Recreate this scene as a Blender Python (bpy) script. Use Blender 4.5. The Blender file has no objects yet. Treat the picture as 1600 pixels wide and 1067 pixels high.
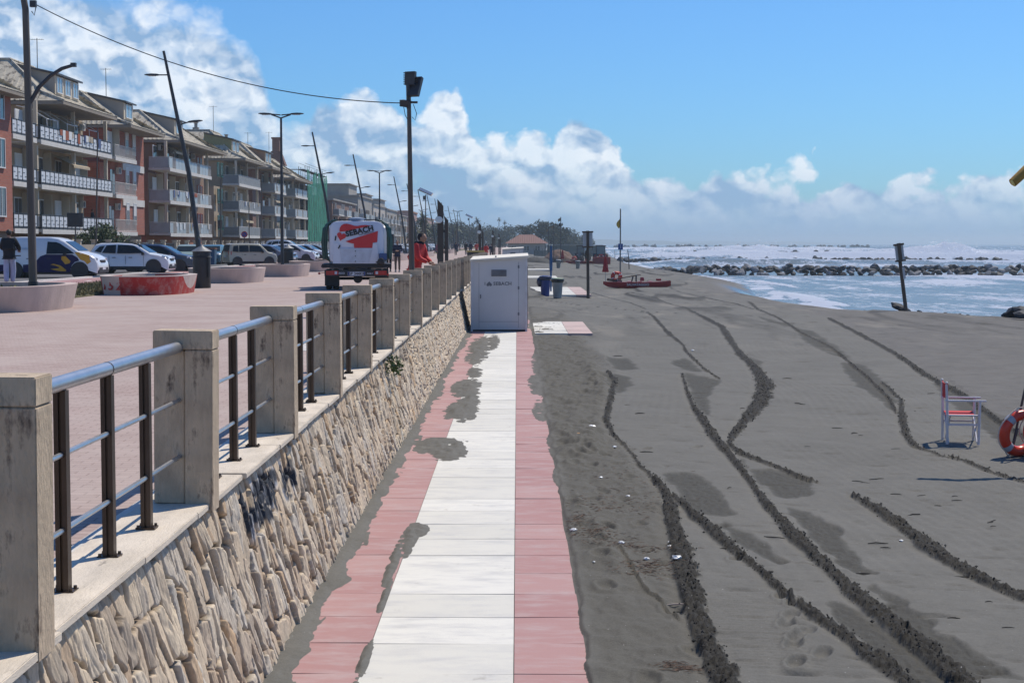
import bpy, bmesh, math, random
import numpy as np
from mathutils import Vector, Matrix, Euler
random.seed(7)
RNG = np.random.default_rng(11)
sc = bpy.context.scene
COL = sc.collection
R = math.radians
PI = math.pi
# ------------------------------------------------------------------ camera
FPX = 2500.0
CAMZ = 2.70
cam_d = bpy.data.cameras.new("camera")
cam = bpy.data.objects.new("camera", cam_d)
COL.objects.link(cam)
cam_d.sensor_width = 36
cam_d.lens = 36 * FPX / 1600
cam_d.clip_start = 0.1
cam_d.clip_end = 40000
PITCH = math.atan(152.5 / FPX)
YAW = math.atan(8 / FPX)
cam.location = (0, 0, CAMZ)
cam.rotation_euler = (PI / 2 - PITCH, 0, YAW)
sc.camera = cam
RM = np.array(Euler((PI / 2 - PITCH, 0, YAW)).to_matrix())

def G(u, v, z=0.0):
    """where the line of sight through a picture point meets the level z"""
    d = RM @ np.array([(u - 800) / FPX, -(v - 533.5) / FPX, -1.0])
    t = (z - CAMZ) / d[2]
    return float(d[0] * t), float(d[1] * t)

# ------------------------------------------------------------------ noise (numpy)
def _hash(ix, iy, s):
    h = (ix.astype(np.int64) * 374761393 + iy.astype(np.int64) * 668265263 + s * 1442695041) & 0xFFFFFFFF
    h = ((h ^ (h >> 13)) * 1274126177) & 0xFFFFFFFF
    h = (h ^ (h >> 16)) & 0xFFFFFFFF
    return h.astype(np.float64) / 4294967295.0

def vnoise(x, y, s=0):
    ix = np.floor(x); iy = np.floor(y)
    fx = x - ix; fy = y - iy
    fx = fx * fx * (3 - 2 * fx); fy = fy * fy * (3 - 2 * fy)
    a = _hash(ix, iy, s); b = _hash(ix + 1, iy, s); c = _hash(ix, iy + 1, s); d = _hash(ix + 1, iy + 1, s)
    return (a * (1 - fx) + b * fx) * (1 - fy) + (c * (1 - fx) + d * fx) * fy

def fbm(x, y, o=4, s=0):
    r = 0; a = 1; t = 0
    for k in range(o):
        r = r + a * vnoise(x, y, s + k * 17); t += a
        x = x * 2.03 + 5.1; y = y * 2.03 + 1.7; a *= 0.5
    return r / t

def sstep(a, b, x):
    t = np.clip((x - a) / (b - a), 0, 1)
    return t * t * (3 - 2 * t)

# ------------------------------------------------------------------ materials
MATS = {}
def newmat(name):
    m = bpy.data.materials.new(name); m.use_nodes = True
    nt = m.node_tree
    return m, nt, nt.nodes["Principled BSDF"]

def N(nt, typ, **kw):
    n = nt.nodes.new(typ)
    for k, v in kw.items():
        if k.startswith("i_"):
            n.inputs[k[2:].replace("_", " ")].default_value = v
        else:
            setattr(n, k, v)
    return n

def pm(name, rgb, rough=0.6, metal=0.0, var=0.18, scale=4.0, bump=0.0, bscale=60.0, spec=0.5, coord="Object", dirt=None, stretch=None):
    """plain procedural material: base colour broken up by noise, optional bump and a second stain colour"""
    if name in MATS: return MATS[name]
    m, nt, b = newmat(name)
    tc = N(nt, "ShaderNodeTexCoord")
    src = tc.outputs[coord]
    if stretch:
        mp = N(nt, "ShaderNodeMapping"); mp.inputs["Scale"].default_value = stretch
        nt.links.new(src, mp.inputs[0]); src = mp.outputs[0]
    n = N(nt, "ShaderNodeTexNoise"); n.inputs["Scale"].default_value = scale; n.inputs["Detail"].default_value = 7; n.inputs["Roughness"].default_value = 0.62
    nt.links.new(src, n.inputs["Vector"])
    cr = N(nt, "ShaderNodeValToRGB")
    cr.color_ramp.elements[0].position = 0.28; cr.color_ramp.elements[1].position = 0.72
    lo = [max(0, c * (1 - var)) for c in rgb]; hi = [min(1, c * (1 + var)) for c in rgb]
    cr.color_ramp.elements[0].color = (*lo, 1); cr.color_ramp.elements[1].color = (*hi, 1)
    nt.links.new(n.outputs["Fac"], cr.inputs[0])
    out = cr.outputs[0]
    if dirt:
        n2 = N(nt, "ShaderNodeTexNoise"); n2.inputs["Scale"].default_value = dirt[1]; n2.inputs["Detail"].default_value = 9; n2.inputs["Roughness"].default_value = 0.7
        nt.links.new(src, n2.inputs["Vector"])
        c2 = N(nt, "ShaderNodeValToRGB"); c2.color_ramp.elements[0].position = dirt[2]; c2.color_ramp.elements[1].position = dirt[2] + 0.12
        nt.links.new(n2.outputs["Fac"], c2.inputs[0])
        mx = N(nt, "ShaderNodeMix", data_type="RGBA"); nt.links.new(c2.outputs[0], mx.inputs[0])
        nt.links.new(out, mx.inputs[6]); mx.inputs[7].default_value = (*dirt[0], 1); out = mx.outputs[2]
    nt.links.new(out, b.inputs["Base Color"])
    b.inputs["Roughness"].default_value = rough; b.inputs["Metallic"].default_value = metal
    b.inputs["Specular IOR Level"].default_value = spec
    if bump:
        n3 = N(nt, "ShaderNodeTexNoise"); n3.inputs["Scale"].default_value = bscale; n3.inputs["Detail"].default_value = 5
        nt.links.new(src, n3.inputs["Vector"])
        bp = N(nt, "ShaderNodeBump"); bp.inputs["Strength"].default_value = min(1, bump); bp.inputs["Distance"].default_value = 0.02
        nt.links.new(n3.outputs["Fac"], bp.inputs["Height"]); nt.links.new(bp.outputs[0], b.inputs["Normal"])
    MATS[name] = m
    return m

def glassy(name, rgb, rough=0.08):
    if name in MATS: return MATS[name]
    m = pm(name, rgb, rough, 0.0, 0.25, 1.3, spec=0.9)
    return m

# ------------------------------------------------------------------ mesh builder
class MB:
    def __init__(s): s.v = []; s.f = []; s.mi = []; s.cur = 0
    def add(s, vs, fs, M=None):
        o = len(s.v)
        if M is not None: vs = [tuple(M @ Vector(p)) for p in vs]
        s.v.extend([tuple(p) for p in vs]); s.f.extend([tuple(i + o for i in f) for f in fs]); s.mi.extend([s.cur] * len(fs))
        return s
    def box(s, c, d, rz=0, ry=0, rx=0, taper=1.0):
        x, y, z = d[0] / 2, d[1] / 2, d[2] / 2
        t = taper
        vs = [(-x, -y, -z), (x, -y, -z), (x, y, -z), (-x, y, -z), (-x * t, -y * t, z), (x * t, -y * t, z), (x * t, y * t, z), (-x * t, y * t, z)]
        fs = [(0, 3, 2, 1), (4, 5, 6, 7), (0, 1, 5, 4), (1, 2, 6, 5), (2, 3, 7, 6), (3, 0, 4, 7)]
        M = Matrix.Translation(c) @ Euler((rx, ry, rz)).to_matrix().to_4x4()
        return s.add(vs, fs, M)
    def bbox(s, x0, x1, y0, y1, z0, z1): return s.box(((x0 + x1) / 2, (y0 + y1) / 2, (z0 + z1) / 2), (x1 - x0, y1 - y0, z1 - z0))
    def tube(s, pts, rad, n=8, cap=True):
        pts = [Vector(p) for p in pts]
        if not hasattr(rad, "__len__"): rad = [rad] * len(pts)
        o = len(s.v); up = None; vs = []
        for i, p in enumerate(pts):
            if i == 0: t = pts[1] - p
            elif i == len(pts) - 1: t = p - pts[i - 1]
            else: t = (pts[i + 1] - p).normalized() + (p - pts[i - 1]).normalized()
            t.normalize()
            if up is None:
                up = Vector((0, 0, 1)) if abs(t.z) < 0.9 else Vector((1, 0, 0))
            a = t.cross(up).normalized(); up2 = a.cross(t).normalized(); up = up2
            for k in range(n):
                an = 2 * PI * k / n
                vs.append(p + (a * math.cos(an) + up2 * math.sin(an)) * rad[i])
        fs = []
        for i in range(len(pts) - 1):
            for k in range(n):
                k2 = (k + 1) % n
                fs.append((i * n + k, i * n + k2, (i + 1) * n + k2, (i + 1) * n + k))
        if cap:
            fs.append(tuple(range(n - 1, -1, -1))); fs.append(tuple((len(pts) - 1) * n + k for k in range(n)))
        return s.add(vs, fs)
    def cyl(s, p0, p1, r0, r1=None, n=12): return s.tube([p0, p1], [r0, r0 if r1 is None else r1], n)
    def lathe(s, prof, n=20, c=(0, 0, 0), M=None):
        vs = []; fs = []
        for r, z in prof:
            for k in range(n):
                a = 2 * PI * k / n; vs.append((c[0] + r * math.cos(a), c[1] + r * math.sin(a), c[2] + z))
        for i in range(len(prof) - 1):
            for k in range(n):
                k2 = (k + 1) % n; fs.append((i * n + k, i * n + k2, (i + 1) * n + k2, (i + 1) * n + k))
        fs.append(tuple(range(n - 1, -1, -1))); fs.append(tuple((len(prof) - 1) * n + k for k in range(n)))
        return s.add(vs, fs, M)
    def torus(s, c, Rr, r, M=None, n=32, m=12, a0=0, a1=2 * PI):
        vs = []; fs = []; full = abs(a1 - a0 - 2 * PI) < 1e-6
        nn = n if full else n + 1
        for i in range(nn):
            a = a0 + (a1 - a0) * i / n
            for k in range(m):
                b = 2 * PI * k / m
                vs.append(((Rr + r * math.cos(b)) * math.cos(a), (Rr + r * math.cos(b)) * math.sin(a), r * math.sin(b)))
        for i in range(n):
            i2 = (i + 1) % nn
            for k in range(m):
                k2 = (k + 1) % m; fs.append((i * m + k, i2 * m + k, i2 * m + k2, i * m + k2))
        MM = Matrix.Translation(c) @ (M if M is not None else Matrix.Identity(4))
        return s.add(vs, fs, MM)
    def prism(s, poly, z0, z1, M=None):
        n = len(poly)
        vs = [(p[0], p[1], z0) for p in poly] + [(p[0], p[1], z1) for p in poly]
        fs = [tuple(range(n - 1, -1, -1)), tuple(range(n, 2 * n))] + [(k, (k + 1) % n, n + (k + 1) % n, n + k) for k in range(n)]
        return s.add(vs, fs, M)
    def loft(s, rings, close=True, caps=True):
        n = len(rings[0]); vs = [p for r in rings for p in r]; fs = []
        for i in range(len(rings) - 1):
            for k in range(n if close else n - 1):
                k2 = (k + 1) % n; fs.append((i * n + k, i * n + k2, (i + 1) * n + k2, (i + 1) * n + k))
        if caps: fs.append(tuple(range(n - 1, -1, -1))); fs.append(tuple((len(rings) - 1) * n + k for k in range(n)))
        return s.add(vs, fs)
    def sphere(s, c, r, n=12, m=8, M=None):
        if not hasattr(r, "__len__"): r = (r, r, r)
        prof = [(math.sin(PI * i / m), -math.cos(PI * i / m)) for i in range(m + 1)]
        vs = []; fs = []
        for (q, z) in prof:
            for k in range(n):
                a = 2 * PI * k / n; vs.append((q * math.cos(a) * r[0], q * math.sin(a) * r[1], z * r[2]))
        for i in range(m):
            for k in range(n):
                k2 = (k + 1) % n; fs.append((i * n + k, i * n + k2, (i + 1) * n + k2, (i + 1) * n + k))
        MM = Matrix.Translation(c) @ (M if M is not None else Matrix.Identity(4))
        return s.add(vs, fs, MM)
    def build(s, name, mat, parent=None, smooth=False, loc=None, bevel=0, normals=True):
        me = bpy.data.meshes.new(name)
        me.from_pydata(s.v, [], s.f)
        mats = mat if isinstance(mat, (list, tuple)) else [mat]
        for mm in mats: me.materials.append(mm)
        if len(mats) > 1: me.polygons.foreach_set("material_index", s.mi)
        if normals:
            bm = bmesh.new(); bm.from_mesh(me); bmesh.ops.recalc_face_normals(bm, faces=bm.faces)
            if bevel: bmesh.ops.bevel(bm, geom=[e for e in bm.edges if e.is_manifold and e.calc_face_angle(0) > 0.6], offset=bevel, segments=2, affect="EDGES", clamp_overlap=True)
            bm.to_mesh(me); bm.free()
        if smooth:
            me.polygons.foreach_set("use_smooth", [True] * len(me.polygons))
            if smooth != 2:
                try: me.set_sharp_from_angle(angle=R(38))
                except Exception: pass
        me.update()
        o = bpy.data.objects.new(name, me); COL.objects.link(o)
        if parent is not None: o.parent = parent
        if loc is not None: o.location = loc
        return o

def tag(o, label=None, cat=None, group=None, kind=None):
    if label: o["label"] = label
    if cat: o["category"] = cat
    if group: o["group"] = group
    if kind: o["kind"] = kind
    return o
def thing(name, label, cat, loc=(0, 0, 0), rz=0, group=None):
    o = bpy.data.objects.new(name, None); COL.objects.link(o)
    o.location = loc; o.rotation_euler = (0, 0, rz); o.empty_display_size = 0.3
    return tag(o, label, cat, group)
def kids(o): return [c for c in bpy.data.objects if c.parent == o]
def copy_tree(o, parent=None, _idx=None):
    if _idx is None:
        _idx = {}
        for c in bpy.data.objects:
            if c.parent: _idx.setdefault(c.parent.name, []).append(c)
    c = o.copy(); COL.objects.link(c)
    if parent is not None: c.parent = parent
    for ch in _idx.get(o.name, []): copy_tree(ch, c, _idx)
    return c
def gridmesh(name, X, Y, Z, mat, attrs=None, smooth=True, mask=None):
    """X, Y, Z: 2-D arrays -> one quad-grid mesh with float point attributes"""
    r, c = X.shape
    co = np.stack([X, Y, Z], -1).reshape(-1, 3).astype(np.float32)
    idx = np.arange(r * c).reshape(r, c)
    q = np.stack([idx[:-1, :-1], idx[:-1, 1:], idx[1:, 1:], idx[1:, :-1]], -1).reshape(-1, 4)
    if mask is not None: q = q[mask.reshape(-1)]
    me = bpy.data.meshes.new(name)
    me.vertices.add(len(co)); me.vertices.foreach_set("co", co.ravel())
    me.loops.add(q.size); me.loops.foreach_set("vertex_index", q.ravel().astype(np.int32))
    me.polygons.add(len(q)); me.polygons.foreach_set("loop_start", (np.arange(len(q)) * 4).astype(np.int32))
    try: me.polygons.foreach_set("loop_total", np.full(len(q), 4, np.int32))
    except Exception: pass
    me.update(calc_edges=True)
    me.polygons.foreach_set("use_smooth", np.full(len(q), bool(smooth)))
    for k, a in (attrs or {}).items():
        at = me.attributes.new(k, "FLOAT", "POINT"); at.data.foreach_set("value", a.reshape(-1).astype(np.float32))
    me.materials.append(mat); me.validate()
    o = bpy.data.objects.new(name, me); COL.objects.link(o)
    return o
def text_mesh(name, s, size, mat, parent, M, extrude=0.003, bold=0.0, shear=0.0, space=1.0):
    cu = bpy.data.curves.new(name, "FONT"); cu.body = s; cu.size = size; cu.extrude = extrude; cu.offset = bold
    cu.shear = shear; cu.space_character = space; cu.align_x = "CENTER"; cu.align_y = "CENTER"; cu.resolution_u = 3
    t = bpy.data.objects.new(name, cu); COL.objects.link(t)
    bpy.context.view_layer.update()
    dg = bpy.context.evaluated_depsgraph_get()
    me = bpy.data.meshes.new_from_object(t.evaluated_get(dg)); bpy.data.objects.remove(t)
    me.materials.clear(); me.materials.append(mat); me.transform(M)
    o = bpy.data.objects.new(name, me); COL.objects.link(o); o.parent = parent
    return o
def facing_cam(x, y, z): return Matrix.Translation((x, y, z)) @ Matrix.Rotation(PI / 2, 4, "X")
def heart(w, n=28):
    p = []
    for i in range(n):
        t = 2 * PI * i / n
        p.append((16 * math.sin(t) ** 3 / 32 * w, (13 * math.cos(t) - 5 * math.cos(2 * t) - 2 * math.cos(3 * t) - math.cos(4 * t)) / 32 * w))
    return p
# ------------------------------------------------------------------ sun, sky, haze
SUN_AZ, SUN_EL = R(41), R(56)
sd = bpy.data.lights.new("sun", "SUN"); sd.energy = 4.15; sd.angle = R(0.53); sd.color = (1.0, 0.90, 0.765)
so = bpy.data.objects.new("sun", sd); COL.objects.link(so)
sdir = Vector((math.sin(SUN_AZ) * math.cos(SUN_EL), math.cos(SUN_AZ) * math.cos(SUN_EL), math.sin(SUN_EL)))
so.rotation_euler = sdir.to_track_quat("Z", "Y").to_euler()
so.location = (20, 20, 40)

w = bpy.data.worlds.new("World"); sc.world = w; w.use_nodes = True
w.cycles.sampling_method = "MANUAL"; w.cycles.sample_map_resolution = 256
nt = w.node_tree; nt.nodes.clear()
L = nt.links.new
def mth(op, a, b=None, clamp=False):
    n = nt.nodes.new("ShaderNodeMath"); n.operation = op; n.use_clamp = clamp
    for i, q in enumerate((a, b)):
        if q is None: continue
        if isinstance(q, (int, float)): n.inputs[i].default_value = q
        else: L(q, n.inputs[i])
    return n.outputs[0]
sky = nt.nodes.new("ShaderNodeTexSky"); sky.sky_type = "NISHITA"; sky.sun_disc = False
sky.sun_elevation = SUN_EL; sky.sun_rotation = SUN_AZ; sky.air_density = 1.0; sky.dust_density = 0.6; sky.ozone_density = 1.6
tc = nt.nodes.new("ShaderNodeTexCoord")
sx = nt.nodes.new("ShaderNodeSeparateXYZ"); L(tc.outputs["Generated"], sx.inputs[0])
az = mth("ARCTAN2", sx.outputs[0], sx.outputs[1])           # 0 along the promenade, + towards the sea
hyp = mth("SQRT", mth("ADD", mth("MULTIPLY", sx.outputs[0], sx.outputs[0]), mth("MULTIPLY", sx.outputs[1], sx.outputs[1])))
el = mth("ARCTAN2", sx.outputs[2], hyp)
# height of the cloud bank over azimuth (radians above the horizon)
PX = [(-800, 640), (-400, 560), (-60, 520), (0, 470), (150, 430), (330, 390), (400, 340), (430, 265), (480, 225), (500, 285), (560, 295), (610, 275), (650, 242), (700, 262), (745, 205), (800, 190), (860, 186), (890, 232), (935, 222), (970, 182), (1005, 138), (1040, 150), (1075, 145), (1130, 165), (1200, 160), (1310, 150), (1345, 120), (1440, 128), (1520, 138), (1590, 122), (1700, 110), (2400, 150)]
MAXEL = 700.0
cc = nt.nodes.new("ShaderNodeFloatCurve"); cv = cc.mapping.curves[0]
AZ0, AZ1 = -1608 / FPX, 1592 / FPX
pts = [((u - 808) / FPX, e / MAXEL) for u, e in PX]
pts = [((a - AZ0) / (AZ1 - AZ0), e) for a, e in pts]
cv.points[0].location = pts[0]; cv.points[1].location = pts[-1]
for p in pts[1:-1]: cv.points.new(*p)
for p in cv.points: p.handle_type = "AUTO_CLAMPED"
cc.mapping.update()
L(mth("DIVIDE", mth("SUBTRACT", az, AZ0), AZ1 - AZ0, True), cc.inputs["Value"])
top = mth("MULTIPLY", cc.outputs[0], MAXEL / FPX)
cx = nt.nodes.new("ShaderNodeCombineXYZ"); L(az, cx.inputs[0]); L(mth("MULTIPLY", el, 1.25), cx.inputs[1])
def noise(vec, scale, det=8, rough=0.6, off=(0, 0, 0), dist=0.0):
    mp = nt.nodes.new("ShaderNodeMapping"); mp.inputs["Location"].default_value = off; L(vec, mp.inputs[0])
    n = nt.nodes.new("ShaderNodeTexNoise"); n.inputs["Scale"].default_value = scale; n.inputs["Detail"].default_value = det; n.inputs["Roughness"].default_value = rough
    n.inputs["Distortion"].default_value = dist
    L(mp.outputs[0], n.inputs["Vector"]); return n.outputs["Fac"]
def puff(vec, scale, off=(0, 0, 0)):
    mp = nt.nodes.new("ShaderNodeMapping"); mp.inputs["Location"].default_value = off; L(vec, mp.inputs[0])
    v = nt.nodes.new("ShaderNodeTexVoronoi"); v.feature = "SMOOTH_F1"; v.inputs["Scale"].default_value = scale; v.inputs["Detail"].default_value = 3
    v.inputs["Roughness"].default_value = 0.45; v.inputs["Smoothness"].default_value = 0.5
    v.inputs["Lacunarity"].default_value = 2.3
    L(mp.outputs[0], v.inputs["Vector"]); return v.outputs["Distance"]
def wobble(vec):
    n = nt.nodes.new("ShaderNodeTexNoise"); n.inputs["Scale"].default_value = 45; n.inputs["Detail"].default_value = 4; L(vec, n.inputs["Vector"])
    s = nt.nodes.new("ShaderNodeVectorMath"); s.operation = "SCALE"; s.inputs["Scale"].default_value = 0.016; L(n.outputs["Color"], s.inputs[0])
    a = nt.nodes.new("ShaderNodeVectorMath"); L(vec, a.inputs[0]); L(s.outputs[0], a.inputs[1]); return a.outputs[0]
cvec = wobble(cx.outputs[0])
def field(off):
    # billow height field at an offset
    p1 = puff(cvec, 26, off); n1 = noise(cvec, 12, 5, 0.46, off)
    return mth("ADD", mth("MULTIPLY", mth("SUBTRACT", 0.75, p1), 0.62), mth("MULTIPLY", n1, 0.78))
f0 = field((0, 0, 0)); f1 = field((-0.0035, -0.0065, 0))
edge = mth("ADD", mth("SUBTRACT", top, el), mth("MULTIPLY", mth("SUBTRACT", f0, 0.64), 0.050))
sharp = mth("ADD", 60, mth("MULTIPLY", mth("MULTIPLY", mth("ADD", az, 0.14), 9, True), 110))
mask = mth("MULTIPLY", edge, sharp, True)
# thin veils and holes inside the bank on the far left
hole = noise(cx.outputs[0], 9, 5, 0.55, (3.1, 1.7, 0))
gap = mth("MULTIPLY", mth("SUBTRACT", hole, 0.20), 8.0, True)
body = mth("MULTIPLY", mask, gap)
soft = mth("MULTIPLY", mth("SUBTRACT", noise(cx.outputs[0], 20, 7, 0.6, (7, 2, 0)), 0.30), 2.6, True)
emb = mth("MULTIPLY", mth("SUBTRACT", f0, f1), 5.5)
big = noise(cx.outputs[0], 11, 4, 0.5, (1.3, 8, 0))
lit = mth("ADD", mth("ADD", 0.42, mth("MULTIPLY", emb, 0.75)), mth("MULTIPLY", mth("SUBTRACT", big, 0.5), 1.7))
rim = mth("MULTIPLY", mth("SUBTRACT", 0.030, mth("ABSOLUTE", edge)), 12, True)
lit = mth("ADD", lit, rim, True)
# grey bases sink into the haze near the horizon
low = mth("MULTIPLY", mth("SUBTRACT", el, 0.006), 24, True)
lit = mth("MULTIPLY", lit, low)
ccol = nt.nodes.new("ShaderNodeMix"); ccol.data_type = "RGBA"; L(lit, ccol.inputs[0])
ccol.inputs[6].default_value = (2.9, 4.6, 7.0, 1); ccol.inputs[7].default_value = (9.3, 9.9, 10.6, 1)
dens = mth("MULTIPLY", body, mth("ADD", 0.74, mth("MULTIPLY", soft, 0.26)))
# the Nishita blue, a little deeper and tinted towards the photograph's cyan-blue
tint = nt.nodes.new("ShaderNodeMix"); tint.data_type = "RGBA"; tint.blend_type = "MULTIPLY"; tint.inputs[0].default_value = 1
L(sky.outputs[0], tint.inputs[6]); tint.inputs[7].default_value = (0.42, 0.805, 1.27, 1)
fin = nt.nodes.new("ShaderNodeMix"); fin.data_type = "RGBA"; L(dens, fin.inputs[0]); L(tint.outputs[2], fin.inputs[6]); L(ccol.outputs[2], fin.inputs[7])
bg = nt.nodes.new("ShaderNodeBackground"); bg.inputs["Strength"].default_value = 0.094; L(fin.outputs[2], bg.inputs[0])
wo = nt.nodes.new("ShaderNodeOutputWorld"); L(bg.outputs[0], wo.inputs[0])

sc.view_settings.view_transform = "Standard"; sc.view_settings.look = "None"; sc.view_settings.gamma = 1; sc.view_settings.exposure = 0.07
sc.render.engine = "CYCLES"
sc.cycles.use_denoising = True
sc.cycles.max_bounces = 6; sc.cycles.diffuse_bounces = 2; sc.cycles.glossy_bounces = 3; sc.cycles.volume_bounces = 0
sc.cycles.transparent_max_bounces = 12
sc.cycles.use_adaptive_sampling = True; sc.cycles.adaptive_threshold = 0.01
sc.cycles.caustics_reflective = False; sc.cycles.caustics_refractive = False
sc.cycles.sample_clamp_indirect = 6

hz = MB(); hz.bbox(-900, 6500, -60, 9000, -4.0, 32.0)
hm = bpy.data.materials.new("haze_air"); hm.use_nodes = True; hn = hm.node_tree
for n in list(hn.nodes):
    if n.type == "BSDF_PRINCIPLED": hn.nodes.remove(n)
pv = hn.nodes.new("ShaderNodeVolumePrincipled"); pv.inputs["Density"].default_value = 0.00030; pv.inputs["Color"].default_value = (0.78, 0.92, 1.0, 1); pv.inputs["Anisotropy"].default_value = 0.5
hn.links.new(pv.outputs[0], [n for n in hn.nodes if n.type == "OUTPUT_MATERIAL"][0].inputs["Volume"])
ho = hz.build("haze", hm); tag(ho, "pale blue sea haze filling the air over the beach", kind="stuff")
# ------------------------------------------------------------------ beach
_XS = np.array([(0, 32), (50, 30), (60, 26), (66, 22.6), (72, 18.9), (84, 17.7), (98, 17.5), (106, 16.7), (120, 19), (144, 21.5), (181, 21.2), (210, 20.3), (298, 21.7), (487, 29.6), (770, 43.8), (1200, 70), (2500, 140)], float)
WATER = -1.0
def XS(y): return np.interp(y, _XS[:, 0], _XS[:, 1])
def beach_base(x, y):
    x = np.asarray(x, float); y = np.asarray(y, float)
    b = -0.13 * sstep(0.3, 5.5, x) - 0.15 * sstep(24, 110, y) * sstep(1, 8, x)
    b = b + 0.05 * (fbm(x / 5.0, y / 7.0, 3, 5) - 0.5) * sstep(0.5, 4, x)
    s = XS(y) - x
    t = sstep(-1.8, 5.0, s)
    return -1.45 * (1 - t) + b * t
def bz(x, y): return float(beach_base(np.array([x]), np.array([y]))[0])

def world_poly(pts, z=-0.1): return np.array([G(u, v, z) for u, v in pts])
# tractor ridges: picture trace -> ground line, then width (m) and height (m)
RIDGES = [
 ([(948, 585), (962, 600), (955, 630), (947, 665), (958, 690), (975, 705), (1000, 738), (1030, 768)], [6, 7, 8, 9, 5, 4, 4, 8], .04),
 ([(1022, 755), (1045, 790), (1051, 830), (1064, 880), (1078, 940), (1088, 980), (1105, 1030), (1135, 1090), (1165, 1180)], [8, 15, 22, 28, 30, 30, 32, 36, 40], .11),
 ([(1048, 785), (1068, 800), (1110, 838), (1150, 875), (1190, 908), (1230, 942), (1270, 972), (1330, 1012), (1420, 1080), (1520, 1160)], [10, 14, 17, 17, 15, 13, 20, 26, 32], .09),
 ([(1010, 484), (1022, 492), (1032, 505), (1048, 522), (1068, 538), (1072, 548), (1085, 560), (1100, 575), (1125, 592)], [4, 5, 5, 7, 4, 5, 4, 4, 3], .035),
 ([(1066, 585), (1074, 615), (1083, 638), (1100, 662), (1118, 690), (1145, 722), (1172, 757), (1200, 798), (1240, 842), (1290, 892), (1332, 932), (1385, 975), (1440, 1018), (1520, 1085), (1620, 1180)], [3, 4, 5, 12, 14, 9, 8, 13, 20, 24, 26, 28, 34, 40], .10),
 ([(1075, 480), (1100, 492), (1128, 508), (1142, 530), (1158, 552), (1180, 572), (1197, 600), (1190, 628), (1168, 655), (1148, 680), (1140, 698), (1158, 713), (1190, 725), (1235, 742), (1278, 756)], [5, 8, 9, 9, 10, 13, 24, 24, 17, 12, 8, 10, 11, 8, 4], .08),
 ([(1325, 770), (1375, 797), (1430, 838), (1490, 880), (1550, 912), (1615, 940), (1750, 1000)], [6, 20, 27, 28, 24, 22], .11),
 ([(1170, 466), (1185, 480), (1215, 492), (1250, 515), (1300, 540), (1330, 565), (1360, 590), (1390, 620), (1400, 642)], [4, 5, 4, 4, 3, 4, 4, 4, 3], .04),
 ([(1294, 493), (1345, 520), (1400, 550), (1450, 585), (1500, 612), (1540, 640), (1580, 668), (1640, 700)], [6, 8, 8, 9, 10, 8, 7, 8], .09),
 ([(1377, 592), (1408, 622), (1411, 655), (1416, 678), (1430, 695), (1465, 707), (1505, 715), (1550, 735), (1630, 758)], [3, 4, 9, 12, 8, 6, 7, 8, 10], .05),
 ([(840, 470), (900, 478), (960, 480), (1010, 484), (1060, 486)], [3, 3, 3, 3, 3], .05),
 ([(925, 455), (950, 462), (985, 470), (1010, 480)], [3, 3, 3, 3], .05),
 ([(1060, 452), (1100, 460), (1150, 470), (1180, 480)], [3, 3, 3, 3], .05),
 ([(985, 455), (1020, 463), (1060, 474), (1080, 482)], [3, 3, 3, 3], .05),
]
PATCH = [
 [(1035, 750), (1065, 750), (1100, 756), (1130, 778), (1150, 810), (1125, 816), (1090, 812), (1066, 790)],
 [(1120, 820), (1160, 838), (1200, 862), (1226, 890), (1212, 896), (1175, 875), (1140, 850)],
 [(1228, 797), (1268, 803), (1300, 825), (1330, 862), (1362, 900), (1338, 905), (1300, 880), (1262, 840)],
 [(1275, 947), (1300, 947), (1350, 965), (1410, 1005), (1480, 1045), (1520, 1085), (1450, 1085), (1370, 1030), (1310, 985)],
 [(1355, 913), (1400, 940), (1450, 975), (1500, 1005), (1550, 1035), (1588, 1060), (1540, 1075), (1500, 1070), (1440, 1010), (1395, 965)],
 [(1172, 738), (1205, 735), (1255, 745), (1272, 757), (1255, 782), (1220, 783), (1190, 762)],
 [(1050, 563), (1070, 558), (1084, 566), (1100, 582), (1075, 578), (1052, 572)],
 [(1066, 583), (1098, 588), (1127, 594), (1104, 622), (1110, 640), (1112, 658), (1096, 645), (1076, 615)],
 [(946, 563), (985, 562), (998, 580), (960, 583)],
 [(945, 590), (985, 592), (985, 608), (968, 622), (950, 612)],
 [(1312, 562), (1350, 566), (1380, 592), (1400, 622), (1402, 645), (1385, 630), (1340, 600), (1320, 580)],
 [(1163, 552), (1192, 563), (1190, 572), (1180, 575)],
 [(1440, 572), (1470, 580), (1500, 602), (1540, 632), (1600, 672), (1640, 690), (1640, 712), (1560, 690), (1532, 660), (1480, 622)],  # shadow side of the right-hand ridge, its shade put into the sand colour
 [(1180, 488), (1215, 498), (1240, 508), (1200, 500)],
 [(1240, 508), (1270, 514), (1310, 540), (1330, 560), (1290, 548), (1255, 530)],
 [(1150, 700), (1160, 735), (1172, 752), (1160, 722)],
]
FOOT = [(1240, 952), (1236, 975), (1243, 1012), (1240, 1024), (1243, 1053), (1285, 1036), (1228, 990), (1262, 1000), (1222, 942), (985, 715), (1010, 712), (1090, 705), (1150, 887), (1350, 780), (1010, 880), (1035, 900)]

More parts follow.
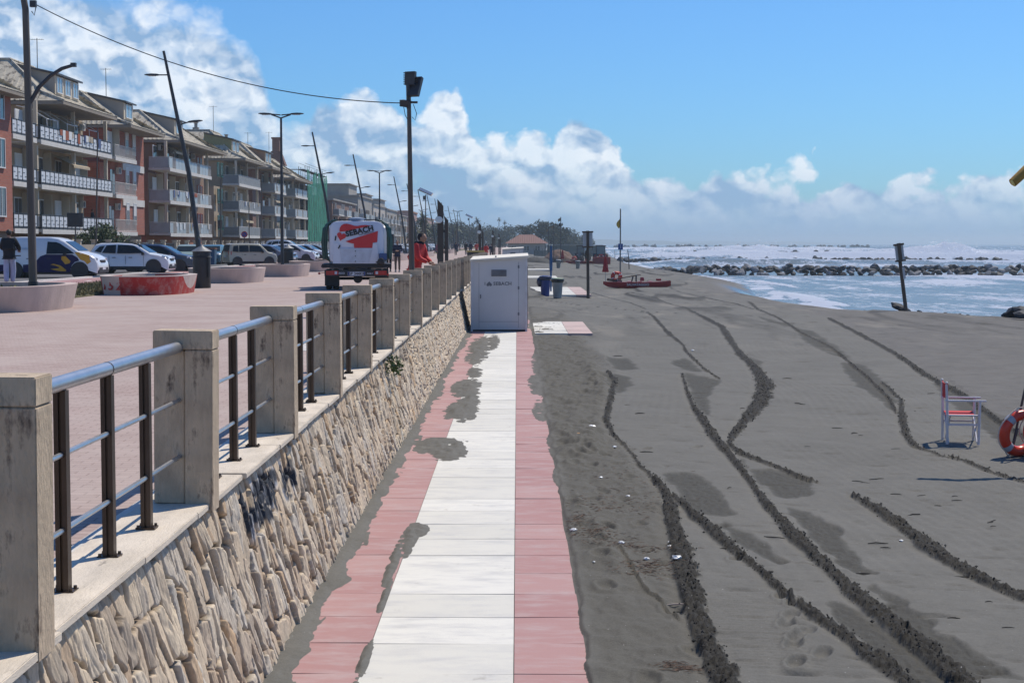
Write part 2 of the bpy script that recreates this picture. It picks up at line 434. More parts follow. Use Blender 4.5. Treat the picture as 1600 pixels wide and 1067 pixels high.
def seg_dist(px, py, line):
    """distance to a polyline, and the run length of the nearest point"""
    best = np.full(px.shape, 1e9); run = np.zeros(px.shape); acc = 0; side = np.zeros(px.shape)
    for a, b in zip(line[:-1], line[1:]):
        d = b - a; l2 = (d * d).sum(); l = math.sqrt(l2)
        t = np.clip(((px - a[0]) * d[0] + (py - a[1]) * d[1]) / l2, 0, 1)
        q = np.hypot(px - a[0] - t * d[0], py - a[1] - t * d[1])
        m = q < best; best = np.where(m, q, best); run = np.where(m, acc + t * l, run)
        side = np.where(m, np.sign(d[0] * (py - a[1]) - d[1] * (px - a[0])), side)
        acc += l
    return best, run, side
def in_poly(px, py, poly):
    r = np.zeros(px.shape, bool); n = len(poly)
    for i in range(n):
        x0, y0 = poly[i]; x1, y1 = poly[(i + 1) % n]
        if y0 == y1: continue
        c = ((y0 > py) != (y1 > py)) & (px < (x1 - x0) * (py - y0) / (y1 - y0) + x0)
        r ^= c
    return r

# sand blown over the boards: centre (X, Y), half sizes, height
DRIFT = []
for (u, v, du, dv, h) in [(703, 703, 30, 17, .05), (690, 697, 40, 14, .045), (730, 605, 24, 14, .05), (722, 640, 26, 18, .055), (735, 625, 14, 10, .05), (742, 582, 12, 9, .04),
                          (748, 545, 18, 22, .05), (770, 535, 10, 12, .03), (655, 828, 14, 9, .035), (640, 840, 12, 26, .035), (618, 870, 8, 40, .028), (600, 935, 6, 30, .022), (566, 1040, 8, 40, .02),
                          (845, 640, 12, 14, .02), (840, 600, 14, 16, .03), (842, 570, 10, 20, .02),
                          (866, 695, 10, 16, .015), (872, 745, 8, 12, .012)]:
    x, y = G(u, v, 0); x2, _ = G(u + du, v, 0); _, ya = G(u, v - dv, 0); _, yb = G(u, v + dv, 0)
    DRIFT.append((x, y, abs(x2 - x), abs(ya - yb) / 2, h))

def build_beach():
    ys = [0.5]
    while ys[-1] < 9.0: ys.append(ys[-1] + 0.08)
    while ys[-1] < 64: ys.append(ys[-1] * 1.0026)
    while ys[-1] < 1500: ys.append(ys[-1] * 1.011)
    ys = np.array(ys)
    nf = 500
    x0 = -1.56
    xr = 0.335 * ys + 0.6
    t = np.linspace(0, 1, nf)
    xr = np.where(ys < 9, 0.335 * 9 + .6, np.minimum(xr, XS(ys) + 8))
    Xf = x0 + (xr[:, None] - x0) * t[None, :]
    far = XS(ys) + 14
    t2 = np.linspace(0, 1, 41)[1:]
    Xo = xr[:, None] + np.maximum(far - xr, 0.5)[:, None] * t2[None, :]
    X = np.concatenate([Xf, Xo], 1); Y = np.repeat(ys[:, None], X.shape[1], 1)
    Z = beach_base(X, Y)
    side = sstep(0.40, 0.60, X)                      # 0 over the boards, 1 on the open beach
    near = 1 - sstep(35, 90, Y)
    clod = np.zeros_like(X); rough = np.zeros_like(X); dark = np.zeros_like(X)
    rag = (fbm(X * 16, Y * 9, 3, 31) - 0.5)
    for line, wd, h in RIDGES:
        L_ = world_poly(line)
        lo = L_.min(0) - 1.2; hi = L_.max(0) + 1.2
        rows = np.where((ys > lo[1]) & (ys < hi[1]))[0]
        if not len(rows): continue
        sl = slice(rows[0], rows[-1] + 1)
        d, run, sd_ = seg_dist(X[sl], Y[sl], L_)
        tot = np.hypot(*np.diff(L_, axis=0).T).sum()
        cum = np.concatenate([[0], np.cumsum(np.hypot(*np.diff(L_, axis=0).T))])
        wpx = np.array((list(wd) + [wd[-1]] * len(line))[:len(line)], float)
        ww = np.interp(run, cum, wpx * .5 * L_[:, 1] / FPX * 1.32) * (0.75 + 0.5 * vnoise(run * 2.2, run * 0 + 3, int(h * 1000) + len(line)))
        ww = ww * sstep(-0.05, .5, run)
        e = d + rag[sl] * 0.55 * ww * np.where(sd_ > 0, 1.7, 0.5)
        m = sstep(1.0, 0.72, e / np.maximum(ww, 1e-3))
        Z[sl] += .36 * h * m * np.sqrt(np.clip(1 - (e / np.maximum(ww, 1e-3)) ** 2, 0, 1)) * 0.8
        # shallow groove along one side left by the blade
        gd = np.abs(d - ww * 1.15) / 0.05
        Z[sl] -= 0.012 * np.exp(-gd ** 2) * (sd_ < 0) * (1 - m)
        clod[sl] = np.maximum(clod[sl], m)
    for poly in PATCH:
        P = world_poly(poly)
        lo = P.min(0) - .3; hi = P.max(0) + .3
        rows = np.where((ys > lo[1]) & (ys < hi[1]))[0]
        if not len(rows): continue
        sl = slice(rows[0], rows[-1] + 1)
        wx = (fbm(X[sl] * 3, Y[sl] * 3, 3, 3) - .5) * .22; wy = (fbm(X[sl] * 3, Y[sl] * 1.5, 3, 9) - .5) * .5
        m = in_poly(X[sl] + wx, Y[sl] + wy, P).astype(float)
        for _ in range(4): m[:, 1:-1] = (m[:, :-2] + m[:, 1:-1] * 2 + m[:, 2:]) / 4; m[1:-1] = (m[:-2] + m[1:-1] * 2 + m[2:]) / 4
        m = m * sstep(.25, .5, m + .35 * (fbm(X[sl] * 5, Y[sl] * 3, 3, 29) - .35))
        rough[sl] = np.maximum(rough[sl], m)
    rough *= (1 - clod)
    Z -= 0.014 * rough
    Z += rough * (fbm(X * 32, Y * 12, 3, 71) - 0.5) * 0.028
    cl = fbm(X * 32, Y * 24, 4, 51); cl2 = fbm(X * 60, Y * 45, 2, 77)
    Z += clod * ((cl - 0.5) * 0.075 + (cl2 - .5) * 0.05)
    # trodden strip beside the boards
    AL = world_poly(RIDGES[0][0][:-1] + RIDGES[1][0][1:])
    xa = np.interp(ys, AL[::-1, 1], AL[::-1, 0])
    trod = sstep(0.15, -0.25, X - xa[:, None]) * side * sstep(75, 45, Y)
    tn = fbm(X * 3.2, Y * 2.6, 4, 14); tn2 = fbm(X * 11, Y * 7, 3, 15)
    far_s = 0.45 + 0.55 * sstep(16, 22, Y)
    Z += trod * ((tn - 0.5) * 0.13 + (tn2 - .5) * 0.06) * far_s
    # low heaps next to the boards
    for (u, v, du, dv, h) in [(895, 690, 22, 14, .07), (925, 690, 14, 16, .06), (905, 790, 14, 12, .05), (940, 840, 18, 22, .05), (960, 880, 14, 18, .04), (905, 820, 30, 16, .03), (940, 1055, 30, 12, .03), (930, 590, 14, 22, .09), (945, 560, 10, 18, .07)]:
        x, y = G(u, v, 0); x2, _ = G(u + du, v, 0); _, ya = G(u, v - dv, 0)
        Z += h * np.exp(-((X - x) / abs(x2 - x)) ** 2 - ((Y - y) / abs(ya - y)) ** 2) * (0.6 + 0.8 * tn2)
    # a scraped line from the heaps down to the stick
    L_ = world_poly([(968, 875), (985, 905), (1005, 940), (1035, 968), (1060, 990)])
    d, _, s_ = seg_dist(X[:900], Y[:900], L_); Z[:900] += 0.03 * np.exp(-(d / .05) ** 2) * (s_ > 0)
    # gentle relief + comb marks of the beach rake
    comb = (1 - clod) * (1 - rough) * side * (1 - trod)
    Z += comb * ((fbm(X * .9, Y * .9, 3, 21) - .5) * 0.05 + (fbm(X * 6, Y * 6, 3, 22) - .5) * 0.008) * near
    arcs = np.sin(2 * PI * (X + 0.35 * np.sin(Y * .35)) / 0.16)
    Z += comb * arcs * 0.0022 * sstep(.45, .6, fbm(X * .5, Y * .22, 2, 61)) * near
    L_ = world_poly([(1095, 940), (1200, 950), (1230, 1000), (1290, 1060), (1180, 1067), (1130, 1060)])
    tr = in_poly(X[:900], Y[:900], L_)
    Z[:900] += tr * comb[:900] * 0.004 * np.sin(2 * PI * Y[:900] / 0.075)
    for i, (u, v) in enumerate(FOOT):
        x, y = G(u, v, -.1); sgn = 1 if i % 2 else -1
        e = ((X - x - .3 * (Y - y)) / 0.055) ** 2 + ((Y - y) / 0.14) ** 2
        Z -= 0.035 * np.exp(-e ** 2); Z += 0.014 * np.exp(-((np.sqrt(e) - 1.35) / .3) ** 2)
    rr_ = random.Random(5)
    for k in range(420):
        y = 10 + 50 * rr_.random() ** 1.5; x = rr_.uniform(1.2, .32 * y); a = rr_.uniform(.03, .11) * (1 + y / 40); b_ = rr_.uniform(.010, .028) * (1 + y / 22); tl = rr_.uniform(-.12, .12)
        i0 = np.searchsorted(ys, y - .25); i1 = np.searchsorted(ys, y + .25); sl = slice(i0, i1)
        e = ((X[sl] - x) / a) ** 2 + ((Y[sl] - y - tl * (X[sl] - x)) / b_) ** 2
        Z[sl] -= rr_.uniform(.008, .022) * (1 + y / 40) * np.exp(-e)
    for k in range(130):
        x = random.uniform(.6, 2.2); y = random.uniform(9, 60); 
        if x > np.interp(y, AL[::-1, 1], AL[::-1, 0]): continue
        i0 = np.searchsorted(ys, y - .5); i1 = np.searchsorted(ys, y + .5); sl = slice(i0, i1)
        e = ((X[sl] - x) / 0.07) ** 2 + ((Y[sl] - y) / 0.15) ** 2
        Z[sl] -= 0.03 * np.exp(-e ** 2); Z[sl] += 0.012 * np.exp(-((np.sqrt(e) - 1.35) / .3) ** 2)
    # far furrows across the graded beach
    ff = fbm(X * 0.35, Y * 0.05, 3, 91)
    Z += (1 - near) * side * (sstep(.60, .66, ff)) * 0.10 * (1 - sstep(200, 400, Y)) * sstep(2, 6, XS(Y) - X)
    clod = np.maximum(clod, (1 - near) * side * sstep(.60, .64, ff) * sstep(.70, .66, ff) * sstep(3, 6, XS(Y) - X) * .8)
    # sand over the boards
    dr = np.full_like(X, -0.035)
    wob = (fbm(X * 9, Y * 2.6, 4, 41) - .5)
    wall_w = 0.07 + 0.11 * (fbm(X * 0 + 3, Y * .7, 3, 8) - .3) + 0.20 * wob
    wall_x = -1.51
    dr = np.maximum(dr, 0.03 * sstep(1.0, 0.0, (X - wall_x) / np.maximum(wall_w * 1.6, .03)) - 0.010)
    for (x, y, a, b, h) in DRIFT:
        i0 = np.searchsorted(ys, y - 2.6 * b - .2); i1 = np.searchsorted(ys, y + 2.6 * b + .2); sl = slice(i0, i1)
        e = ((X[sl] - x) / a) ** 2 + ((Y[sl] - y) / b) ** 2
        ex = np.exp(-e * 1.1); dr[sl] = np.maximum(dr[sl], h * (ex * (1 + 1.5 * wob[sl]) - 0.42) * 1.0 - .03 * (ex < .2) + .055 * ex * (fbm(X[sl] * 11, Y[sl] * 9, 5, 88) - .5))
    dr = np.maximum(dr, sstep(30, 60, Y) * (0.05 * (fbm(X * 1.5, Y * .5, 3, 64) - .56) + .034) - .035)
    edgex = 0.452 + 0.025 * (fbm(X * 0, Y * 2.2, 3, 6) - .35) - 0.03 * sstep(.60, .75, fbm(X * 0 + 9, Y * .8, 2, 66)) + 0.03 * wob * 2
    edge = sstep(0, 0.05, X - edgex)
    dr = np.maximum(dr, -0.035 + 0.06 * edge)
    Zw = dr + 0.004
    Z = np.where(X < .62, Zw * (1 - side) + (Z + 0.028) * side, Z + 0.028 * sstep(2.5, .5, X))
    s = XS(Y) - X
    wet = np.maximum(sstep(2.6, 0.6, s + 1.6 * (fbm(X * .4, Y * .15, 3, 12) - .5)), sstep(1, 0, np.hypot((X - 16.3) / 2.4, (Y - 112) / 22)))
    # the flat damp beach right of the last ridge
    RL = world_poly([(1170, 466), (1294, 493), (1345, 520), (1400, 550), (1450, 585), (1500, 612), (1540, 640), (1640, 700)])
    xr_ = np.interp(ys, RL[::-1, 1], RL[::-1, 0], left=RL[-1, 0] + .5, right=15)
    damp = sstep(0, 0.25, X - xr_[:, None]) * sstep(95, 60, Y) + sstep(7, 3, s) * sstep(60, 90, Y)
    o = gridmesh("beach_sand", X, Y, Z, sand_material(), {"clod": clod, "rough": rough, "wet": wet, "damp": np.clip(damp, 0, 1), "trod": trod, "far": sstep(30, 62, Y) * sstep(.4, 1.2, X) * sstep(2, 6, s)})
    tag(o, "grey volcanic sand beach furrowed by tractors", kind="structure")
    return ys, X, Y, Z, clod

def sand_material():
    m, nt, b = newmat("grey_sand"); Lk = nt.links.new
    tc = N(nt, "ShaderNodeTexCoord")
    def nz(scale, det=8, rough=.6, vec=None):
        n = N(nt, "ShaderNodeTexNoise"); n.inputs["Scale"].default_value = scale; n.inputs["Detail"].default_value = det; n.inputs["Roughness"].default_value = rough
        Lk(vec or tc.outputs["Object"], n.inputs["Vector"]); return n.outputs["Fac"]
    def at(k):
        a = N(nt, "ShaderNodeAttribute"); a.attribute_name = k; return a.outputs["Fac"]
    def mix(f, a, bb, mode="MIX"):
        x = N(nt, "ShaderNodeMix", data_type="RGBA", blend_type=mode)
        for i, q in ((0, f), (6, a), (7, bb)):
            if isinstance(q, (int, float)): x.inputs[i].default_value = q
            elif isinstance(q, tuple): x.inputs[i].default_value = (*q, 1)
            else: Lk(q, x.inputs[i])
        return x.outputs[2]
    def mr(x, a, bb, lo=0, hi=1):
        n = N(nt, "ShaderNodeMapRange"); n.inputs[1].default_value = a; n.inputs[2].default_value = bb; n.inputs[3].default_value = lo; n.inputs[4].default_value = hi
        Lk(x, n.inputs[0]); return n.outputs[0]
    big = mr(nz(.35, 5), .35, .65); mid = mr(nz(2.2, 7), .3, .7); grain = mr(nz(75, 6, .85), .34, .66)
    c = mix(big, (.130, .126, .110), (.168, .162, .140))
    c = mix(mr(nz(.9, 4, .5), .45, .7, 0, .6), c, (.195, .190, .170))
    c = mix(.42, c, mix(grain, (.058, .056, .049), (.210, .205, .185)))
    c = mix(mr(nz(20, 7, .8), .36, .64, 0, .38), c, (.080, .078, .067))
    c = mix(mr(nz(7, 6, .7), .5, .68, 0, .35), c, (.185, .176, .150))
    c = mix(mr(mid, 0, 1, 0, .22), c, (.072, .070, .058))
    c = mix(at("trod"), c, mix(grain, (.062, .058, .048), (.130, .124, .102)))
    c = mix(at("rough"), c, mix(grain, (.040, .038, .031), (.080, .077, .064)))
    c = mix(at("damp"), c, mix(mid, (.100, .095, .086), (.140, .132, .118)))
    mp = N(nt, "ShaderNodeMapping"); mp.inputs["Scale"].default_value = (1.1, .30, 1); Lk(tc.outputs["Object"], mp.inputs[0])
    fm = N(nt, "ShaderNodeMath", operation="MULTIPLY"); Lk(at("far"), fm.inputs[0]); Lk(mr(nz(1.0, 9, .72, mp.outputs[0]), .55, .63, 0, .75), fm.inputs[1])
    c = mix(fm.outputs[0], c, (.060, .056, .045))
    fm = N(nt, "ShaderNodeMath", operation="MULTIPLY"); Lk(at("far"), fm.inputs[0]); Lk(mr(nz(.5, 7, .65, mp.outputs[0]), .36, .46, .7, 0), fm.inputs[1])
    c = mix(fm.outputs[0], c, (.20, .185, .155))
    c = mix(at("clod"), c, mix(mr(nz(42, 6, .8), .38, .62), (.007, .0065, .0055), (.042, .040, .034)))
    c = mix(at("wet"), c, (.060, .058, .055))
    # shell grit: tiny pale specks
    v = N(nt, "ShaderNodeTexVoronoi"); v.inputs["Scale"].default_value = 9; Lk(tc.outputs["Object"], v.inputs["Vector"])
    sp = mr(v.outputs["Distance"], .045, .03)
    c = mix(sp, c, (.45, .44, .42))
    Lk(c, b.inputs["Base Color"])
    ro = N(nt, "ShaderNodeMix", data_type="FLOAT"); Lk(at("wet"), ro.inputs[0]); ro.inputs[2].default_value = .9; ro.inputs[3].default_value = .12
    Lk(ro.outputs[0], b.inputs["Roughness"])
    b.inputs["Specular IOR Level"].default_value = .3
    bp = N(nt, "ShaderNodeBump"); bp.inputs["Strength"].default_value = .5; bp.inputs["Distance"].default_value = .012
    h = N(nt, "ShaderNodeMath", operation="ADD"); Lk(nz(55, 6, .7), h.inputs[0]); Lk(nz(9, 5, .6), h.inputs[1])
    inv = N(nt, "ShaderNodeMath", operation="SUBTRACT"); inv.inputs[0].default_value = 1; Lk(at("wet"), inv.inputs[1])
    hh = N(nt, "ShaderNodeMath", operation="MULTIPLY"); Lk(h.outputs[0], hh.inputs[0]); Lk(inv.outputs[0], hh.inputs[1])
    Lk(hh.outputs[0], bp.inputs["Height"]); Lk(bp.outputs[0], b.inputs["Normal"])
    return m

YS, BX, BY, BZ, BCLOD = build_beach()
def ground_z(x, y):
    i = int(np.clip(np.searchsorted(YS, y), 0, len(YS) - 1)); j = int(np.argmin(np.abs(BX[i] - x)))
    return float(BZ[i, j])

# clods of moist sand thrown up along the ridges: far too many to count
def clods():
    sel = np.argwhere((BCLOD > .35) & (BY > 9) & (BY < 42) & (BX > .6))
    p = RNG.random(len(sel)); sel = sel[p < np.clip(0.20 * BY[sel[:, 0], sel[:, 1]] / 12, 0, .5) * 1.0]
    if len(sel) > 26000: sel = sel[RNG.choice(len(sel), 26000, replace=False)]
    base = np.array([(1, 0, 0), (-.9, .2, 0), (0, 1, .1), (.1, -1, 0), (0, 0, 1), (0, 0, -1)], float)
    tri = np.array([(0, 2, 4), (2, 1, 4), (1, 3, 4), (3, 0, 4), (2, 0, 5), (1, 2, 5), (3, 1, 5), (0, 3, 5)])
    n = len(sel)
    c = np.stack([BX[sel[:, 0], sel[:, 1]], BY[sel[:, 0], sel[:, 1]], BZ[sel[:, 0], sel[:, 1]]], -1)
    c[:, :2] += RNG.normal(0, .018, (n, 2))
    s = 0.0035 + 0.011 * RNG.random(n) ** 2.5 + 0.00012 * c[:, 1]
    v = base[None] * (0.7 + .6 * RNG.random((n, 6, 1))) * s[:, None, None]
    v[:, :, 2] *= .8
    an = RNG.random(n) * 6.28; ca, sa = np.cos(an)[:, None], np.sin(an)[:, None]
    vx = v[:, :, 0] * ca - v[:, :, 1] * sa; vy = v[:, :, 0] * sa + v[:, :, 1] * ca
    v = np.stack([vx, vy, v[:, :, 2]], -1) + c[:, None]
    f = (tri[None] + (np.arange(n) * 6)[:, None, None]).reshape(-1, 3)
    me = bpy.data.meshes.new("sand_clods"); me.from_pydata(v.reshape(-1, 3).tolist(), [], f.tolist())
    me.materials.append(pm("moist_sand", (.036, .034, .029), .95, var=.45, scale=30))
    o = bpy.data.objects.new("sand_clods", me); COL.objects.link(o)
    tag(o, "dark moist sand clods crumbled along the tractor ridges", kind="stuff")
clods()

# ------------------------------------------------------------------ board walk
def board_material(name, a, b_, dirt):
    m, nt, b = newmat(name); Lk = nt.links.new
    tc = N(nt, "ShaderNodeTexCoord"); at = N(nt, "ShaderNodeAttribute"); at.attribute_name = "tone"
    mx = N(nt, "ShaderNodeMix", data_type="RGBA"); Lk(at.outputs["Fac"], mx.inputs[0]); mx.inputs[6].default_value = (*a, 1); mx.inputs[7].default_value = (*b_, 1)
    mp = N(nt, "ShaderNodeMapping"); mp.inputs["Scale"].default_value = (1, 2.5, 1); Lk(tc.outputs["Object"], mp.inputs[0])
    n = N(nt, "ShaderNodeTexNoise"); n.inputs["Scale"].default_value = 2.2; n.inputs["Detail"].default_value = 8; n.inputs["Roughness"].default_value = .65; Lk(mp.outputs[0], n.inputs["Vector"])
    r = N(nt, "ShaderNodeMapRange"); r.inputs[1].default_value = .46; r.inputs[2].default_value = .74; r.inputs[4].default_value = .9; Lk(n.outputs["Fac"], r.inputs[0])
    m2 = N(nt, "ShaderNodeMix", data_type="RGBA"); Lk(r.outputs[0], m2.inputs[0]); Lk(mx.outputs[2], m2.inputs[6]); m2.inputs[7].default_value = (*dirt, 1)
    n2 = N(nt, "ShaderNodeTexNoise"); n2.inputs["Scale"].default_value = 70; n2.inputs["Detail"].default_value = 4; Lk(tc.outputs["Object"], n2.inputs["Vector"])
    r2 = N(nt, "ShaderNodeMapRange"); r2.inputs[1].default_value = .66; r2.inputs[2].default_value = .74; r2.inputs[4].default_value = .5; Lk(n2.outputs["Fac"], r2.inputs[0])
    m3 = N(nt, "ShaderNodeMix", data_type="RGBA"); Lk(r2.outputs[0], m3.inputs[0]); Lk(m2.outputs[2], m3.inputs[6]); m3.inputs[7].default_value = (.25, .24, .22, 1)
    n4 = N(nt, "ShaderNodeTexNoise"); n4.inputs["Scale"].default_value = 3.2; n4.inputs["Detail"].default_value = 12; n4.inputs["Roughness"].default_value = .75; Lk(tc.outputs["Object"], n4.inputs["Vector"])
    r4 = N(nt, "ShaderNodeMapRange"); r4.inputs[1].default_value = .60; r4.inputs[2].default_value = .70; r4.inputs[4].default_value = .65; Lk(n4.outputs["Fac"], r4.inputs[0])
    m4 = N(nt, "ShaderNodeMix", data_type="RGBA"); Lk(r4.outputs[0], m4.inputs[0]); Lk(m3.outputs[2], m4.inputs[6]); m4.inputs[7].default_value = (.30, .285, .25, 1)
    Lk(m4.outputs[2], b.inputs["Base Color"]); b.inputs["Roughness"].default_value = .85
    bp = N(nt, "ShaderNodeBump"); bp.inputs["Strength"].default_value = .15; bp.inputs["Distance"].default_value = .01; Lk(n2.outputs["Fac"], bp.inputs["Height"]); Lk(bp.outputs[0], b.inputs["Normal"])
    return m
M_WHITE = board_material("white_concrete", (.60, .59, .53), (.70, .69, .63), (.48, .48, .47))
M_RED = board_material("red_concrete", (.37, .20, .19), (.42, .25, .235), (.44, .34, .33))
def boards(name, x0, x1, mat, y0, y1, lab, step=0.771, ph=0.0, z=0.0, kind="structure"):
    vs = []; fs = []; tone = []
    y = y0 + ph
    while y < y1:
        a, b_ = y + .005, y + step - .005
        if random.random() < .0: pass
        dz = random.gauss(0, .0013); sk = random.gauss(0, .0015)
        i = len(vs); t = random.random()
        vs += [(x0, a, z + dz - .06), (x1, a, z + dz - .06), (x1, b_, z + dz - .06), (x0, b_, z + dz - .06), (x0, a, z + dz - sk), (x1, a, z + dz + sk), (x1, b_, z + dz + sk), (x0, b_, z + dz - sk)]
        fs += [(i + 4, i + 5, i + 6, i + 7), (i, i + 1, i + 5, i + 4), (i + 1, i + 2, i + 6, i + 5), (i + 2, i + 3, i + 7, i + 6), (i + 3, i, i + 4, i + 7)]
        tone += [t] * 8; y += step
    me = bpy.data.meshes.new(name); me.from_pydata(vs, [], fs)
    at = me.attributes.new("tone", "FLOAT", "POINT"); at.data.foreach_set("value", tone)
    me.materials.append(mat); o = bpy.data.objects.new(name, me); COL.objects.link(o)
    return tag(o, lab, kind=kind)
Y00 = G(803, 1053, 0)[1] % 0.771
boards("white_path", -.985, -.024, M_WHITE, Y00 + 3.084, 150, "white concrete slabs down the middle of the path")
boards("red_path", -1.62, -.990, M_RED, Y00 + 3.084, 150, "faded red slabs between the path and the stone wall", ph=.02)
boards("red_path", -.018, .457, M_RED, Y00 + 3.084, 150, "faded red slabs on the beach side of the path")
# side platforms reaching into the beach
def platform(x0, x1, y0, y1, mat, lab):
    mb = MB(); n = max(1, int((y1 - y0) / .77)); st = (y1 - y0) / n
    vs = 0
    for k in range(n): mb.bbox(x0, x1, y0 + k * st + .006, y0 + (k + 1) * st - .006, -.08, .035 + random.gauss(0, .003))
    o = mb.build("side_path", mat); me = o.data
    at = me.attributes.new("tone", "FLOAT", "POINT"); at.data.foreach_set("value", [random.random() * .8 for _ in me.vertices])
    return tag(o, lab, kind="structure")
platform(.53, 1.52, 47.6, 55, M_WHITE, "white slabs of the side path behind the cabin")
M_PINKP = board_material("pale_pink_concrete", (.50, .37, .34), (.56, .43, .40), (.36, .32, .29))
platform(1.53, 2.25, 47.6, 55, M_PINKP, "pink slabs of the side path behind the cabin")
platform(.8, 3.1, 84, 99, M_WHITE, "white slabs of the second side path by the bins")
platform(3.11, 3.9, 84, 99, M_PINKP, "pink slabs of the second side path by the bins")
platform(.8, 3.2, 126, 134, M_WHITE, "white slabs of the third side path")
platform(.8, 3.4, 165, 172, M_WHITE, "white slabs of the farthest side path")
base = MB(); base.bbox(-1.7, .46, 0, 160, -.5, -.07); tag(base.build("path_bed", pm("bed_sand", (.10, .10, .09), .95)), "sand bed under the path slabs", kind="structure")
# ------------------------------------------------------------------ sea
def sea():
    ys = [30.0]
    while ys[-1] < 8800: ys.append(ys[-1] * (1.0045 if ys[-1] < 700 else 1.009))
    ys = np.array(ys); nc = 520
    xl = XS(ys) - 4.5; xr = np.maximum(0.36 * ys + 60, 100); xr = np.minimum(xr, 3400)
    t = np.linspace(0, 1, nc) ** 1.35
    X = xl[:, None] + (xr - xl)[:, None] * t[None]; Y = np.repeat(ys[:, None], nc, 1)
    s = X - XS(Y)
    out = sstep(170, 260, Y)                           # beyond the first rock arm the sea is rough
    amp = 0.04 + 1.05 * out * (1 - sstep(1500, 4000, Y) * .3)
    amp *= sstep(-2, 12, s) * .85 + .15
    # swell rolling in, crests roughly across the line of sight
    ph = Y * .055 + X * .022 + 3.5 * fbm(X * .012, Y * .008, 3, 2)
    sw = (1 - np.abs(np.sin(ph))) ** 1.6 * 1.5 - .45
    ph2 = Y * .19 + X * .06 + 4 * fbm(X * .03, Y * .02, 3, 7)
    sw2 = (1 - np.abs(np.sin(ph2))) ** 1.4 - .4
    ch = fbm(X * .25, Y * .12, 4, 4) - .5
    Z = WATER + amp * (sw * .8 + sw2 * .35) * (0.5 + fbm(X * .02, Y * .015, 2, 9)) + (.05 + .16 * out) * ch
    # breakers over the submerged bars
    foam = np.zeros_like(X)
    for (yc, wd, x0, x1, h, seed) in [(345, 20, 46, 400, 1.0, 1), (420, 30, 30, 330, 1.0, 2), (560, 45, 60, 500, 1.1, 3), (760, 50, 60, 190, 1.3, 4), (1000, 80, 40, 170, 1.3, 5), (258, 7, 40, 190, .3, 6)]:
        c = yc + (fbm(X * .02, X * 0 + seed, 3, seed) - .5) * wd * 1.3
        m = np.exp(-((Y - c) / wd) ** 2) * sstep(x0 - 20, x0 + 20, X) * sstep(x1 + 60, x1 - 40, X)
        brk = fbm(X * .035, Y * .03, 3, seed + 20)
        Z += m * h * (.4 + 1.0 * brk); foam = np.maximum(foam, m * (.45 + .95 * brk))
    # spray mounds where swell hits the second rock arm
    for (x, y, a, b, h) in [(92, 346, 9, 5, 2.6), (106, 352, 16, 6, 1.5), (78, 350, 14, 6, 1.0), (120, 380, 12, 6, 1.6), (62, 420, 14, 8, 1.5), (100, 640, 26, 14, 3.0), (72, 500, 20, 10, 1.5), (44, 470, 16, 8, .8)]:
        e = np.exp(-((X - x) / a) ** 2 - ((Y - y) / b) ** 2); Z += h * e * (.6 + .8 * fbm(X * .3, Y * .2, 3, 13)); foam = np.maximum(foam, 1.2 * e)
    foam = np.maximum(foam, .33 * out * sstep(850, 400, Y))
    # white caps on crests
    foam = np.maximum(foam, sstep(.30, .75, sw * .8 + ch) * .62 * out * (.55 + .45 * sstep(1400, 500, Y)))
    # lagoon between beach and rocks: thin streaks, thicker by the waterline and against the rocks
    lag = (1 - out) * .29
    lag = np.maximum(lag, .62 * sstep(26, 60, X) * sstep(150, 186, Y) * sstep(230, 190, Y))
    lag = np.maximum(lag, .85 * sstep(2.2, .3, np.abs(s + .2)) * sstep(.35, .6, fbm(X * .2, Y * .12, 3, 30)))
    lag = np.maximum(lag, .36 * sstep(70, 100, Y) * (1 - out))
    for (u, v, du, dv) in [(1235, 462, 30, 5), (1260, 468, 30, 5), (1295, 476, 25, 4), (1213, 445, 12, 5), (1548, 467, 9, 3), (1500, 441, 60, 4), (1560, 435, 40, 5), (1580, 484, 25, 4), (1180, 441, 14, 2)]:
        x, y = G(u, v, WATER); x2, _ = G(u + du, v, WATER); _, y2 = G(u, v - dv, WATER)
        e = np.exp(-((X - x) / abs(x2 - x)) ** 2 - ((Y - y) / abs(y2 - y)) ** 2)
        lag = np.maximum(lag, 1.0 * e); Z += .14 * e * (.5 + fbm(X * 2, Y * 1, 3, 40))
    foam = np.clip(np.maximum(foam, lag), 0, 1.2)
    m, nt, b = newmat("sea_water"); Lk = nt.links.new
    tc = N(nt, "ShaderNodeTexCoord"); at = N(nt, "ShaderNodeAttribute"); at.attribute_name = "foam"
    def nz(sx, sy, det, rough=.65, o=(0, 0, 0)):
        mp = N(nt, "ShaderNodeMapping"); mp.inputs["Scale"].default_value = (sx, sy, 1); mp.inputs["Location"].default_value = o; Lk(tc.outputs["Object"], mp.inputs[0])
        n = N(nt, "ShaderNodeTexNoise"); n.inputs["Scale"].default_value = 1; n.inputs["Detail"].default_value = det; n.inputs["Roughness"].default_value = rough; Lk(mp.outputs[0], n.inputs["Vector"]); return n.outputs["Fac"]
    def mm(op, a, c, cl=False):
        n = N(nt, "ShaderNodeMath", operation=op); n.use_clamp = cl
        for i, q in enumerate((a, c)):
            if isinstance(q, (int, float)): n.inputs[i].default_value = q
            else: Lk(q, n.inputs[i])
        return n.outputs[0]
    fn = mm("ADD", mm("MULTIPLY", nz(.22, .05, 8), .55), mm("MULTIPLY", nz(1.3, .5, 6, .7, (9, 2, 0)), .4))
    f = mm("MULTIPLY", mm("SUBTRACT", mm("ADD", fn, mm("MULTIPLY", at.outputs["Fac"], .45)), .630), 13.0, True)
    d = N(nt, "ShaderNodeBsdfDiffuse"); d.inputs["Color"].default_value = (.93, .94, .94, 1); d.inputs["Roughness"].default_value = 1
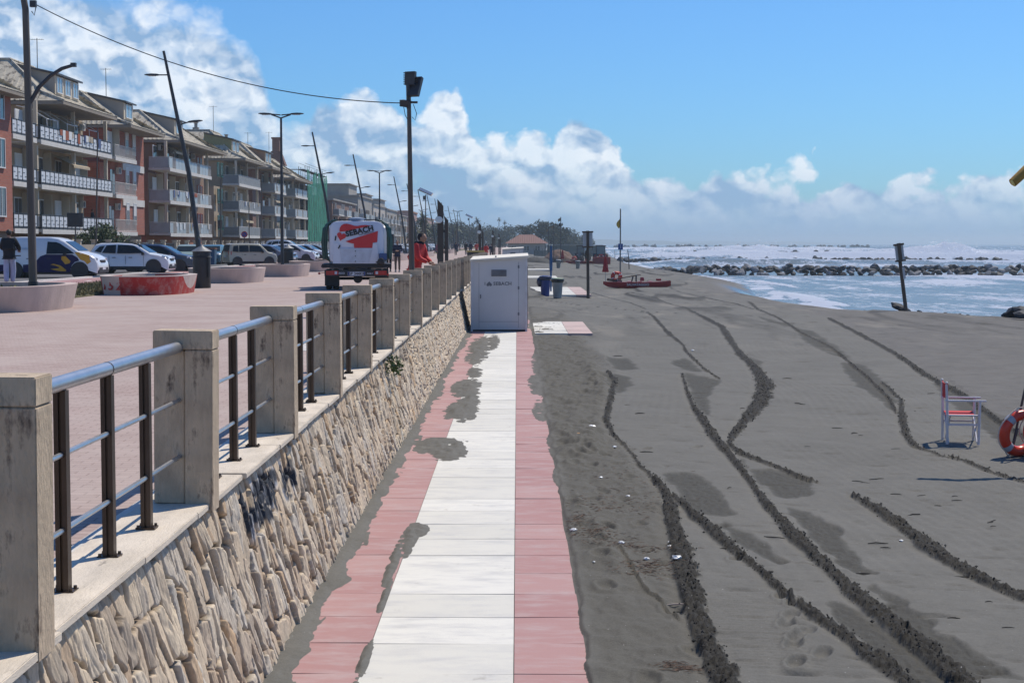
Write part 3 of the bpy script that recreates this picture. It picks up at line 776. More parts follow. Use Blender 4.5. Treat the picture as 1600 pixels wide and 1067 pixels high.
    mx = N(nt, "ShaderNodeMix", data_type="RGBA"); Lk(nz(.02, .01, 4), mx.inputs[0]); mx.inputs[6].default_value = (.10, .125, .115, 1); mx.inputs[7].default_value = (.19, .20, .17, 1)
    Lk(mx.outputs[2], b.inputs["Base Color"]); b.inputs["Roughness"].default_value = .26; b.inputs["IOR"].default_value = 1.33
    bp = N(nt, "ShaderNodeBump"); bp.inputs["Strength"].default_value = .75; bp.inputs["Distance"].default_value = .14
    Lk(mm("ADD", nz(1.1, .6, 6), mm("MULTIPLY", nz(4, 2.4, 4), .35)), bp.inputs["Height"]); Lk(bp.outputs[0], b.inputs["Normal"])
    tl = N(nt, "ShaderNodeBsdfTranslucent"); tl.inputs["Color"].default_value = (.85, .88, .88, 1); md = N(nt, "ShaderNodeMixShader"); md.inputs[0].default_value = .0; Lk(d.outputs[0], md.inputs[1]); Lk(tl.outputs[0], md.inputs[2])
    ms = N(nt, "ShaderNodeMixShader"); Lk(f, ms.inputs[0]); Lk(b.outputs[0], ms.inputs[1]); Lk(md.outputs[0], ms.inputs[2])
    Lk(ms.outputs[0], [n for n in nt.nodes if n.type == "OUTPUT_MATERIAL"][0].inputs["Surface"])
    o = gridmesh("sea_water", X, Y, Z, m, {"foam": foam})
    tag(o, "choppy blue grey sea with white breakers", kind="structure")
sea()
bed = MB(); bed.bbox(-880, 6400, -50, 8900, -3.6, -2.6); tag(bed.build("sea_bed", pm("sea_bed_sand", (.10, .11, .10), .9)), "sand bottom under the sea", kind="structure")

# ------------------------------------------------------------------ rocks
M_ROCK = pm("dark_boulder", (.015, .020, .028), .75, var=.55, scale=1.6, bump=.8, bscale=9, coord="Object", dirt=((.34, .34, .34), 1.3, .60))
def rock_mesh(seed, sub=2):
    bm = bmesh.new(); bmesh.ops.create_icosphere(bm, subdivisions=sub, radius=.5)
    r = np.random.default_rng(seed)
    planes = [(Vector(r.normal(size=3)).normalized(), r.uniform(.26, .42)) for _ in range(11)]
    for v in bm.verts:
        for n, d in planes:
            k = v.co.dot(n) - d
            if k > 0: v.co -= n * k
        v.co *= 1 + float(r.normal()) * .025
        v.co.z *= .8
    me = bpy.data.meshes.new("boulder"); bm.to_mesh(me); bm.free(); me.materials.append(M_ROCK); return me
M_ROCKL = pm('pale_boulder', (.17, .18, .20), .8, var=.5, scale=1.2, bump=.8, bscale=9, dirt=((.045, .05, .06), 1.6, .55))
RM_ = [rock_mesh(i) for i in range(12)]
for i_ in (0, 5, 8, 10): RM_[i_].materials[0] = M_ROCKL
def boulder(x, y, z, s, label, group=None, me=None):
    o = bpy.data.objects.new("boulder", me or random.choice(RM_)); COL.objects.link(o)
    o.location = (x, y, z); o.rotation_euler = (random.gauss(0, .4), random.gauss(0, .4), random.uniform(0, 6.28))
    o.scale = (s * random.uniform(1.0, 1.5), s * random.uniform(.9, 1.3), s * random.uniform(.6, .95))
    return tag(o, label, "boulder", group)
gl = "dark wet boulder in the long rock arm nearest the beach"
x = 17.0
while x < 74:
    for row in range(4):
        if random.random() < .96:
            boulder(x + random.uniform(-.5, .5), 189 + row * .9 + random.uniform(-.3, .3), WATER + ((.12, .5, .78, .72)[row] if x > 22 else .55) + random.uniform(-.1, .1), random.uniform(.85, 1.25), gl, "boulders of the nearest rock arm")
    x += random.uniform(.80, .98)
# the far arms: individual rocks of a second arm near its shore end, the rest read as one mass
g2 = "dark boulder in the second rock arm behind the first"
x = 20; k = 0
while x < 56 and k < 45:
    boulder(x + random.uniform(-.4, .4), 309 + random.uniform(-1, 1), WATER + random.uniform(.1, .65), random.uniform(1.0, 1.8), g2, "boulders of the second rock arm")
    x += random.uniform(.45, .8); k += 1
def rock_mass(name, lab, x0, x1, y, h, s, n):
    vs = []; fs = []
    for i in range(n):
        me = random.choice(RM_); X_ = random.uniform(x0, x1); a = random.uniform(0, 6.28); q = s * random.uniform(.6, 1.2)
        M = Matrix.Translation((X_, y + random.uniform(-1.5, 1.5) + 6 * math.sin(X_ * .03), WATER + random.uniform(0, h))) @ Euler((a, a * 2, a * 3)).to_matrix().to_4x4() @ Matrix.Scale(q, 4)
        b = len(vs); vs += [tuple(M @ v.co) for v in me.vertices]; fs += [tuple(j + b for j in p.vertices) for p in me.polygons]
    m = bpy.data.meshes.new(name); m.from_pydata(vs, [], fs); m.materials.append(M_ROCK)
    o = bpy.data.objects.new(name, m); COL.objects.link(o); tag(o, lab, kind="stuff")
rock_mass("far_rocks", "right half of the second rock arm", 54, 96, 309, .6, 1.5, 120)
rock_mass("far_rocks", "low dark rocks of the breakwaters beyond the second arm", 50, 92, 470, 1.0, 2.0, 70)
rock_mass("far_rocks", "dark rock patches breaking the white surf on the right", 95, 124, 440, 1.1, 2.2, 40)
rock_mass("far_rocks", "thin far breakwater just under the horizon", 90, 330, 1500, 1.6, 4.5, 120)
rock_mass("far_rocks", "small rocks just clear of the water beyond the sand spit", 22, 40, 298, .7, 1.0, 40)
# rocks along the waterline on the right
for (u, v, s, lab) in [(1408, 488, .85, "rounded dark boulder at the foot of the leaning notice post"), (1437, 491, .22, None), (1462, 490, .35, None), (1476, 492, .2, None), (1500, 492, .3, None), (1512, 493, .22, None), (1545, 492, .3, None), (1560, 494, .22, None),
                       (1575, 497, .5, None), (1588, 499, .75, None), (1598, 503, .7, None), (1606, 500, .9, None), (1570, 492, .25, None), (1386, 487, .2, None), (1376, 486, .22, None), (1352, 485, .18, None)]:
    x, y = G(u, v, -.28)
    z = bz(x, y)
    boulder(x, y, z + s * .30, s * 1.02, lab or "small dark rock half buried along the waterline", None if lab else "small rocks along the waterline", RM_[3])

# spray thrown up by the breakers
def spray():
    vs = []; fs = []
    pl = [(140, 520, 30, 8, 1.2, 700), (200, 420, 40, 8, 1.0, 900), (60, 345, 30, 5, .9, 1200), (130, 345, 30, 5, .9, 1200), (92, 344, 10, 4, 2.1, 3000), (76, 350, 14, 4, .8, 900), (102, 352, 14, 4, .8, 900), (98, 636, 26, 8, 2.6, 1400), (52, 470, 22, 8, 1.6, 1200), (66, 500, 26, 8, 1.4, 900), (120, 640, 22, 8, 1.2, 500), (180, 600, 30, 8, 1.5, 500)]
    for (x, y, a, b, h, n) in pl:
        for i in range(n):
            X_ = x + random.gauss(0, a * .55); Y_ = y + random.gauss(0, b)
            t = math.exp(-((X_ - x) / a) ** 2); Z_ = WATER + .4 + abs(random.gauss(0, h * .8)) * t
            q = random.uniform(.04, .11) * (y / 350) ** .8
            o = len(vs)
            for _ in range(3): vs.append((X_ + random.gauss(0, q), Y_ + random.gauss(0, q), Z_ + random.gauss(0, q)))
            fs.append((o, o + 1, o + 2))
    me = bpy.data.meshes.new("spray"); me.from_pydata(vs, [], fs)
    m, nt, b = newmat("spray_drops"); b.inputs["Base Color"].default_value = (.85, .88, .9, 1); b.inputs["Roughness"].default_value = 1; b.inputs["Alpha"].default_value = .55
    b.inputs["Transmission Weight"].default_value = 0.0
    tr = N(nt, "ShaderNodeBsdfTranslucent"); tr.inputs["Color"].default_value = (.95, .97, 1, 1); tp = N(nt, "ShaderNodeBsdfTransparent"); dd = N(nt, "ShaderNodeBsdfDiffuse"); dd.inputs["Color"].default_value = (.9, .92, .94, 1)
    a1 = N(nt, "ShaderNodeMixShader"); a1.inputs[0].default_value = .5; nt.links.new(dd.outputs[0], a1.inputs[1]); nt.links.new(tr.outputs[0], a1.inputs[2]); a2 = N(nt, "ShaderNodeMixShader"); a2.inputs[0].default_value = .55
    nt.links.new(tp.outputs[0], a2.inputs[1]); nt.links.new(a1.outputs[0], a2.inputs[2]); nt.links.new(a2.outputs[0], [n for n in nt.nodes if n.type == "OUTPUT_MATERIAL"][0].inputs["Surface"])
    me.materials.append(m); o = bpy.data.objects.new("spray", me); COL.objects.link(o)
    tag(o, "white spray thrown up where breakers meet the rocks", kind="stuff")
spray()
# faint coast far across the bay
def far_coast():
    mb = MB()
    for (x0, x1, y, h, seed) in [(180, 1700, 7800, 22, 1), (-800, 700, 5200, 26, 2)]:
        n = 90; top = []; 
        for i in range(n + 1):
            t = i / n; xx = x0 + (x1 - x0) * t
            top.append((xx, h * (.35 + .5 * float(fbm(np.array([t * 22.]), np.array([seed * 3.]), 4, seed)[0])) * min(1, (1 - t) * 5)))
        for (a, ha), (b_, hb) in zip(top[:-1], top[1:]):
            mb.add([(a, y, -2), (b_, y, -2), (b_, y + 500, -2), (a, y + 500, -2), (a, y + 120, ha), (b_, y + 120, hb), (b_, y + 380, hb), (a, y + 380, ha)], [(0, 1, 5, 4), (4, 5, 6, 7), (2, 3, 7, 6), (0, 4, 7, 3), (1, 2, 6, 5)])
    tag(mb.build("far_coast_hills", pm("far_coast", (.10, .13, .11), .9)), "low coast across the bay under the haze", kind="structure")
far_coast()
PZ = 1.20           # promenade level
CZ = 1.23           # coping top
XC = -1.745         # beach-side edge of the coping
# ------------------------------------------------------------------ stone wall
def voronoi(a, b, jit=.9, s=0):
    ia = np.floor(a); ib = np.floor(b)
    f1 = np.full(a.shape, 9.); f2 = np.full(a.shape, 9.); cid = np.zeros(a.shape); ca = np.zeros(a.shape); cb = np.zeros(a.shape)
    for da in (-1, 0, 1, 2, -2):
        for db in (-1, 0, 1):
            xa = ia + da; xb = ib + db
            px = xa + .5 + jit * (_hash(xa, xb, s) - .5); py = xb + .5 + jit * (_hash(xa, xb, s + 9) - .5)
            d = np.maximum(np.abs(a - px) * 1.0, np.abs(b - py) * .9) * .55 + np.hypot(a - px, b - py) * .45
            n1 = d < f1
            f2 = np.where(n1, f1, np.minimum(f2, d)); f1 = np.where(n1, d, f1)
            cid = np.where(n1, _hash(xa, xb, s + 33), cid); ca = np.where(n1, a - px, ca); cb = np.where(n1, b - py, cb)
    return f1, f2, cid, ca, cb
def wall_material():
    m, nt, b = newmat("split_stone"); Lk = nt.links.new
    tc = N(nt, "ShaderNodeTexCoord")
    def at(k):
        a = N(nt, "ShaderNodeAttribute"); a.attribute_name = k; return a.outputs["Fac"]
    cr = N(nt, "ShaderNodeValToRGB"); e = cr.color_ramp.elements
    cols = [(0, (.50, .37, .25)), (.2, (.68, .56, .41)), (.4, (.58, .46, .33)), (.58, (.58, .53, .45)), (.74, (.74, .61, .44)), (.88, (.44, .37, .29)), (1, (.62, .44, .27))]
    e[0].position = 0; e[0].color = (*cols[0][1], 1); e[1].position = 1; e[1].color = (*cols[-1][1], 1)
    for p, c in cols[1:-1]: q = e.new(p); q.color = (*c, 1)
    Lk(at("cid"), cr.inputs[0])
    n = N(nt, "ShaderNodeTexNoise"); n.inputs["Scale"].default_value = 26; n.inputs["Detail"].default_value = 8; n.inputs["Roughness"].default_value = .75
    mp = N(nt, "ShaderNodeMapping"); mp.inputs["Scale"].default_value = (1, 1.6, .5); Lk(tc.outputs["Object"], mp.inputs[0]); Lk(mp.outputs[0], n.inputs["Vector"])
    r = N(nt, "ShaderNodeMapRange"); r.inputs[1].default_value = .44; r.inputs[2].default_value = .70; r.inputs[4].default_value = .62; Lk(n.outputs["Fac"], r.inputs[0])
    m1 = N(nt, "ShaderNodeMix", data_type="RGBA"); Lk(r.outputs[0], m1.inputs[0]); Lk(cr.outputs[0], m1.inputs[6]); m1.inputs[7].default_value = (.27, .225, .175, 1)
    m2 = N(nt, "ShaderNodeMix", data_type="RGBA"); Lk(at("gap"), m2.inputs[0]); Lk(m1.outputs[2], m2.inputs[6]); m2.inputs[7].default_value = (.085, .058, .04, 1)
    n2 = N(nt, "ShaderNodeTexNoise"); n2.inputs["Scale"].default_value = 22; n2.inputs["Detail"].default_value = 5; Lk(tc.outputs["Object"], n2.inputs["Vector"])
    g = N(nt, "ShaderNodeMath", operation="MULTIPLY"); Lk(at("paint"), g.inputs[0])
    r2 = N(nt, "ShaderNodeMapRange"); r2.inputs[1].default_value = .25; r2.inputs[2].default_value = .42; Lk(n2.outputs["Fac"], r2.inputs[0]); Lk(r2.outputs[0], g.inputs[1])
    m3 = N(nt, "ShaderNodeMix", data_type="RGBA"); Lk(g.outputs[0], m3.inputs[0]); Lk(m2.outputs[2], m3.inputs[6]); m3.inputs[7].default_value = (.045, .052, .065, 1)
    m4 = N(nt, "ShaderNodeMix", data_type="RGBA"); Lk(at("white"), m4.inputs[0]); Lk(m3.outputs[2], m4.inputs[6]); m4.inputs[7].default_value = (.55, .57, .62, 1)
    Lk(m4.outputs[2], b.inputs["Base Color"]); b.inputs["Roughness"].default_value = .92; b.inputs["Specular IOR Level"].default_value = .2
    bp = N(nt, "ShaderNodeBump"); bp.inputs["Strength"].default_value = .7; bp.inputs["Distance"].default_value = .012; Lk(n.outputs["Fac"], bp.inputs["Height"]); Lk(bp.outputs[0], b.inputs["Normal"])
    return m
def stone_wall():
    ys = [1.0]
    while ys[-1] < 5.5: ys.append(ys[-1] + .03)
    while ys[-1] < 26: ys.append(ys[-1] * 1.0008)
    while ys[-1] < 62: ys.append(ys[-1] * 1.00135)
    while ys[-1] < 175: ys.append(ys[-1] * 1.004)
    ys = np.array(ys); L_ = 1.24
    t = np.linspace(0, L_, 170)
    Y = np.repeat(ys[:, None], len(t), 1); T = np.repeat(t[None], len(ys), 0)
    sh = Y - .22 * T + .06 * (fbm(Y * 2, T * 2, 2, 3) - .5)
    a = sh / .125; bb = T / .27 + .25 * fbm(Y * 1.5, T * 0, 2, 5)
    a = a + .14 * (fbm(Y * 10, T * 3.5, 2, 8) - .5); bb = bb + .12 * (fbm(Y * 6, T * 3, 2, 18) - .5)
    f1, f2, cid, ca, cb = voronoi(a, bb, .95, 3)
    g1 = f2 - f1
    a2 = sh / .05 + .3 * (fbm(Y * 12, T * 4, 2, 61) - .5); b2 = T / .36 + .3 * fbm(Y * 5, T * 3, 2, 4)
    h1, h2, cid2, _, _ = voronoi(a2, b2, .9, 44)
    sub = sstep(.0, .2, h2 - h1)
    gap = sstep(.12, .02, g1)
    w1 = _hash(np.floor(cid * 9999), cid * 0, 2); w2 = _hash(np.floor(cid * 9999), cid * 0, 6)
    D = .030 + (.030 * cid + ca * (w1 - .5) * .062 + cb * (w2 - .5) * .042) * sstep(0, .16, g1) - .042 * gap
    D += .007 * (sub - 1) * (cid > .35)
    D += .009 * (fbm(Y * 30, T * 7, 4, 9) - .5) + .007 * (fbm(Y * 60, T * 18, 3, 10) - .5)
    D *= sstep(-.02, .06, T) * .35 + .65
    nx, nz = .977, .212; dx, dz = .212, -.977
    X = -1.80 + dx * T + nx * (D - .045); Z = CZ - .045 + dz * T + nz * (D - .045)
    # sprayed dark scrawl
    def P(u, v):  # picture point -> wall coordinates
        d = RM @ np.array([(u - 800) / FPX, -(v - 533.5) / FPX, -1.0])
        p0 = np.array([-1.80, 0, CZ - .045]); n_ = np.array([nx, 0, nz]); q = n_.dot(p0 - np.array([0, 0, CAMZ])) / n_.dot(d)
        h = d * q + np.array([0, 0, CAMZ]); return np.array([h[1], (CZ - .045 - h[2]) / .977])
    paint = np.zeros_like(Y); white = np.zeros_like(Y)
    for ln, wd in [([(379, 782), (388, 815)], .075), ([(386, 792), (392, 830), (398, 800)], .05), ([(396, 775), (404, 812), (410, 790)], .08), ([(408, 756), (416, 800), (424, 768)], .09), ([(424, 748), (432, 778)], .075), ([(440, 735), (446, 768), (450, 730)], .06), ([(447, 716), (455, 748), (460, 742)], .07), ([(393, 770), (430, 742)], .06)]:
        d, _, _ = seg_dist(Y, T, np.array([P(*p) for p in ln]))
        paint = np.maximum(paint, sstep(wd * 1.3, wd * .8, d + .05 * (fbm(Y * 9, T * 9, 3, 5) - .5)))
        white = np.maximum(white, .5 * sstep(wd * 1.9, wd, d) * sstep(.5, .62, fbm(Y * 12, T * 5, 3, 55)) * sstep(wd * .5, wd, d))
    o = gridmesh("wall_facing", X, Y, Z, wall_material(), {"cid": cid, "gap": gap, "paint": paint, "white": white})
    # faces must look towards the beach
    mb = MB(); mb.add([(-1.86, 1, CZ - .05), (-2.3, 1, CZ - .05), (-2.3, 175, CZ - .05), (-1.86, 175, CZ - .05), (-1.62, 1, -.3), (-2.3, 1, -.3), (-2.3, 175, -.3), (-1.62, 175, -.3)], [(0, 1, 2, 3), (0, 3, 7, 4), (1, 5, 6, 2), (0, 4, 5, 1), (3, 2, 6, 7)])
    w_ = mb.build("stone_wall", pm("mortar", (.22, .18, .14), .95)); o.parent = w_
    tag(w_, "battered retaining wall of upright tan split stones", "wall")
    return w_
stone_wall()
# ------------------------------------------------------------------ coping
M_TRAV = pm("travertine", (.62, .545, .44), .75, var=.22, scale=6, bump=.25, bscale=90, dirt=((.20, .17, .135), 9, .60), stretch=(1, .35, 2.2))
M_TRAVP = pm("travertine_post", (.50, .395, .275), .8, var=.28, scale=7, bump=.45, bscale=70, dirt=((.10, .07, .05), 7.5, .54), stretch=(1.2, 1.2, .42))
cp = thing("wall_coping", "travertine coping slabs along the top of the stone wall", "coping", (0, 0, 0))
y = 2.0; k = 0; mb = MB(); slabs = MB()
y = 3.0
while y < 175:
    ln = random.uniform(1.15, 1.75)
    dxo = random.uniform(-.012, .014); dz = random.uniform(-.006, .006)
    if 6.9 < y + ln / 2 < 8.0: dxo -= .03; dz += .02
    slabs.box(((XC - 2.13) / 2 + dxo, y + ln / 2, CZ - .018 + dz), (abs(XC + 2.13), ln - .012, .036), rz=random.gauss(0, .003), rx=random.gauss(0, .0015))
    y += ln
so_ = slabs.build("coping_slab", M_TRAV, cp, bevel=.004)
e = MB(); e.bbox(-2.20, -2.145, 1, 175, PZ - .05, PZ + .012); e.build("kerb_strip", pm("pale_strip", (.62, .59, .53), .8), cp)
# small weed growing from the joint
wd = thing("wall_weed", "small green weed growing out of the wall below the coping", "weed", (0, 0, 0))
def leafclump(c, r, n, size, seed, flat=.8):
    rr = random.Random(seed); m = MB()
    for i in range(n):
        a = rr.uniform(0, 6.28); b = rr.uniform(-1, 1); q = r * rr.random() ** .4
        p = Vector((c[0] + q * math.cos(a) * math.sqrt(1 - b * b), c[1] + q * math.sin(a) * math.sqrt(1 - b * b), c[2] + q * b * flat))
        s = size * rr.uniform(.6, 1.4); d1 = Vector((rr.gauss(0, 1), rr.gauss(0, 1), rr.gauss(0, 1))).normalized() * s; d2 = Vector((rr.gauss(0, 1), rr.gauss(0, 1), rr.gauss(0, 1))).normalized() * s * .5
        m.add([p - d1, p + d2, p + d1, p - d2], [(0, 1, 2, 3)])
    return m
M_WEED = pm("weed_leaves", (.07, .12, .035), .7, var=.5, scale=20)
gx, gy = G(631, 548, .95)
leafclump((-1.66, 21.5, 1.06), .13, 160, .035, 5, 1.2).build("leaves", M_WEED, wd, normals=False)
MB().tube([(-1.76, 21.5, 1.18), (-1.68, 21.5, 1.10), (-1.66, 21.5, .98)], .006, 5).build("stem", M_WEED, wd)
# ------------------------------------------------------------------ railing
M_BRONZE = pm("bronze_steel", (.072, .050, .036), .42, metal=.55, var=.25, scale=5, spec=.5)
M_STEEL = pm("satin_steel", (.44, .45, .47), .34, metal=.85, var=.12, scale=8)
POST_P = 3.32; POST_Y0 = 5.70
def make_post():
    t = thing("railing_post", "travertine railing post nearest the camera", "post", (-1.90, POST_Y0, CZ), 0, "travertine posts of the promenade railing")
    m = MB(); m.bbox(.012, .170, 0, .20, -.05, .875); m.build("shaft", M_TRAVP, t, bevel=.004)
    m = MB(); m.bbox(-.165, .010, .012, .20, .002, .872); m.build("side_slab", M_TRAVP, t, bevel=.004)
    m = MB(); m.bbox(-.168, .170, -.002, .203, .878, .985); m.build("cap", M_TRAVP, t, bevel=.005)
    return t
def make_bay():
    t = thing("railing", "steel railing panel", "railing", (-1.92, POST_Y0 + .20, CZ), 0, "steel railing panels between the posts")
    Lb = POST_P - .20
    m = MB(); m.tube([(0, -.02, .885), (0, Lb * .5 - .004, .885)], .033, 14); m.tube([(0, Lb * .5 + .004, .885), (0, Lb + .02, .885)], .033, 14); m.build("handrail", M_STEEL, t, smooth=True)
    m = MB(); m.tube([(0, Lb * .5 - .006, .885), (0, Lb * .5 + .006, .885)], .0345, 14); m.build("joint_sleeve", M_BRONZE, t, smooth=True)
    for zz in (.585, .265):
        m = MB(); m.tube([(.004, -.01, zz), (.004, Lb + .01, zz)], .0125, 8); m.build("crossbar", M_STEEL, t, smooth=True)
    for q in (.80, 1.56, 2.32):
        m = MB(); m.bbox(-.026, -.006, q - .028, q + .028, .008, .855); m.bbox(.006, .026, q - .028, q + .028, .008, .855); m.bbox(-.006, .006, q - .016, q + .016, .004, .86)
        m.build("baluster", M_BRONZE, t)
        m = MB(); m.bbox(-.05, .05, q - .045, q + .045, -.001, .008)
        for sx, sy in ((-1, -1), (1, -1), (1, 1), (-1, 1)): m.cyl((sx * .038, q + sy * .034, .007), (sx * .038, q + sy * .034, .02), .008, n=6)
        m.build("base_plate", M_BRONZE, t)
    return t
post = make_post(); bay = make_bay()
NP = 27
ordn = ["", "second", "third", "fourth", "fifth", "sixth", "seventh", "eighth", "ninth", "tenth", "eleventh", "twelfth", "thirteenth", "fourteenth", "fifteenth", "sixteenth", "seventeenth", "eighteenth", "nineteenth", "twentieth"]
for k in range(NP):
    p = post if k == 0 else copy_tree(post)
    p.location = (-1.90 + random.gauss(0, .006), POST_Y0 + k * POST_P, CZ + random.gauss(0, .006)); p.rotation_euler = (0, random.gauss(0, .004), random.gauss(0, .006))
    if k == 0: p["label"] = "travertine railing post cut by the left edge of the picture"
    elif k < 14: p["label"] = "travertine railing post, %s from the camera" % ordn[k]
    else: p["label"] = "distant travertine railing post next to the white cabin"
    b = bay if k == 0 else copy_tree(bay)
    b.location = (-1.92, POST_Y0 + .20 + k * POST_P, CZ)
    b["label"] = ("railing panel right of the post at the picture's left edge" if k == 0 else ("railing panel behind the %s travertine post from the camera" % ordn[k] if k < 14 else "distant railing panel behind the white cabin"))
# nearer neighbours out of the frame keep the row going for other viewpoints
for k in (-1,):
    p = copy_tree(post); p.location = (-1.90, POST_Y0 - POST_P, CZ); p["label"] = "travertine railing post just outside the picture"
    b = copy_tree(bay); b.location = (-1.92, POST_Y0 + .2 - POST_P, CZ); b["label"] = "railing panel left of the post at the picture's left edge"

# ------------------------------------------------------------------ promenade, grass, bike lane, road
def paver_material():
    m, nt, b = newmat("pink_pavers"); Lk = nt.links.new
    tc = N(nt, "ShaderNodeTexCoord")
    br = N(nt, "ShaderNodeTexBrick"); br.inputs["Scale"].default_value = 1; br.inputs["Brick Width"].default_value = .20; br.inputs["Row Height"].default_value = .10
    br.inputs["Mortar Size"].default_value = .006; br.inputs["Mortar Smooth"].default_value = .3; br.inputs["Bias"].default_value = 0
    br.inputs["Color1"].default_value = (.345, .26, .23, 1); br.inputs["Color2"].default_value = (.42, .325, .29, 1); br.inputs["Mortar"].default_value = (.22, .155, .135, 1)
    Lk(tc.outputs["Object"], br.inputs["Vector"])
    n = N(nt, "ShaderNodeTexNoise"); n.inputs["Scale"].default_value = .6; n.inputs["Detail"].default_value = 9; n.inputs["Roughness"].default_value = .65; Lk(tc.outputs["Object"], n.inputs["Vector"])
    r = N(nt, "ShaderNodeMapRange"); r.inputs[1].default_value = .35; r.inputs[2].default_value = .7; r.inputs[4].default_value = .7; Lk(n.outputs["Fac"], r.inputs[0])
    mx = N(nt, "ShaderNodeMix", data_type="RGBA"); Lk(r.outputs[0], mx.inputs[0]); Lk(br.outputs["Color"], mx.inputs[6]); mx.inputs[7].default_value = (.47, .395, .355, 1)
    n2 = N(nt, "ShaderNodeTexNoise"); n2.inputs["Scale"].default_value = 14; n2.inputs["Detail"].default_value = 6; Lk(tc.outputs["Object"], n2.inputs["Vector"])
    r2 = N(nt, "ShaderNodeMapRange"); r2.inputs[1].default_value = .62; r2.inputs[2].default_value = .8; r2.inputs[4].default_value = .5; Lk(n2.outputs["Fac"], r2.inputs[0])
    m2 = N(nt, "ShaderNodeMix", data_type="RGBA"); Lk(r2.outputs[0], m2.inputs[0]); Lk(mx.outputs[2], m2.inputs[6]); m2.inputs[7].default_value = (.20, .15, .13, 1)
    Lk(m2.outputs[2], b.inputs["Base Color"]); b.inputs["Roughness"].default_value = .88; b.inputs["Specular IOR Level"].default_value = .25
    bp = N(nt, "ShaderNodeBump"); bp.inputs["Strength"].default_value = .5; bp.inputs["Distance"].default_value = .008; bp.invert = True
    Lk(br.outputs["Fac"], bp.inputs["Height"]); Lk(bp.outputs[0], b.inputs["Normal"])
    return m
def sheet(name, x0, x1, y0, y1, z, mat, lab, kind="structure", ny=1):
    m = MB()
    for k in range(ny): m.add([(x0, y0 + (y1 - y0) * k / ny, z), (x1, y0 + (y1 - y0) * k / ny, z), (x1, y0 + (y1 - y0) * (k + 1) / ny, z), (x0, y0 + (y1 - y0) * (k + 1) / ny, z)], [(0, 1, 2, 3)])
    o = m.build(name, mat, normals=False); tag(o, lab, kind=kind); return o
M_PAV = paver_material()
pb = MB(); pb.bbox(-16.0, -2.205, -5, 900, PZ - .4, PZ); tag(pb.build("promenade", M_PAV), "wide promenade paved with small pink bricks", kind="structure")
pb = MB(); pb.bbox(-2.144, -2.0, 1, 175, PZ - .4, PZ - .02); tag(pb.build("promenade_edge", M_PAV), "strip of paving under the railing", kind="structure")
M_GRASS = pm("dry_grass", (.115, .105, .045), .95, var=.45, scale=3, bump=.6, bscale=40, dirt=((.19, .15, .10), 2.5, .58))
for (y0, y1) in [(-5, 34.5), (34.5, 900)]:
    g = MB(); g.bbox(-16.0, -12.25, y0, y1, PZ - .05, PZ + .035); tag(g.build("grass_strip", M_GRASS), "dry brown grass strip between promenade and bike lane", kind="structure")
# blades standing up from the strips
def blades():
    vs = []; fs = []
    for i in range(26000):
        y_ = 30 + 75 * random.random() ** 1.3; x_ = random.uniform(-16.0, -12.25); h = random.uniform(.04, .12)
        o = len(vs); a = random.uniform(0, 3.14); q = .02
        vs += [(x_ - q * math.cos(a), y_ - q * math.sin(a), PZ + .03), (x_ + q * math.cos(a), y_ + q * math.sin(a), PZ + .03), (x_ + random.gauss(0, .03), y_ + random.gauss(0, .03), PZ + .03 + h)]; fs.append((o, o + 1, o + 2))
    me = bpy.data.meshes.new("grass_blades"); me.from_pydata(vs, [], fs); me.materials.append(pm("grass_blade", (.16, .14, .06), .8, var=.5, scale=1.5))
    o = bpy.data.objects.new("grass_blades", me); COL.objects.link(o); tag(o, "short dry grass along the bike lane", kind="stuff")
blades()
M_ASPH = pm("asphalt", (.115, .115, .118), .9, var=.15, scale=.8, bump=.4, bscale=80)
M_BIKE = pm("bike_lane_red", (.36, .20, .19), .85, var=.12, scale=1.2)
M_LINE = pm("road_paint", (.74, .73, .70), .8, var=.12, scale=3)
ground = MB(); ground.bbox(-880, -16.0, -60, 8000, -2.4, PZ - .06); tag(ground.build("ground", pm("dry_ground", (.17, .15, .12), .95, var=.25, scale=.2)), "dry ground behind the promenade", kind="structure")
sheet("bike_lane", -19.2, -16.0, -20, 900, PZ - .02, M_BIKE, "faded red bicycle lane beside the road")
for xx in (-16.15, -18.95): sheet("lane_line", xx - .07, xx + .07, -20, 900, PZ - .014, M_LINE, "white edge line of the bicycle lane")
dm = MB(); y = 20
while y < 300: dm.bbox(-17.62, -17.5, y, y + 1.0, PZ - .03, PZ - .012); y += 3
tag(dm.build("lane_dashes", M_LINE), "white dashes along the middle of the bicycle lane", kind="structure")
kb = MB(); kb.bbox(-19.42, -19.2, -20, 900, PZ - .2, PZ + .035); tag(kb.build("kerb", pm("kerb_stone", (.62, .60, .56), .85)), "pale kerb between bicycle lane and parking", kind="structure")
sheet("road", -25.5, -19.42, -20, 900, PZ - .045, M_ASPH, "grey asphalt road with nose-in parking")
pv_ = MB(); pv_.bbox(-28.0, -25.5, -20, 900, PZ - .2, PZ + .06); tag(pv_.build("pavement", pm("far_pavement", (.33, .31, .28), .9)), "narrow pavement in front of the garden walls", kind="structure")
cp_ = G(466, 543, PZ)
# white paving square seen through the railing
q = MB(); q.bbox(-3.7, -2.8, 22.4, 24.2, PZ - .01, PZ + .004)
tag(q.build("pale_paving_band", pm("pale_paver", (.55, .53, .50), .85)), "pale square set into the pink paving", kind="structure")
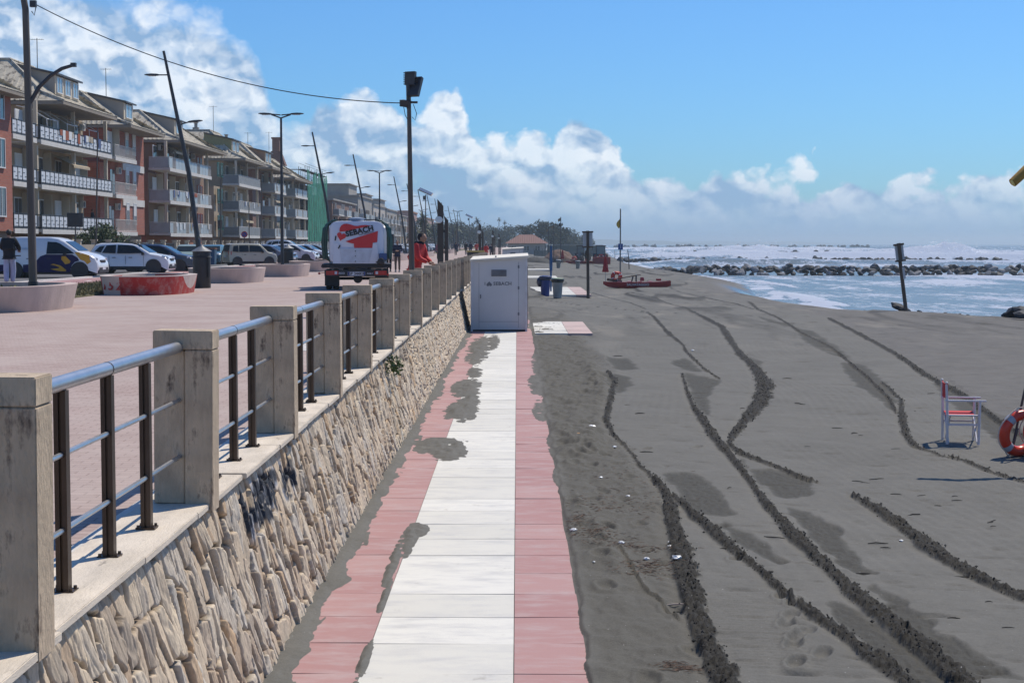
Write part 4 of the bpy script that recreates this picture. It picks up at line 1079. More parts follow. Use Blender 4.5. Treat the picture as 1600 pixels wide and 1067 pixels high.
# ------------------------------------------------------------------ houses facing the sea
GZ = PZ - .05
M_CREAM = pm("cream_render", (.56, .48, .36), .9, var=.12, scale=.6, bump=.2, bscale=30, dirt=((.30, .255, .20), 1.4, .62))
M_BROWN = pm("brown_render", (.24, .155, .10), .9, var=.18, scale=.7, dirt=((.17, .12, .09), 1.4, .62))
M_TAN = pm("tan_render", (.36, .28, .19), .9, var=.15, scale=.6, dirt=((.21, .17, .13), 1.2, .62))
M_GREYR = pm("grey_render", (.29, .27, .24), .9, var=.15, scale=.6)
M_SLABW = pm("slab_edge", (.58, .56, .52), .85, var=.12, scale=1.5, dirt=((.36, .34, .31), 2.2, .6))
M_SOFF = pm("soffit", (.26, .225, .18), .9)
M_ROOFM = pm("roof_fibre", (.50, .45, .35), .9, var=.25, scale=1.8, bump=.4, bscale=14, dirt=((.14, .12, .095), 2.2, .50), stretch=(1, 1, .5))
M_DGREY = pm("dark_grey_metal", (.05, .05, .052), .6, var=.3)
M_WFRAME = pm("white_frame", (.68, .68, .66), .6, var=.05)
M_SHUT = pm("white_shutter", (.62, .62, .60), .7, var=.06)
M_REDSH = pm("red_shutter", (.30, .055, .035), .7, var=.15)
M_GLASSH = glassy("house_glass", (.035, .045, .055))
M_GLASSL = glassy("sky_glass", (.22, .30, .36), .1)
M_PANW = pm("white_panel", (.60, .62, .64), .5, var=.08, scale=3)
M_PANG = pm("frosted_panel", (.34, .38, .39), .35, var=.15, scale=1.2)
M_PANGR = pm("grey_railing_panel", (.21, .22, .22), .6, var=.15, scale=1.2)
M_BLACKR = pm("black_rail", (.022, .022, .025), .5)
M_TERR = pm("terracotta", (.34, .13, .07), .85, var=.2)
def brick_mat(name, a, b, mort, s=1.0):
    m, nt, bs = newmat(name); tc = N(nt, "ShaderNodeTexCoord"); mp = N(nt, "ShaderNodeMapping"); mp.inputs["Rotation"].default_value = (PI / 2, 0, PI / 2)
    sep = N(nt, "ShaderNodeSeparateXYZ"); ad = N(nt, "ShaderNodeMath", operation="ADD"); cb = N(nt, "ShaderNodeCombineXYZ")
    nt.links.new(tc.outputs["Object"], sep.inputs[0]); nt.links.new(sep.outputs[0], ad.inputs[0]); nt.links.new(sep.outputs[1], ad.inputs[1])
    nt.links.new(ad.outputs[0], cb.inputs[0]); nt.links.new(sep.outputs[2], cb.inputs[1])
    br = N(nt, "ShaderNodeTexBrick"); br.inputs["Scale"].default_value = s; br.inputs["Brick Width"].default_value = .5; br.inputs["Row Height"].default_value = .14; br.inputs["Mortar Size"].default_value = .02
    br.inputs["Color1"].default_value = (*a, 1); br.inputs["Color2"].default_value = (*b, 1); br.inputs["Mortar"].default_value = (*mort, 1)
    nt.links.new(cb.outputs[0], br.inputs["Vector"]); nt.links.new(br.outputs["Color"], bs.inputs["Base Color"]); bs.inputs["Roughness"].default_value = .9
    return m
M_BRICK = brick_mat("red_brick", (.30, .085, .055), (.38, .12, .08), (.26, .14, .10))
M_BRICKD = brick_mat("dark_brick", (.17, .085, .06), (.21, .11, .08), (.15, .10, .08))

def ribbed_slope(mb, A, B, C, D, step, rib, up):
    """A-B eave edge, D-C ridge edge; ribs run straight up the slope and stop at the hips"""
    A, B, C, D = map(Vector, (A, B, C, D)); mb.add([A, B, C, D], [(0, 1, 2, 3)])
    e = (B - A); L_ = e.length; e.normalize(); nrm = (B - A).cross(D - A).normalized()
    if nrm.z < 0: nrm = -nrm
    up_ = nrm.cross(e).normalized(); 
    if up_.z < 0: up_ = -up_
    H = (D - A).dot(up_); a0 = (D - A).dot(e); b0 = L_ - (C - A).dot(e)
    n = int(L_ / step)
    for i in range(1, n):
        q = i * step; h = H
        if a0 > 0 and q < a0: h = H * q / a0
        if b0 > 0 and q > L_ - b0: h = min(h, H * (L_ - q) / b0)
        if h < .15: continue
        p = A + e * q; hw = step * .28
        v = [p - e * hw + nrm * .004, p + e * hw + nrm * .004, p + e * hw + up_ * h + nrm * .004, p - e * hw + up_ * h + nrm * .004]
        w_ = [x + nrm * rib for x in (v[0] + e * hw * .5, v[1] - e * hw * .5, v[2] - e * hw * .5, v[3] + e * hw * .5)]
        mb.add(v + w_, [(4, 5, 6, 7), (0, 1, 5, 4), (1, 2, 6, 5), (2, 3, 7, 6), (3, 0, 4, 7)])
def window(par, x, y, z, w_, h, frame=None, glass=None, shut=None, side=None, name="window", blind=0):
    """opening in a wall that faces +X (side=None) or -Y (side='s')"""
    frame = frame or M_WFRAME; glass = glass or M_GLASSH
    f = MB(); g = MB(); t = .07
    def bx(m, a, b, c, d, e_, f_):
        if side == "s": m.bbox(x + c, x + d, y - b, y - a, e_, f_)
        else: m.bbox(x + a, x + b, y + c, y + d, e_, f_)
    bx(f, -.05, .05, -w_ / 2 - t, -w_ / 2, z - t, z + h + t); bx(f, -.05, .05, w_ / 2, w_ / 2 + t, z - t, z + h + t)
    bx(f, -.05, .05, -w_ / 2, w_ / 2, z + h, z + h + t); bx(f, -.05, .08, -w_ / 2, w_ / 2, z - t, z)
    bx(f, -.03, .04, -.03, .03, z, z + h)
    fo = f.build(name, frame, par)
    bx(g, -.02, .012, -w_ / 2 + .001, w_ / 2 - .001, z + .001, z + h - .001); g.build("pane", glass, fo)
    if shut:
        s = MB(); bx(s, .014, .03, -w_ / 2 + .01, w_ / 2 - .01, z + h * (1 - blind) if blind else z + .01, z + h - .01)
        s.build("roller_blind", shut, fo)
    return fo
def railing(par, x, y0, y1, z, style, ends=True, dep=1.6, name="balcony_railing"):
    h = 1.0; fr = MB(); pn = MB(); n = max(2, int(round((y1 - y0) / (1.05 if style == "w" else 1.5)))); st = (y1 - y0) / n
    if style == "w":
        fr.bbox(x - .03, x + .03, y0, y1, z + h - .06, z + h); fr.bbox(x - .03, x + .03, y0, y1, z + .04, z + .12)
        for i in range(n + 1): fr.bbox(x - .035, x + .035, y0 + i * st - .05, y0 + i * st + .05, z, z + h + .002)
        for i in range(n):
            a, b = y0 + i * st + .08, y0 + (i + 1) * st - .08
            pn.bbox(x - .015, x + .015, a, b, z + .16, z + h - .10)
            fr.bbox(x + .017, x + .03, a + .08, (a + b) / 2, z + .60, z + .64); fr.bbox(x + .017, x + .03, (a + b) / 2, b - .08, z + .34, z + .38)
        if ends:
            for yy in (y0, y1):
                fr.bbox(x - dep, x - .04, yy - .03, yy + .03, z + h - .06, z + h); fr.bbox(x - dep, x - .04, yy - .03, yy + .03, z + .04, z + .12)
                m_ = max(1, int(dep / .9))
                for i in range(m_ + 1): fr.bbox(x - dep + i * (dep - .1) / m_ - .03, x - dep + i * (dep - .1) / m_ + .03, yy - .035, yy + .035, z, z + h)
                pn.bbox(x - dep + .04, x - .12, yy - .014, yy + .014, z + .16, z + h - .1)
        o = fr.build(name, M_BLACKR, par); pn.build("railing_panel", M_PANW, o)
    elif style in "gf":
        mm = M_PANGR if style == "g" else M_PANG
        fr.bbox(x - .03, x + .03, y0, y1, z + h, z + h + .05)
        for i in range(n + 1): fr.bbox(x - .025, x + .025, y0 + i * st - .025, y0 + i * st + .025, z, z + h - .001)
        for i in range(n):
            if style == "f" and i % 4 == 1: 
                for q in range(5): fr.bbox(x - .012, x + .012, y0 + (i + .15 + q * .17) * st, y0 + (i + .19 + q * .17) * st, z + .05, z + h - .02)
                continue
            pn.bbox(x - .01, x + .01, y0 + i * st + .04, y0 + (i + 1) * st - .04, z + .02, z + h - .04)
        if ends:
            for yy in (y0, y1):
                fr.bbox(x - dep, x - .04, yy - .03, yy + .03, z + h, z + h + .05); pn.bbox(x - dep, x - .06, yy - .01, yy + .01, z + .02, z + h - .04)
        o = fr.build(name, M_SLABW, par); pn.build("railing_panel", mm, o)
    else:
        fr.bbox(x - .025, x + .025, y0, y1, z + h - .04, z + h); fr.bbox(x - .02, x + .02, y0, y1, z + .05, z + .09)
        k = int((y1 - y0) / .16)
        for i in range(k + 1): fr.bbox(x - .012, x + .012, y0 + (y1 - y0) * i / k - .012, y0 + (y1 - y0) * i / k + .012, z + .05, z + h - .02)
        if ends:
            for yy in (y0, y1):
                fr.bbox(x - dep, x - .03, yy - .02, yy + .02, z + h - .04, z + h)
                for q in range(int(dep / .16)): fr.bbox(x - dep + q * .16, x - dep + q * .16 + .02, yy - .012, yy + .012, z + .03, z + h - .02)
        o = fr.build(name, M_BLACKR if style == "b" else M_SLABW, par)
    return o
def antenna(x, y, z, h, lab, far=False):
    t = thing("tv_antenna", lab, "antenna", (x, y, z))
    m = MB(); m.cyl((0, 0, -.3), (0, 0, h), .03, n=6); m.build("mast", M_DGREY, t)
    m = MB(); m.cyl((-.5, 0, h - .1), (.5, 0, h - .1), .015, n=5)
    for i in range(6): m.cyl((-.45 + i * .18, -.3, h - .1), (-.45 + i * .18, .3, h - .1), .01, n=4)
    m.build("aerial", M_DGREY, t)
def roof_hip(par, Xe, Xr, Xb, Y0, Y1, ze, zr, hip, mat=None, slab=True, kink=.55):
    """Xe sea-side eave, Xr ridge start, Xb back; hip = run of the side slopes"""
    mat = mat or M_ROOFM; m = MB()
    A, B = (Xe, Y0, ze), (Xe, Y1, ze); Xk = Xe + (Xr - Xe) * .36; zk = ze + (zr - ze) * .20; hk = hip * .22
    Ak, Bk = (Xk, Y0 + hk, zk), (Xk, Y1 - hk, zk)
    C, D = (Xr, Y1 - hip, zr), (Xr, Y0 + hip, zr)
    ribbed_slope(m, A, B, Bk, Ak, .42, .035, 1); ribbed_slope(m, Ak, Bk, C, D, .42, .035, 1)
    # side towards the camera: from eave to ridge, ribbed
    Eb, Fb = (Xb, Y0, ze), (Xb, Y1, ze)
    ribbed_slope(m, Eb, (Xk, Y0, ze + .02), (Xk, Y0 + hk * .8, zk), (Xb, Y0 + hk * .8, zk), .42, .05, 1)
    ribbed_slope(m, (Xb, Y0 + hk * .8, zk), (Xk, Y0 + hk, zk), D, (Xb, Y0 + hip, zr), .42, .06, 1)
    m.add([(Xk, Y0, ze), A, Ak], [(0, 1, 2)])
    ribbed_slope(m, Fb, B, C, (Xb, Y1 - hip, zr), .42, .05, 1)
    m.add([D, C, (Xb, Y1 - hip, zr), (Xb, Y0 + hip, zr)], [(0, 1, 2, 3)])
    # hip caps
    m.tube([(Xe, Y0, ze + .03), (Xk, Y0 + hk, zk + .05), (Xr, Y0 + hip, zr + .06)], .09, 6); m.tube([(Xe, Y1, ze + .03), (Xk, Y1 - hk, zk + .05), (Xr, Y1 - hip, zr + .06)], .09, 6)
    m.tube([(Xr, Y0 + hip, zr + .06), (Xr, Y1 - hip, zr + .06)], .1, 6); m.tube([(Xr, Y0 + hip, zr + .06), (Xb, Y0 + hip, zr + .06)], .1, 6)
    r = m.build("roof", mat, par, normals=False)
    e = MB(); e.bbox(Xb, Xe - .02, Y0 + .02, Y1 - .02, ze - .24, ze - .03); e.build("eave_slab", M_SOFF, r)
    return r
def dormer(par, xf, y0, y1, z0, z1, xr, nwin, col=None, slope=.75):
    d = MB(); d.add([(xf, y0, z0), (xf, y1, z0), (xf, y1, z1), (xf, y0, z1), (xr, y0, z0 + .3), (xr, y1, z0 + .3), (xr, y1, z1 + slope), (xr, y0, z1 + slope)], [(0, 1, 2, 3), (0, 3, 7, 4), (1, 5, 6, 2), (4, 7, 6, 5)])
    o = d.build("dormer", col or M_GREYR, par)
    t = MB(); q = .3
    t.add([(xf + q, y0 - .2, z1 - q * .17), (xf + q, y1 + .2, z1 - q * .17), (xr, y1 + .2, z1 + slope), (xr, y0 - .2, z1 + slope), (xf + q, y0 - .2, z1 + .14 - q * .17), (xf + q, y1 + .2, z1 + .14 - q * .17), (xr, y1 + .2, z1 + slope + .14), (xr, y0 - .2, z1 + slope + .14)], [(0, 1, 2, 3), (4, 7, 6, 5), (0, 4, 5, 1), (1, 5, 6, 2), (3, 2, 6, 7), (0, 3, 7, 4)])
    t.build("dormer_roof", M_DGREY, o)
    fr = MB(); fr.bbox(xf + .003, xf + .03, y0 + .02, y1 - .02, z0 + .15, z1 - .05); fr.build("dormer_front", M_CREAM, o)
    st = (y1 - y0) / nwin
    for i in range(nwin): window(o, xf + .06, y0 + (i + .5) * st, z0 + .35, st * .62, z1 - z0 - .55, glass=M_GLASSL)
    return o

def house(name, lab, X, Y0, Y1, wall, rail, bal, roof=True, floors=3, opts=None):
    """X = front of the balconies; bal = list of (y0, y1) balcony spans on every floor"""
    o_ = dict(ze=11.45, zr=14.7, hip=4.0, dorm=None, back=13, rec=1.7, col=M_CREAM, ground=M_BROWN, win=None, colm=True, soff=M_SOFF)
    o_.update(opts or {})
    t = thing(name, lab, "house", (X, Y0, GZ)); W = Y1 - Y0; xw = -o_["rec"]; H = o_["ze"]
    ra, rb = o_.get("roofy") or (0, W); m = MB(); m.bbox(-o_["back"], xw, ra + .2, W - .2, 2.35, H - .2); ra and m.bbox(-o_["back"], xw - .01, .2, ra + .199, 2.35, 8.2); m.build("wall", wall, t)
    m = MB(); m.bbox(-o_["back"] + .1, xw - .3, .3, W - .3, -.3, 2.32); m.build("ground_floor_wall", o_["ground"], t)
    zs = [2.35 + 3.05 * k for k in range(floors)]
    for k, z in enumerate(zs):
        for j, (a, b) in enumerate(bal):
            s = MB(); s.bbox(xw + .002, 0, a, b, z, z + .2)
            s.bbox(-.04, .03, a - .01, b + .01, z - .12, z + .203)
            sl = s.build("balcony_slab", M_SLABW, t)
            railing(t, -.06, a + .05, b - .05, z + .205, rail if isinstance(rail, str) else rail[k], dep=o_["rec"] - .1)
            # doors and recesses behind the balcony
            n = max(1, int((b - a) / 4.2)); st = (b - a) / n
            for i in range(n):
                yc = a + (i + .5) * st + random.uniform(-.4, .4)
                rr = random.random()
                f = MB(); f.bbox(xw, xw + .05, yc - .85, yc + .85, z + .21, z + 2.45)
                fo = f.build("balcony_door", M_REDSH if (o_.get("redsh") and rr < .5) else M_WFRAME, t)
                g = MB(); g.bbox(xw + .052, xw + .065, yc - .75, yc - .05, z + .3, z + 2.35); g.bbox(xw + .052, xw + .065, yc + .05, yc + .75, z + .3, z + 2.35)
                g.build("pane", M_GLASSH if rr < .7 else M_SHUT, fo)
                if rr > .35:
                    r_ = MB(); r_.bbox(xw + .01, xw + .6, yc + .95, yc + 1.05, z + .21, z + 2.8); r_.build("partition", o_["col"], t)
                if rr < .4:
                    ac = MB(); ac.bbox(xw + .06, xw + .36, yc + 1.1, yc + 1.9, z + 2.05, z + 2.6); a_ = ac.build("air_conditioner", M_SLABW, t, bevel=.02)
                    fan = MB(); fan.lathe([(.22, 0), (.22, .02), (.05, .03)], 14, M=Matrix.Translation((xw + .361, yc + 1.4, z + 2.32)) @ Matrix.Rotation(PI / 2, 4, "Y")); fan.build("fan_grille", M_DGREY, a_)
        if o_["colm"]:
            for (a, b) in bal:
                for yy in [a + .25, b - .25] + ([(a + b) / 2] if b - a > 13 else []):
                    c = MB(); c.bbox(-.55, -.30, yy - .13, yy + .13, z + .205, z + 3.05 - .122 if k < floors - 1 else H - .25); c.build("column", o_["col"], t)
    if o_["win"]:
        for (yy, w_, sh) in o_["win"]:
            for k, z in enumerate(zs):
                window(t, xw + .06 if wall is not M_BRICK else xw + .06, yy, z + .95, w_, 1.75, shut=sh, blind=random.choice([.35, .6, .9]))
    if roof:
        roof_hip(t, .75, -4.4, -o_["back"], ra - .3, rb + .3, H, o_["zr"], o_["hip"])
        if o_["dorm"]:
            a, b, n, c = o_["dorm"]; dormer(t, -1.3, a, b, H + .75, H + 2.35, -4.6, n, c, .75)
        m = MB(); m.bbox(-6.6, -5.9, ra + o_["hip"] + .5, ra + o_["hip"] + 1.1, o_["zr"], o_["zr"] + .45); m.lathe([(.2, 0), (.2, .5), (.28, .5), (.28, .62)], 10, c=(-6.25, ra + o_["hip"] + .8, o_["zr"] + .45)); m.build("chimney", M_GREYR, t)
    else:
        m = MB(); m.bbox(-o_["back"], xw + .2, .1, W - .1, H - .18, H + .1); m.bbox(-o_["back"], -5, 1, W - 1, H + .12, H + 2.6); m.build("roof", M_GREYR, t)
    return t

XB = -32.5
h1 = house("apartment_house", "red brick house cut off by the left edge of the picture", XB + .35, 84, 103.2, M_BRICK, "w", [(1.0, 9.0)], opts=dict(ze=11.1, zr=14.4, hip=3.0, win=[(12.4, 1.5, None), (16.6, 1.5, None)], rec=.25, colm=False, back=12))
# balconies joining the brick house and its neighbour
h2 = house("apartment_house", "cream house with rows of white black-framed balcony panels and a three-window dormer", XB, 103.5, 129, M_TAN, "w", [(.1, 5.2), (6.2, 25.3)],
           opts=dict(ze=11.55, zr=14.9, hip=4.6, rec=2.3, dorm=(14.2, 20.6, 3, M_GREYR), back=14, roofy=(9.5, 24.0)))
h3 = house("apartment_house", "house with red brick front, red shutters and a single dormer window", XB - .2, 130.6, 146.5, M_BRICK, "r", [(.2, 7.4)],
           opts=dict(ze=11.4, zr=14.4, hip=3.4, rec=1.3, dorm=(8.4, 11.8, 1, M_GREYR), roofy=(2.9, 15.2), redsh=True, win=[(9.2, .9, M_SHUT), (11.8, .9, M_SHUT)], colm=False))
for k in range(2):
    m = MB(); m.bbox(-1.31, -1.22, 7.6, 15.5, 4.85 + 3.05 * k, 5.45 + 3.05 * k); m.build("white_band", M_SLABW, h3)
h4 = house("apartment_house", "brown house with frosted balcony panels behind the first leaning lamp post", XB, 150, 177, M_BROWN, "f", [(.3, 20.7)], opts=dict(roofy=(3, 26), ze=11.4, zr=14.5, hip=4.5, dorm=(8.5, 12.5, 1, M_GREYR), rec=2.0, ground=M_TERR))
h5 = house("apartment_house", "tan house with long grey balconies and an olive dormer, left of the tall double lamp", XB - .3, 184, 205.5, M_TAN, "g", [(5.5, 21.3)], opts=dict(roofy=(6, 21), ze=11.6, zr=15.2, hip=4.8, dorm=(8, 13, 2, pm("olive_render", (.27, .25, .12), .9)), rec=2.0))
h6 = house("apartment_house", "red-brown house with pale balcony ends behind the tall double lamp", XB, 209, 226, M_BRICKD, "f", [(6.5, 16.8)], opts=dict(ze=11.5, zr=15.0, hip=4.5, dorm=(6.5, 11.5, 2, M_BROWN), rec=2.0, redsh=True))
h7 = house("apartment_house", "grey-brown house with low roof just before the green scaffold netting", XB, 230, 249, M_GREYR, "f", [(5.5, 18.8)], opts=dict(ze=11.0, zr=14.2, hip=4.5, rec=2.0))
antenna(-36.9, 124, GZ + 14.9, 2.4, "television antenna above the cream house's three-window dormer")
antenna(-37.0, 145, GZ + 14.3, 3.0, "tall television antenna behind the red brick fronted house")
antenna(-37, 196, GZ + 15.1, 3.2, "thin television antenna on the tan house with olive dormer")
antenna(-37, 221, GZ + 15.0, 1.8, "television antenna on the red-brown house")
antenna(-37.5, 243, GZ + 15.0, 3.4, "television antenna beside the tall brick chimney")
t = thing("brick_chimney", "tall dark chimney stack above the scaffolded block", "chimney", (-37.0, 247, GZ))
m = MB(); m.box((0, 0, 14.6), (3.0, 2.2, 2.2), taper=.5); m.box((0, 0, 16.4), (1.1, 1.1, 2.4)); m.box((0, 0, 17.7), (1.35, 1.35, .25)); m.build("stack", M_BRICKD, t)
# awning frames on the cream house
for (z, ys_) in [(8.6, (8, 13, 19))]:
    for y_ in ys_:
        m = MB()
        for dy in (0, 2.6):
            m.tube([(-2.2, y_ + dy, z + 2.5), (-1.2, y_ + dy, z + 2.3), (-.1, y_ + dy, z + 1.6), (-.08, y_ + dy, z + 1.1)], .03, 6)
        m.tube([(-.1, y_, z + 1.6), (-.1, y_ + 2.6, z + 1.6)], .03, 6)
        m.build("awning_frame", M_WFRAME, h2)
# washing, green shutters and rolled awnings that break up the fronts
rl = random.Random(9); LC = [M_WFRAME, pm("blue_cloth", (.06, .10, .22), .9), pm("rust_cloth", (.30, .08, .04), .9), pm("sand_cloth", (.40, .34, .25), .9)]
for hs, floors, a, b in ((h4, (0, 1), 1.5, 19), (h5, (1,), 7, 20), (h2, (2,), 8, 22), (h6, (0, 2), 8, 15)):
    for k in floors:
        z = 2.35 + 3.05 * k + 1.22; yy = a + rl.uniform(0, 3)
        while yy < b:
            w_ = rl.uniform(.3, .8); m = MB(); m.bbox(-.02, .012, yy, yy + w_, z - rl.uniform(.35, .75), z); m.build("hanging_cloth", rl.choice(LC), hs); yy += w_ + rl.choice([.05, .1, 1.2, 3.0])
for hs, col, sp in ((h5, pm("green_shutter", (.03, .16, .12), .7), (1.2, 3.4)), (h4, M_REDSH, (23.5, 25.0)), (h7, pm("green_shutter", (.03, .16, .12), .7), (1.5, 3.5))):
    for k in range(3):
        for yy in sp: window(hs, -1.66 if hs is not h4 else -1.94, yy, 2.35 + 3.05 * k + .9, 1.0, 1.5, frame=col)
M_AWN = pm("striped_awning", (.44, .36, .24), .85, var=.2)
for hs, k, y0, y1 in ((h2, 1, 15, 19.5), (h4, 2, 4, 9), (h5, 0, 12, 17), (h6, 1, 9, 13)):
    z = 2.35 + 3.05 * k + 2.7; m = MB(); m.add([(-1.9, y0, z), (-1.9, y1, z), (-.2, y1, z - .75), (-.2, y0, z - .75), (-.2, y1, z - .95), (-.2, y0, z - .95)], [(0, 1, 2, 3), (3, 2, 4, 5)]); m.build("awning", M_AWN, hs, normals=False)
# scaffold and green net
def scaffold():
    t = thing("scaffolded_block", "block wrapped in scaffolding with torn green netting", "building", (XB - 1, 254, GZ))
    m = MB(); m.bbox(-13, -2.2, 0, 26, -.2, 11.4); m.build("wall", M_BRICKD, t)
    m = MB(); ribbed_slope(m, (-1.4, -.5, 11.5), (-1.4, 26.5, 11.5), (-6, 23, 14.0), (-6, 4, 14.0), .5, .05, 1); ribbed_slope(m, (-13, -.5, 11.5), (-1.4, -.5, 11.5), (-6, 4, 14.0), (-13, 4, 14.0), .5, .05, 1); m.build("roof", M_ROOFM, t, normals=False)
    m = MB()
    for y in np.arange(-1, 27.1, 2.5):
        for x in (-.9, .1): m.cyl((x, y, -.2), (x, y, 13.2 + random.uniform(0, .8)), .045, n=5)
    for x in np.arange(-12, -1, 2.3): m.cyl((x, -1, -.2), (x, -1, 12.6), .045, n=5); m.cyl((x, -1.9, -.2), (x, -1.9, 12.6), .045, n=5)
    for z in np.arange(1.8, 13.3, 1.9):
        for x in (-.9, .1): m.cyl((x, -1, z), (x, 27, z), .04, n=5); m.cyl((x, -1, z + 1), (x, 27, z + 1), .03, n=5)
        for y in (-1.9, -1): m.cyl((-12, y, z), (.1, y, z), .04, n=5)
        m.bbox(-.88, .08, -1, 27, z - .06, z - .01); m.bbox(-12, -.9, -1.85, -1.05, z - .06, z - .01)
    m.build("scaffold_frame", M_DGREY, t)
    mt, nt, b = newmat("green_netting"); b.inputs["Base Color"].default_value = (.03, .25, .155, 1); b.inputs["Roughness"].default_value = .8
    tc = N(nt, "ShaderNodeTexCoord"); n = N(nt, "ShaderNodeTexNoise"); mp = N(nt, "ShaderNodeMapping"); mp.inputs["Scale"].default_value = (1, 2.5, .25); nt.links.new(tc.outputs["Object"], mp.inputs[0]); nt.links.new(mp.outputs[0], n.inputs["Vector"]); n.inputs["Scale"].default_value = 1.6; n.inputs["Detail"].default_value = 5
    mr = N(nt, "ShaderNodeMapRange"); mr.inputs[1].default_value = .35; mr.inputs[2].default_value = .6; mr.inputs[3].default_value = .45; mr.inputs[4].default_value = .95; nt.links.new(n.outputs["Fac"], mr.inputs[0]); nt.links.new(mr.outputs[0], b.inputs["Alpha"])
    rows = []
    ys = np.linspace(0, 27.2, 60); zs = np.linspace(0, 1, 24)
    vs = []; fs = []
    for i, y in enumerate(ys):
        topz = 12.9 + .5 * math.sin(y * 1.3) - (1.5 if 4 < y < 7 else 0)
        for j, q in enumerate(zs): vs.append((.25 + .12 * math.sin(y * 2.2 + q * 3) + .08 * random.random(), y, .3 + (topz - .3) * q))
    for i in range(59):
        for j in range(23): fs.append((i * 24 + j, (i + 1) * 24 + j, (i + 1) * 24 + j + 1, i * 24 + j + 1))
    q = MB(); q.add(vs, fs); q.build("safety_netting", mt, t, smooth=2, normals=False)
scaffold()
# more distant fronts
def block(lab, y0, y1, H, col, x=XB, roofc=None, terr=None, cat="building", step=3.0, nfl=None, rs="g"):
    t = thing("apartment_block", lab, cat, (x, y0, GZ)); W = y1 - y0; nfl = nfl or int(H / 3.05)
    m = MB(); m.bbox(-12, -1.2, 0, W, -.2, H); m.build("wall", col, t)
    m = MB(); m.bbox(-12.3, -.9, -.3, W + .3, H, H + .28)
    if terr: m.bbox(-11, -4, W * .25, W * .8, H + .281, H + 2.8); m.bbox(-11.3, -3.6, W * .25 - .3, W * .8 + .3, H + 2.801, H + 3.0)
    m.build("roof", roofc or M_GREYR, t)
    nb = max(1, int(W / 11))
    for k in range(nfl):
        z = .9 + 3.05 * k
        if z + 2 > H: break
        for j in range(nb):
            a = 1 + j * (W - 1) / nb; b = a + (W - 1) / nb * random.uniform(.55, .9)
            if k > 0:
                s = MB(); s.bbox(-1.19, 0, a, b, z - .3, z - .1); s.build("balcony_slab", M_SLABW, t); railing(t, -.05, a, b, z - .098, random.choice("gfr" if rs == "g" else rs), dep=1.1)
            for q in range(max(1, int((b - a) / 3.2))):
                window(t, -1.14, a + 1.4 + q * 3.2, z + .1, 1.1, 1.9, frame=random.choice([M_WFRAME, M_SHUT, M_BROWN]))
        # side openings facing the camera
        for xx in (-9, -5.5): window(t, xx, -.06, z + .6, 1.2, 1.3, side="s", frame=M_SHUT if k % 2 else M_GREYR, glass=pm("teal_shutter", (.06, .22, .20), .7) if (col is M_BRICKD) else M_GLASSH)
    return t
M_PINK = pm("pink_render", (.40, .24, .20), .9, var=.12, scale=.3)
M_PALE = pm("pale_render", (.42, .38, .33), .9, var=.12, scale=.3)
block("low brown brick block with teal shutters behind the tanker truck", 292, 335, 9.5, M_BRICKD, nfl=3)
block("beige block with roof terrace right of the tanker truck", 340, 372, 11.6, M_GREYR, terr=True)
block("pale stepped block with white balconies", 376, 410, 10.6, M_PALE, terr=True)
block("grey block with many small balconies behind the floodlight pole", 414, 450, 10.4, M_GREYR, terr=True)
block("tan block right of the floodlight pole", 455, 490, 9.6, M_TAN)
block("pink block behind the solar lamp", 496, 540, 11.5, M_PINK, roofc=M_TERR)
block("pale block left of the dark totem lamp", 548, 590, 9.8, M_PALE, terr=True)
block("pink-roofed block seen between thin lamp poles", 600, 650, 11.0, M_PINK, roofc=M_TERR)
block("grey block far down the road", 660, 710, 10, M_GREYR)
block("farthest pale block before the trees", 720, 780, 9.5, M_PALE)

# garden walls, fences and gates along the far pavement
def garden_wall(y0, y1, lab, style):
    t = thing("garden_wall", lab, "garden wall", (-28.1, y0, GZ)); W = y1 - y0
    m = MB(); m.bbox(-.2, 0, 0, W, -.2, .65 if style else 1.5); m.build("wall", pm("garden_wall_render", (.30, .26, .21), .9, var=.15, scale=.8, dirt=((.25, .22, .19), 1.5, .6)), t)
    n = max(1, int(W / 3.6)); st = W / n
    for i in range(n + 1):
        m = MB(); m.bbox(-.26, .06, i * st - .16, i * st + .16, -.2, 1.75); m.bbox(-.31, .11, i * st - .21, i * st + .21, 1.751, 1.84); m.build("pillar", M_SLABW if style == 2 else M_CREAM, t)
    if style:
        m = MB()
        for i in range(n):
            a, b = i * st + .17, (i + 1) * st - .17
            for z in (.8, 1.05, 1.3, 1.55): m.bbox(-.12, -.08, a, b, z, z + .05)
            for q in range(int((b - a) / (.14 if style == 1 else .35))): m.bbox(-.118, -.082, a + q * (.14 if style == 1 else .35), a + q * (.14 if style == 1 else .35) + .03, .66, 1.6)
        m.build("fence_bars", M_WFRAME if style == 2 else M_DGREY, t)
for i, (a, b, l, s_) in enumerate([(84, 101, "garden wall with dark bars in front of the brick house at the left edge", 1), (103, 118, "garden wall behind the van, under the clipped shrub", 0), (119, 132, "garden wall with dark bars behind the white car", 1),
                                  (133, 148, "garden wall behind the dark blue car", 0), (149, 171, "garden wall with low panels behind the pale green car", 0), (173, 186, "white pillared fence with lattice gates left of the beige hatchback", 2), (188, 208, "garden wall behind the beige hatchback", 1),
                                  (210, 250, "garden wall behind the row of white cars", 2), (255, 300, "garden wall below the scaffolding", 0)]):
    garden_wall(a, b, l, s_)
gs = MB(); gs.bbox(-46, -28.4, 60, 900, PZ - .2, PZ - .02); tag(gs.build("garden_ground", pm("garden_soil", (.16, .14, .11), .95)), "front gardens between pavement and houses", kind="structure")
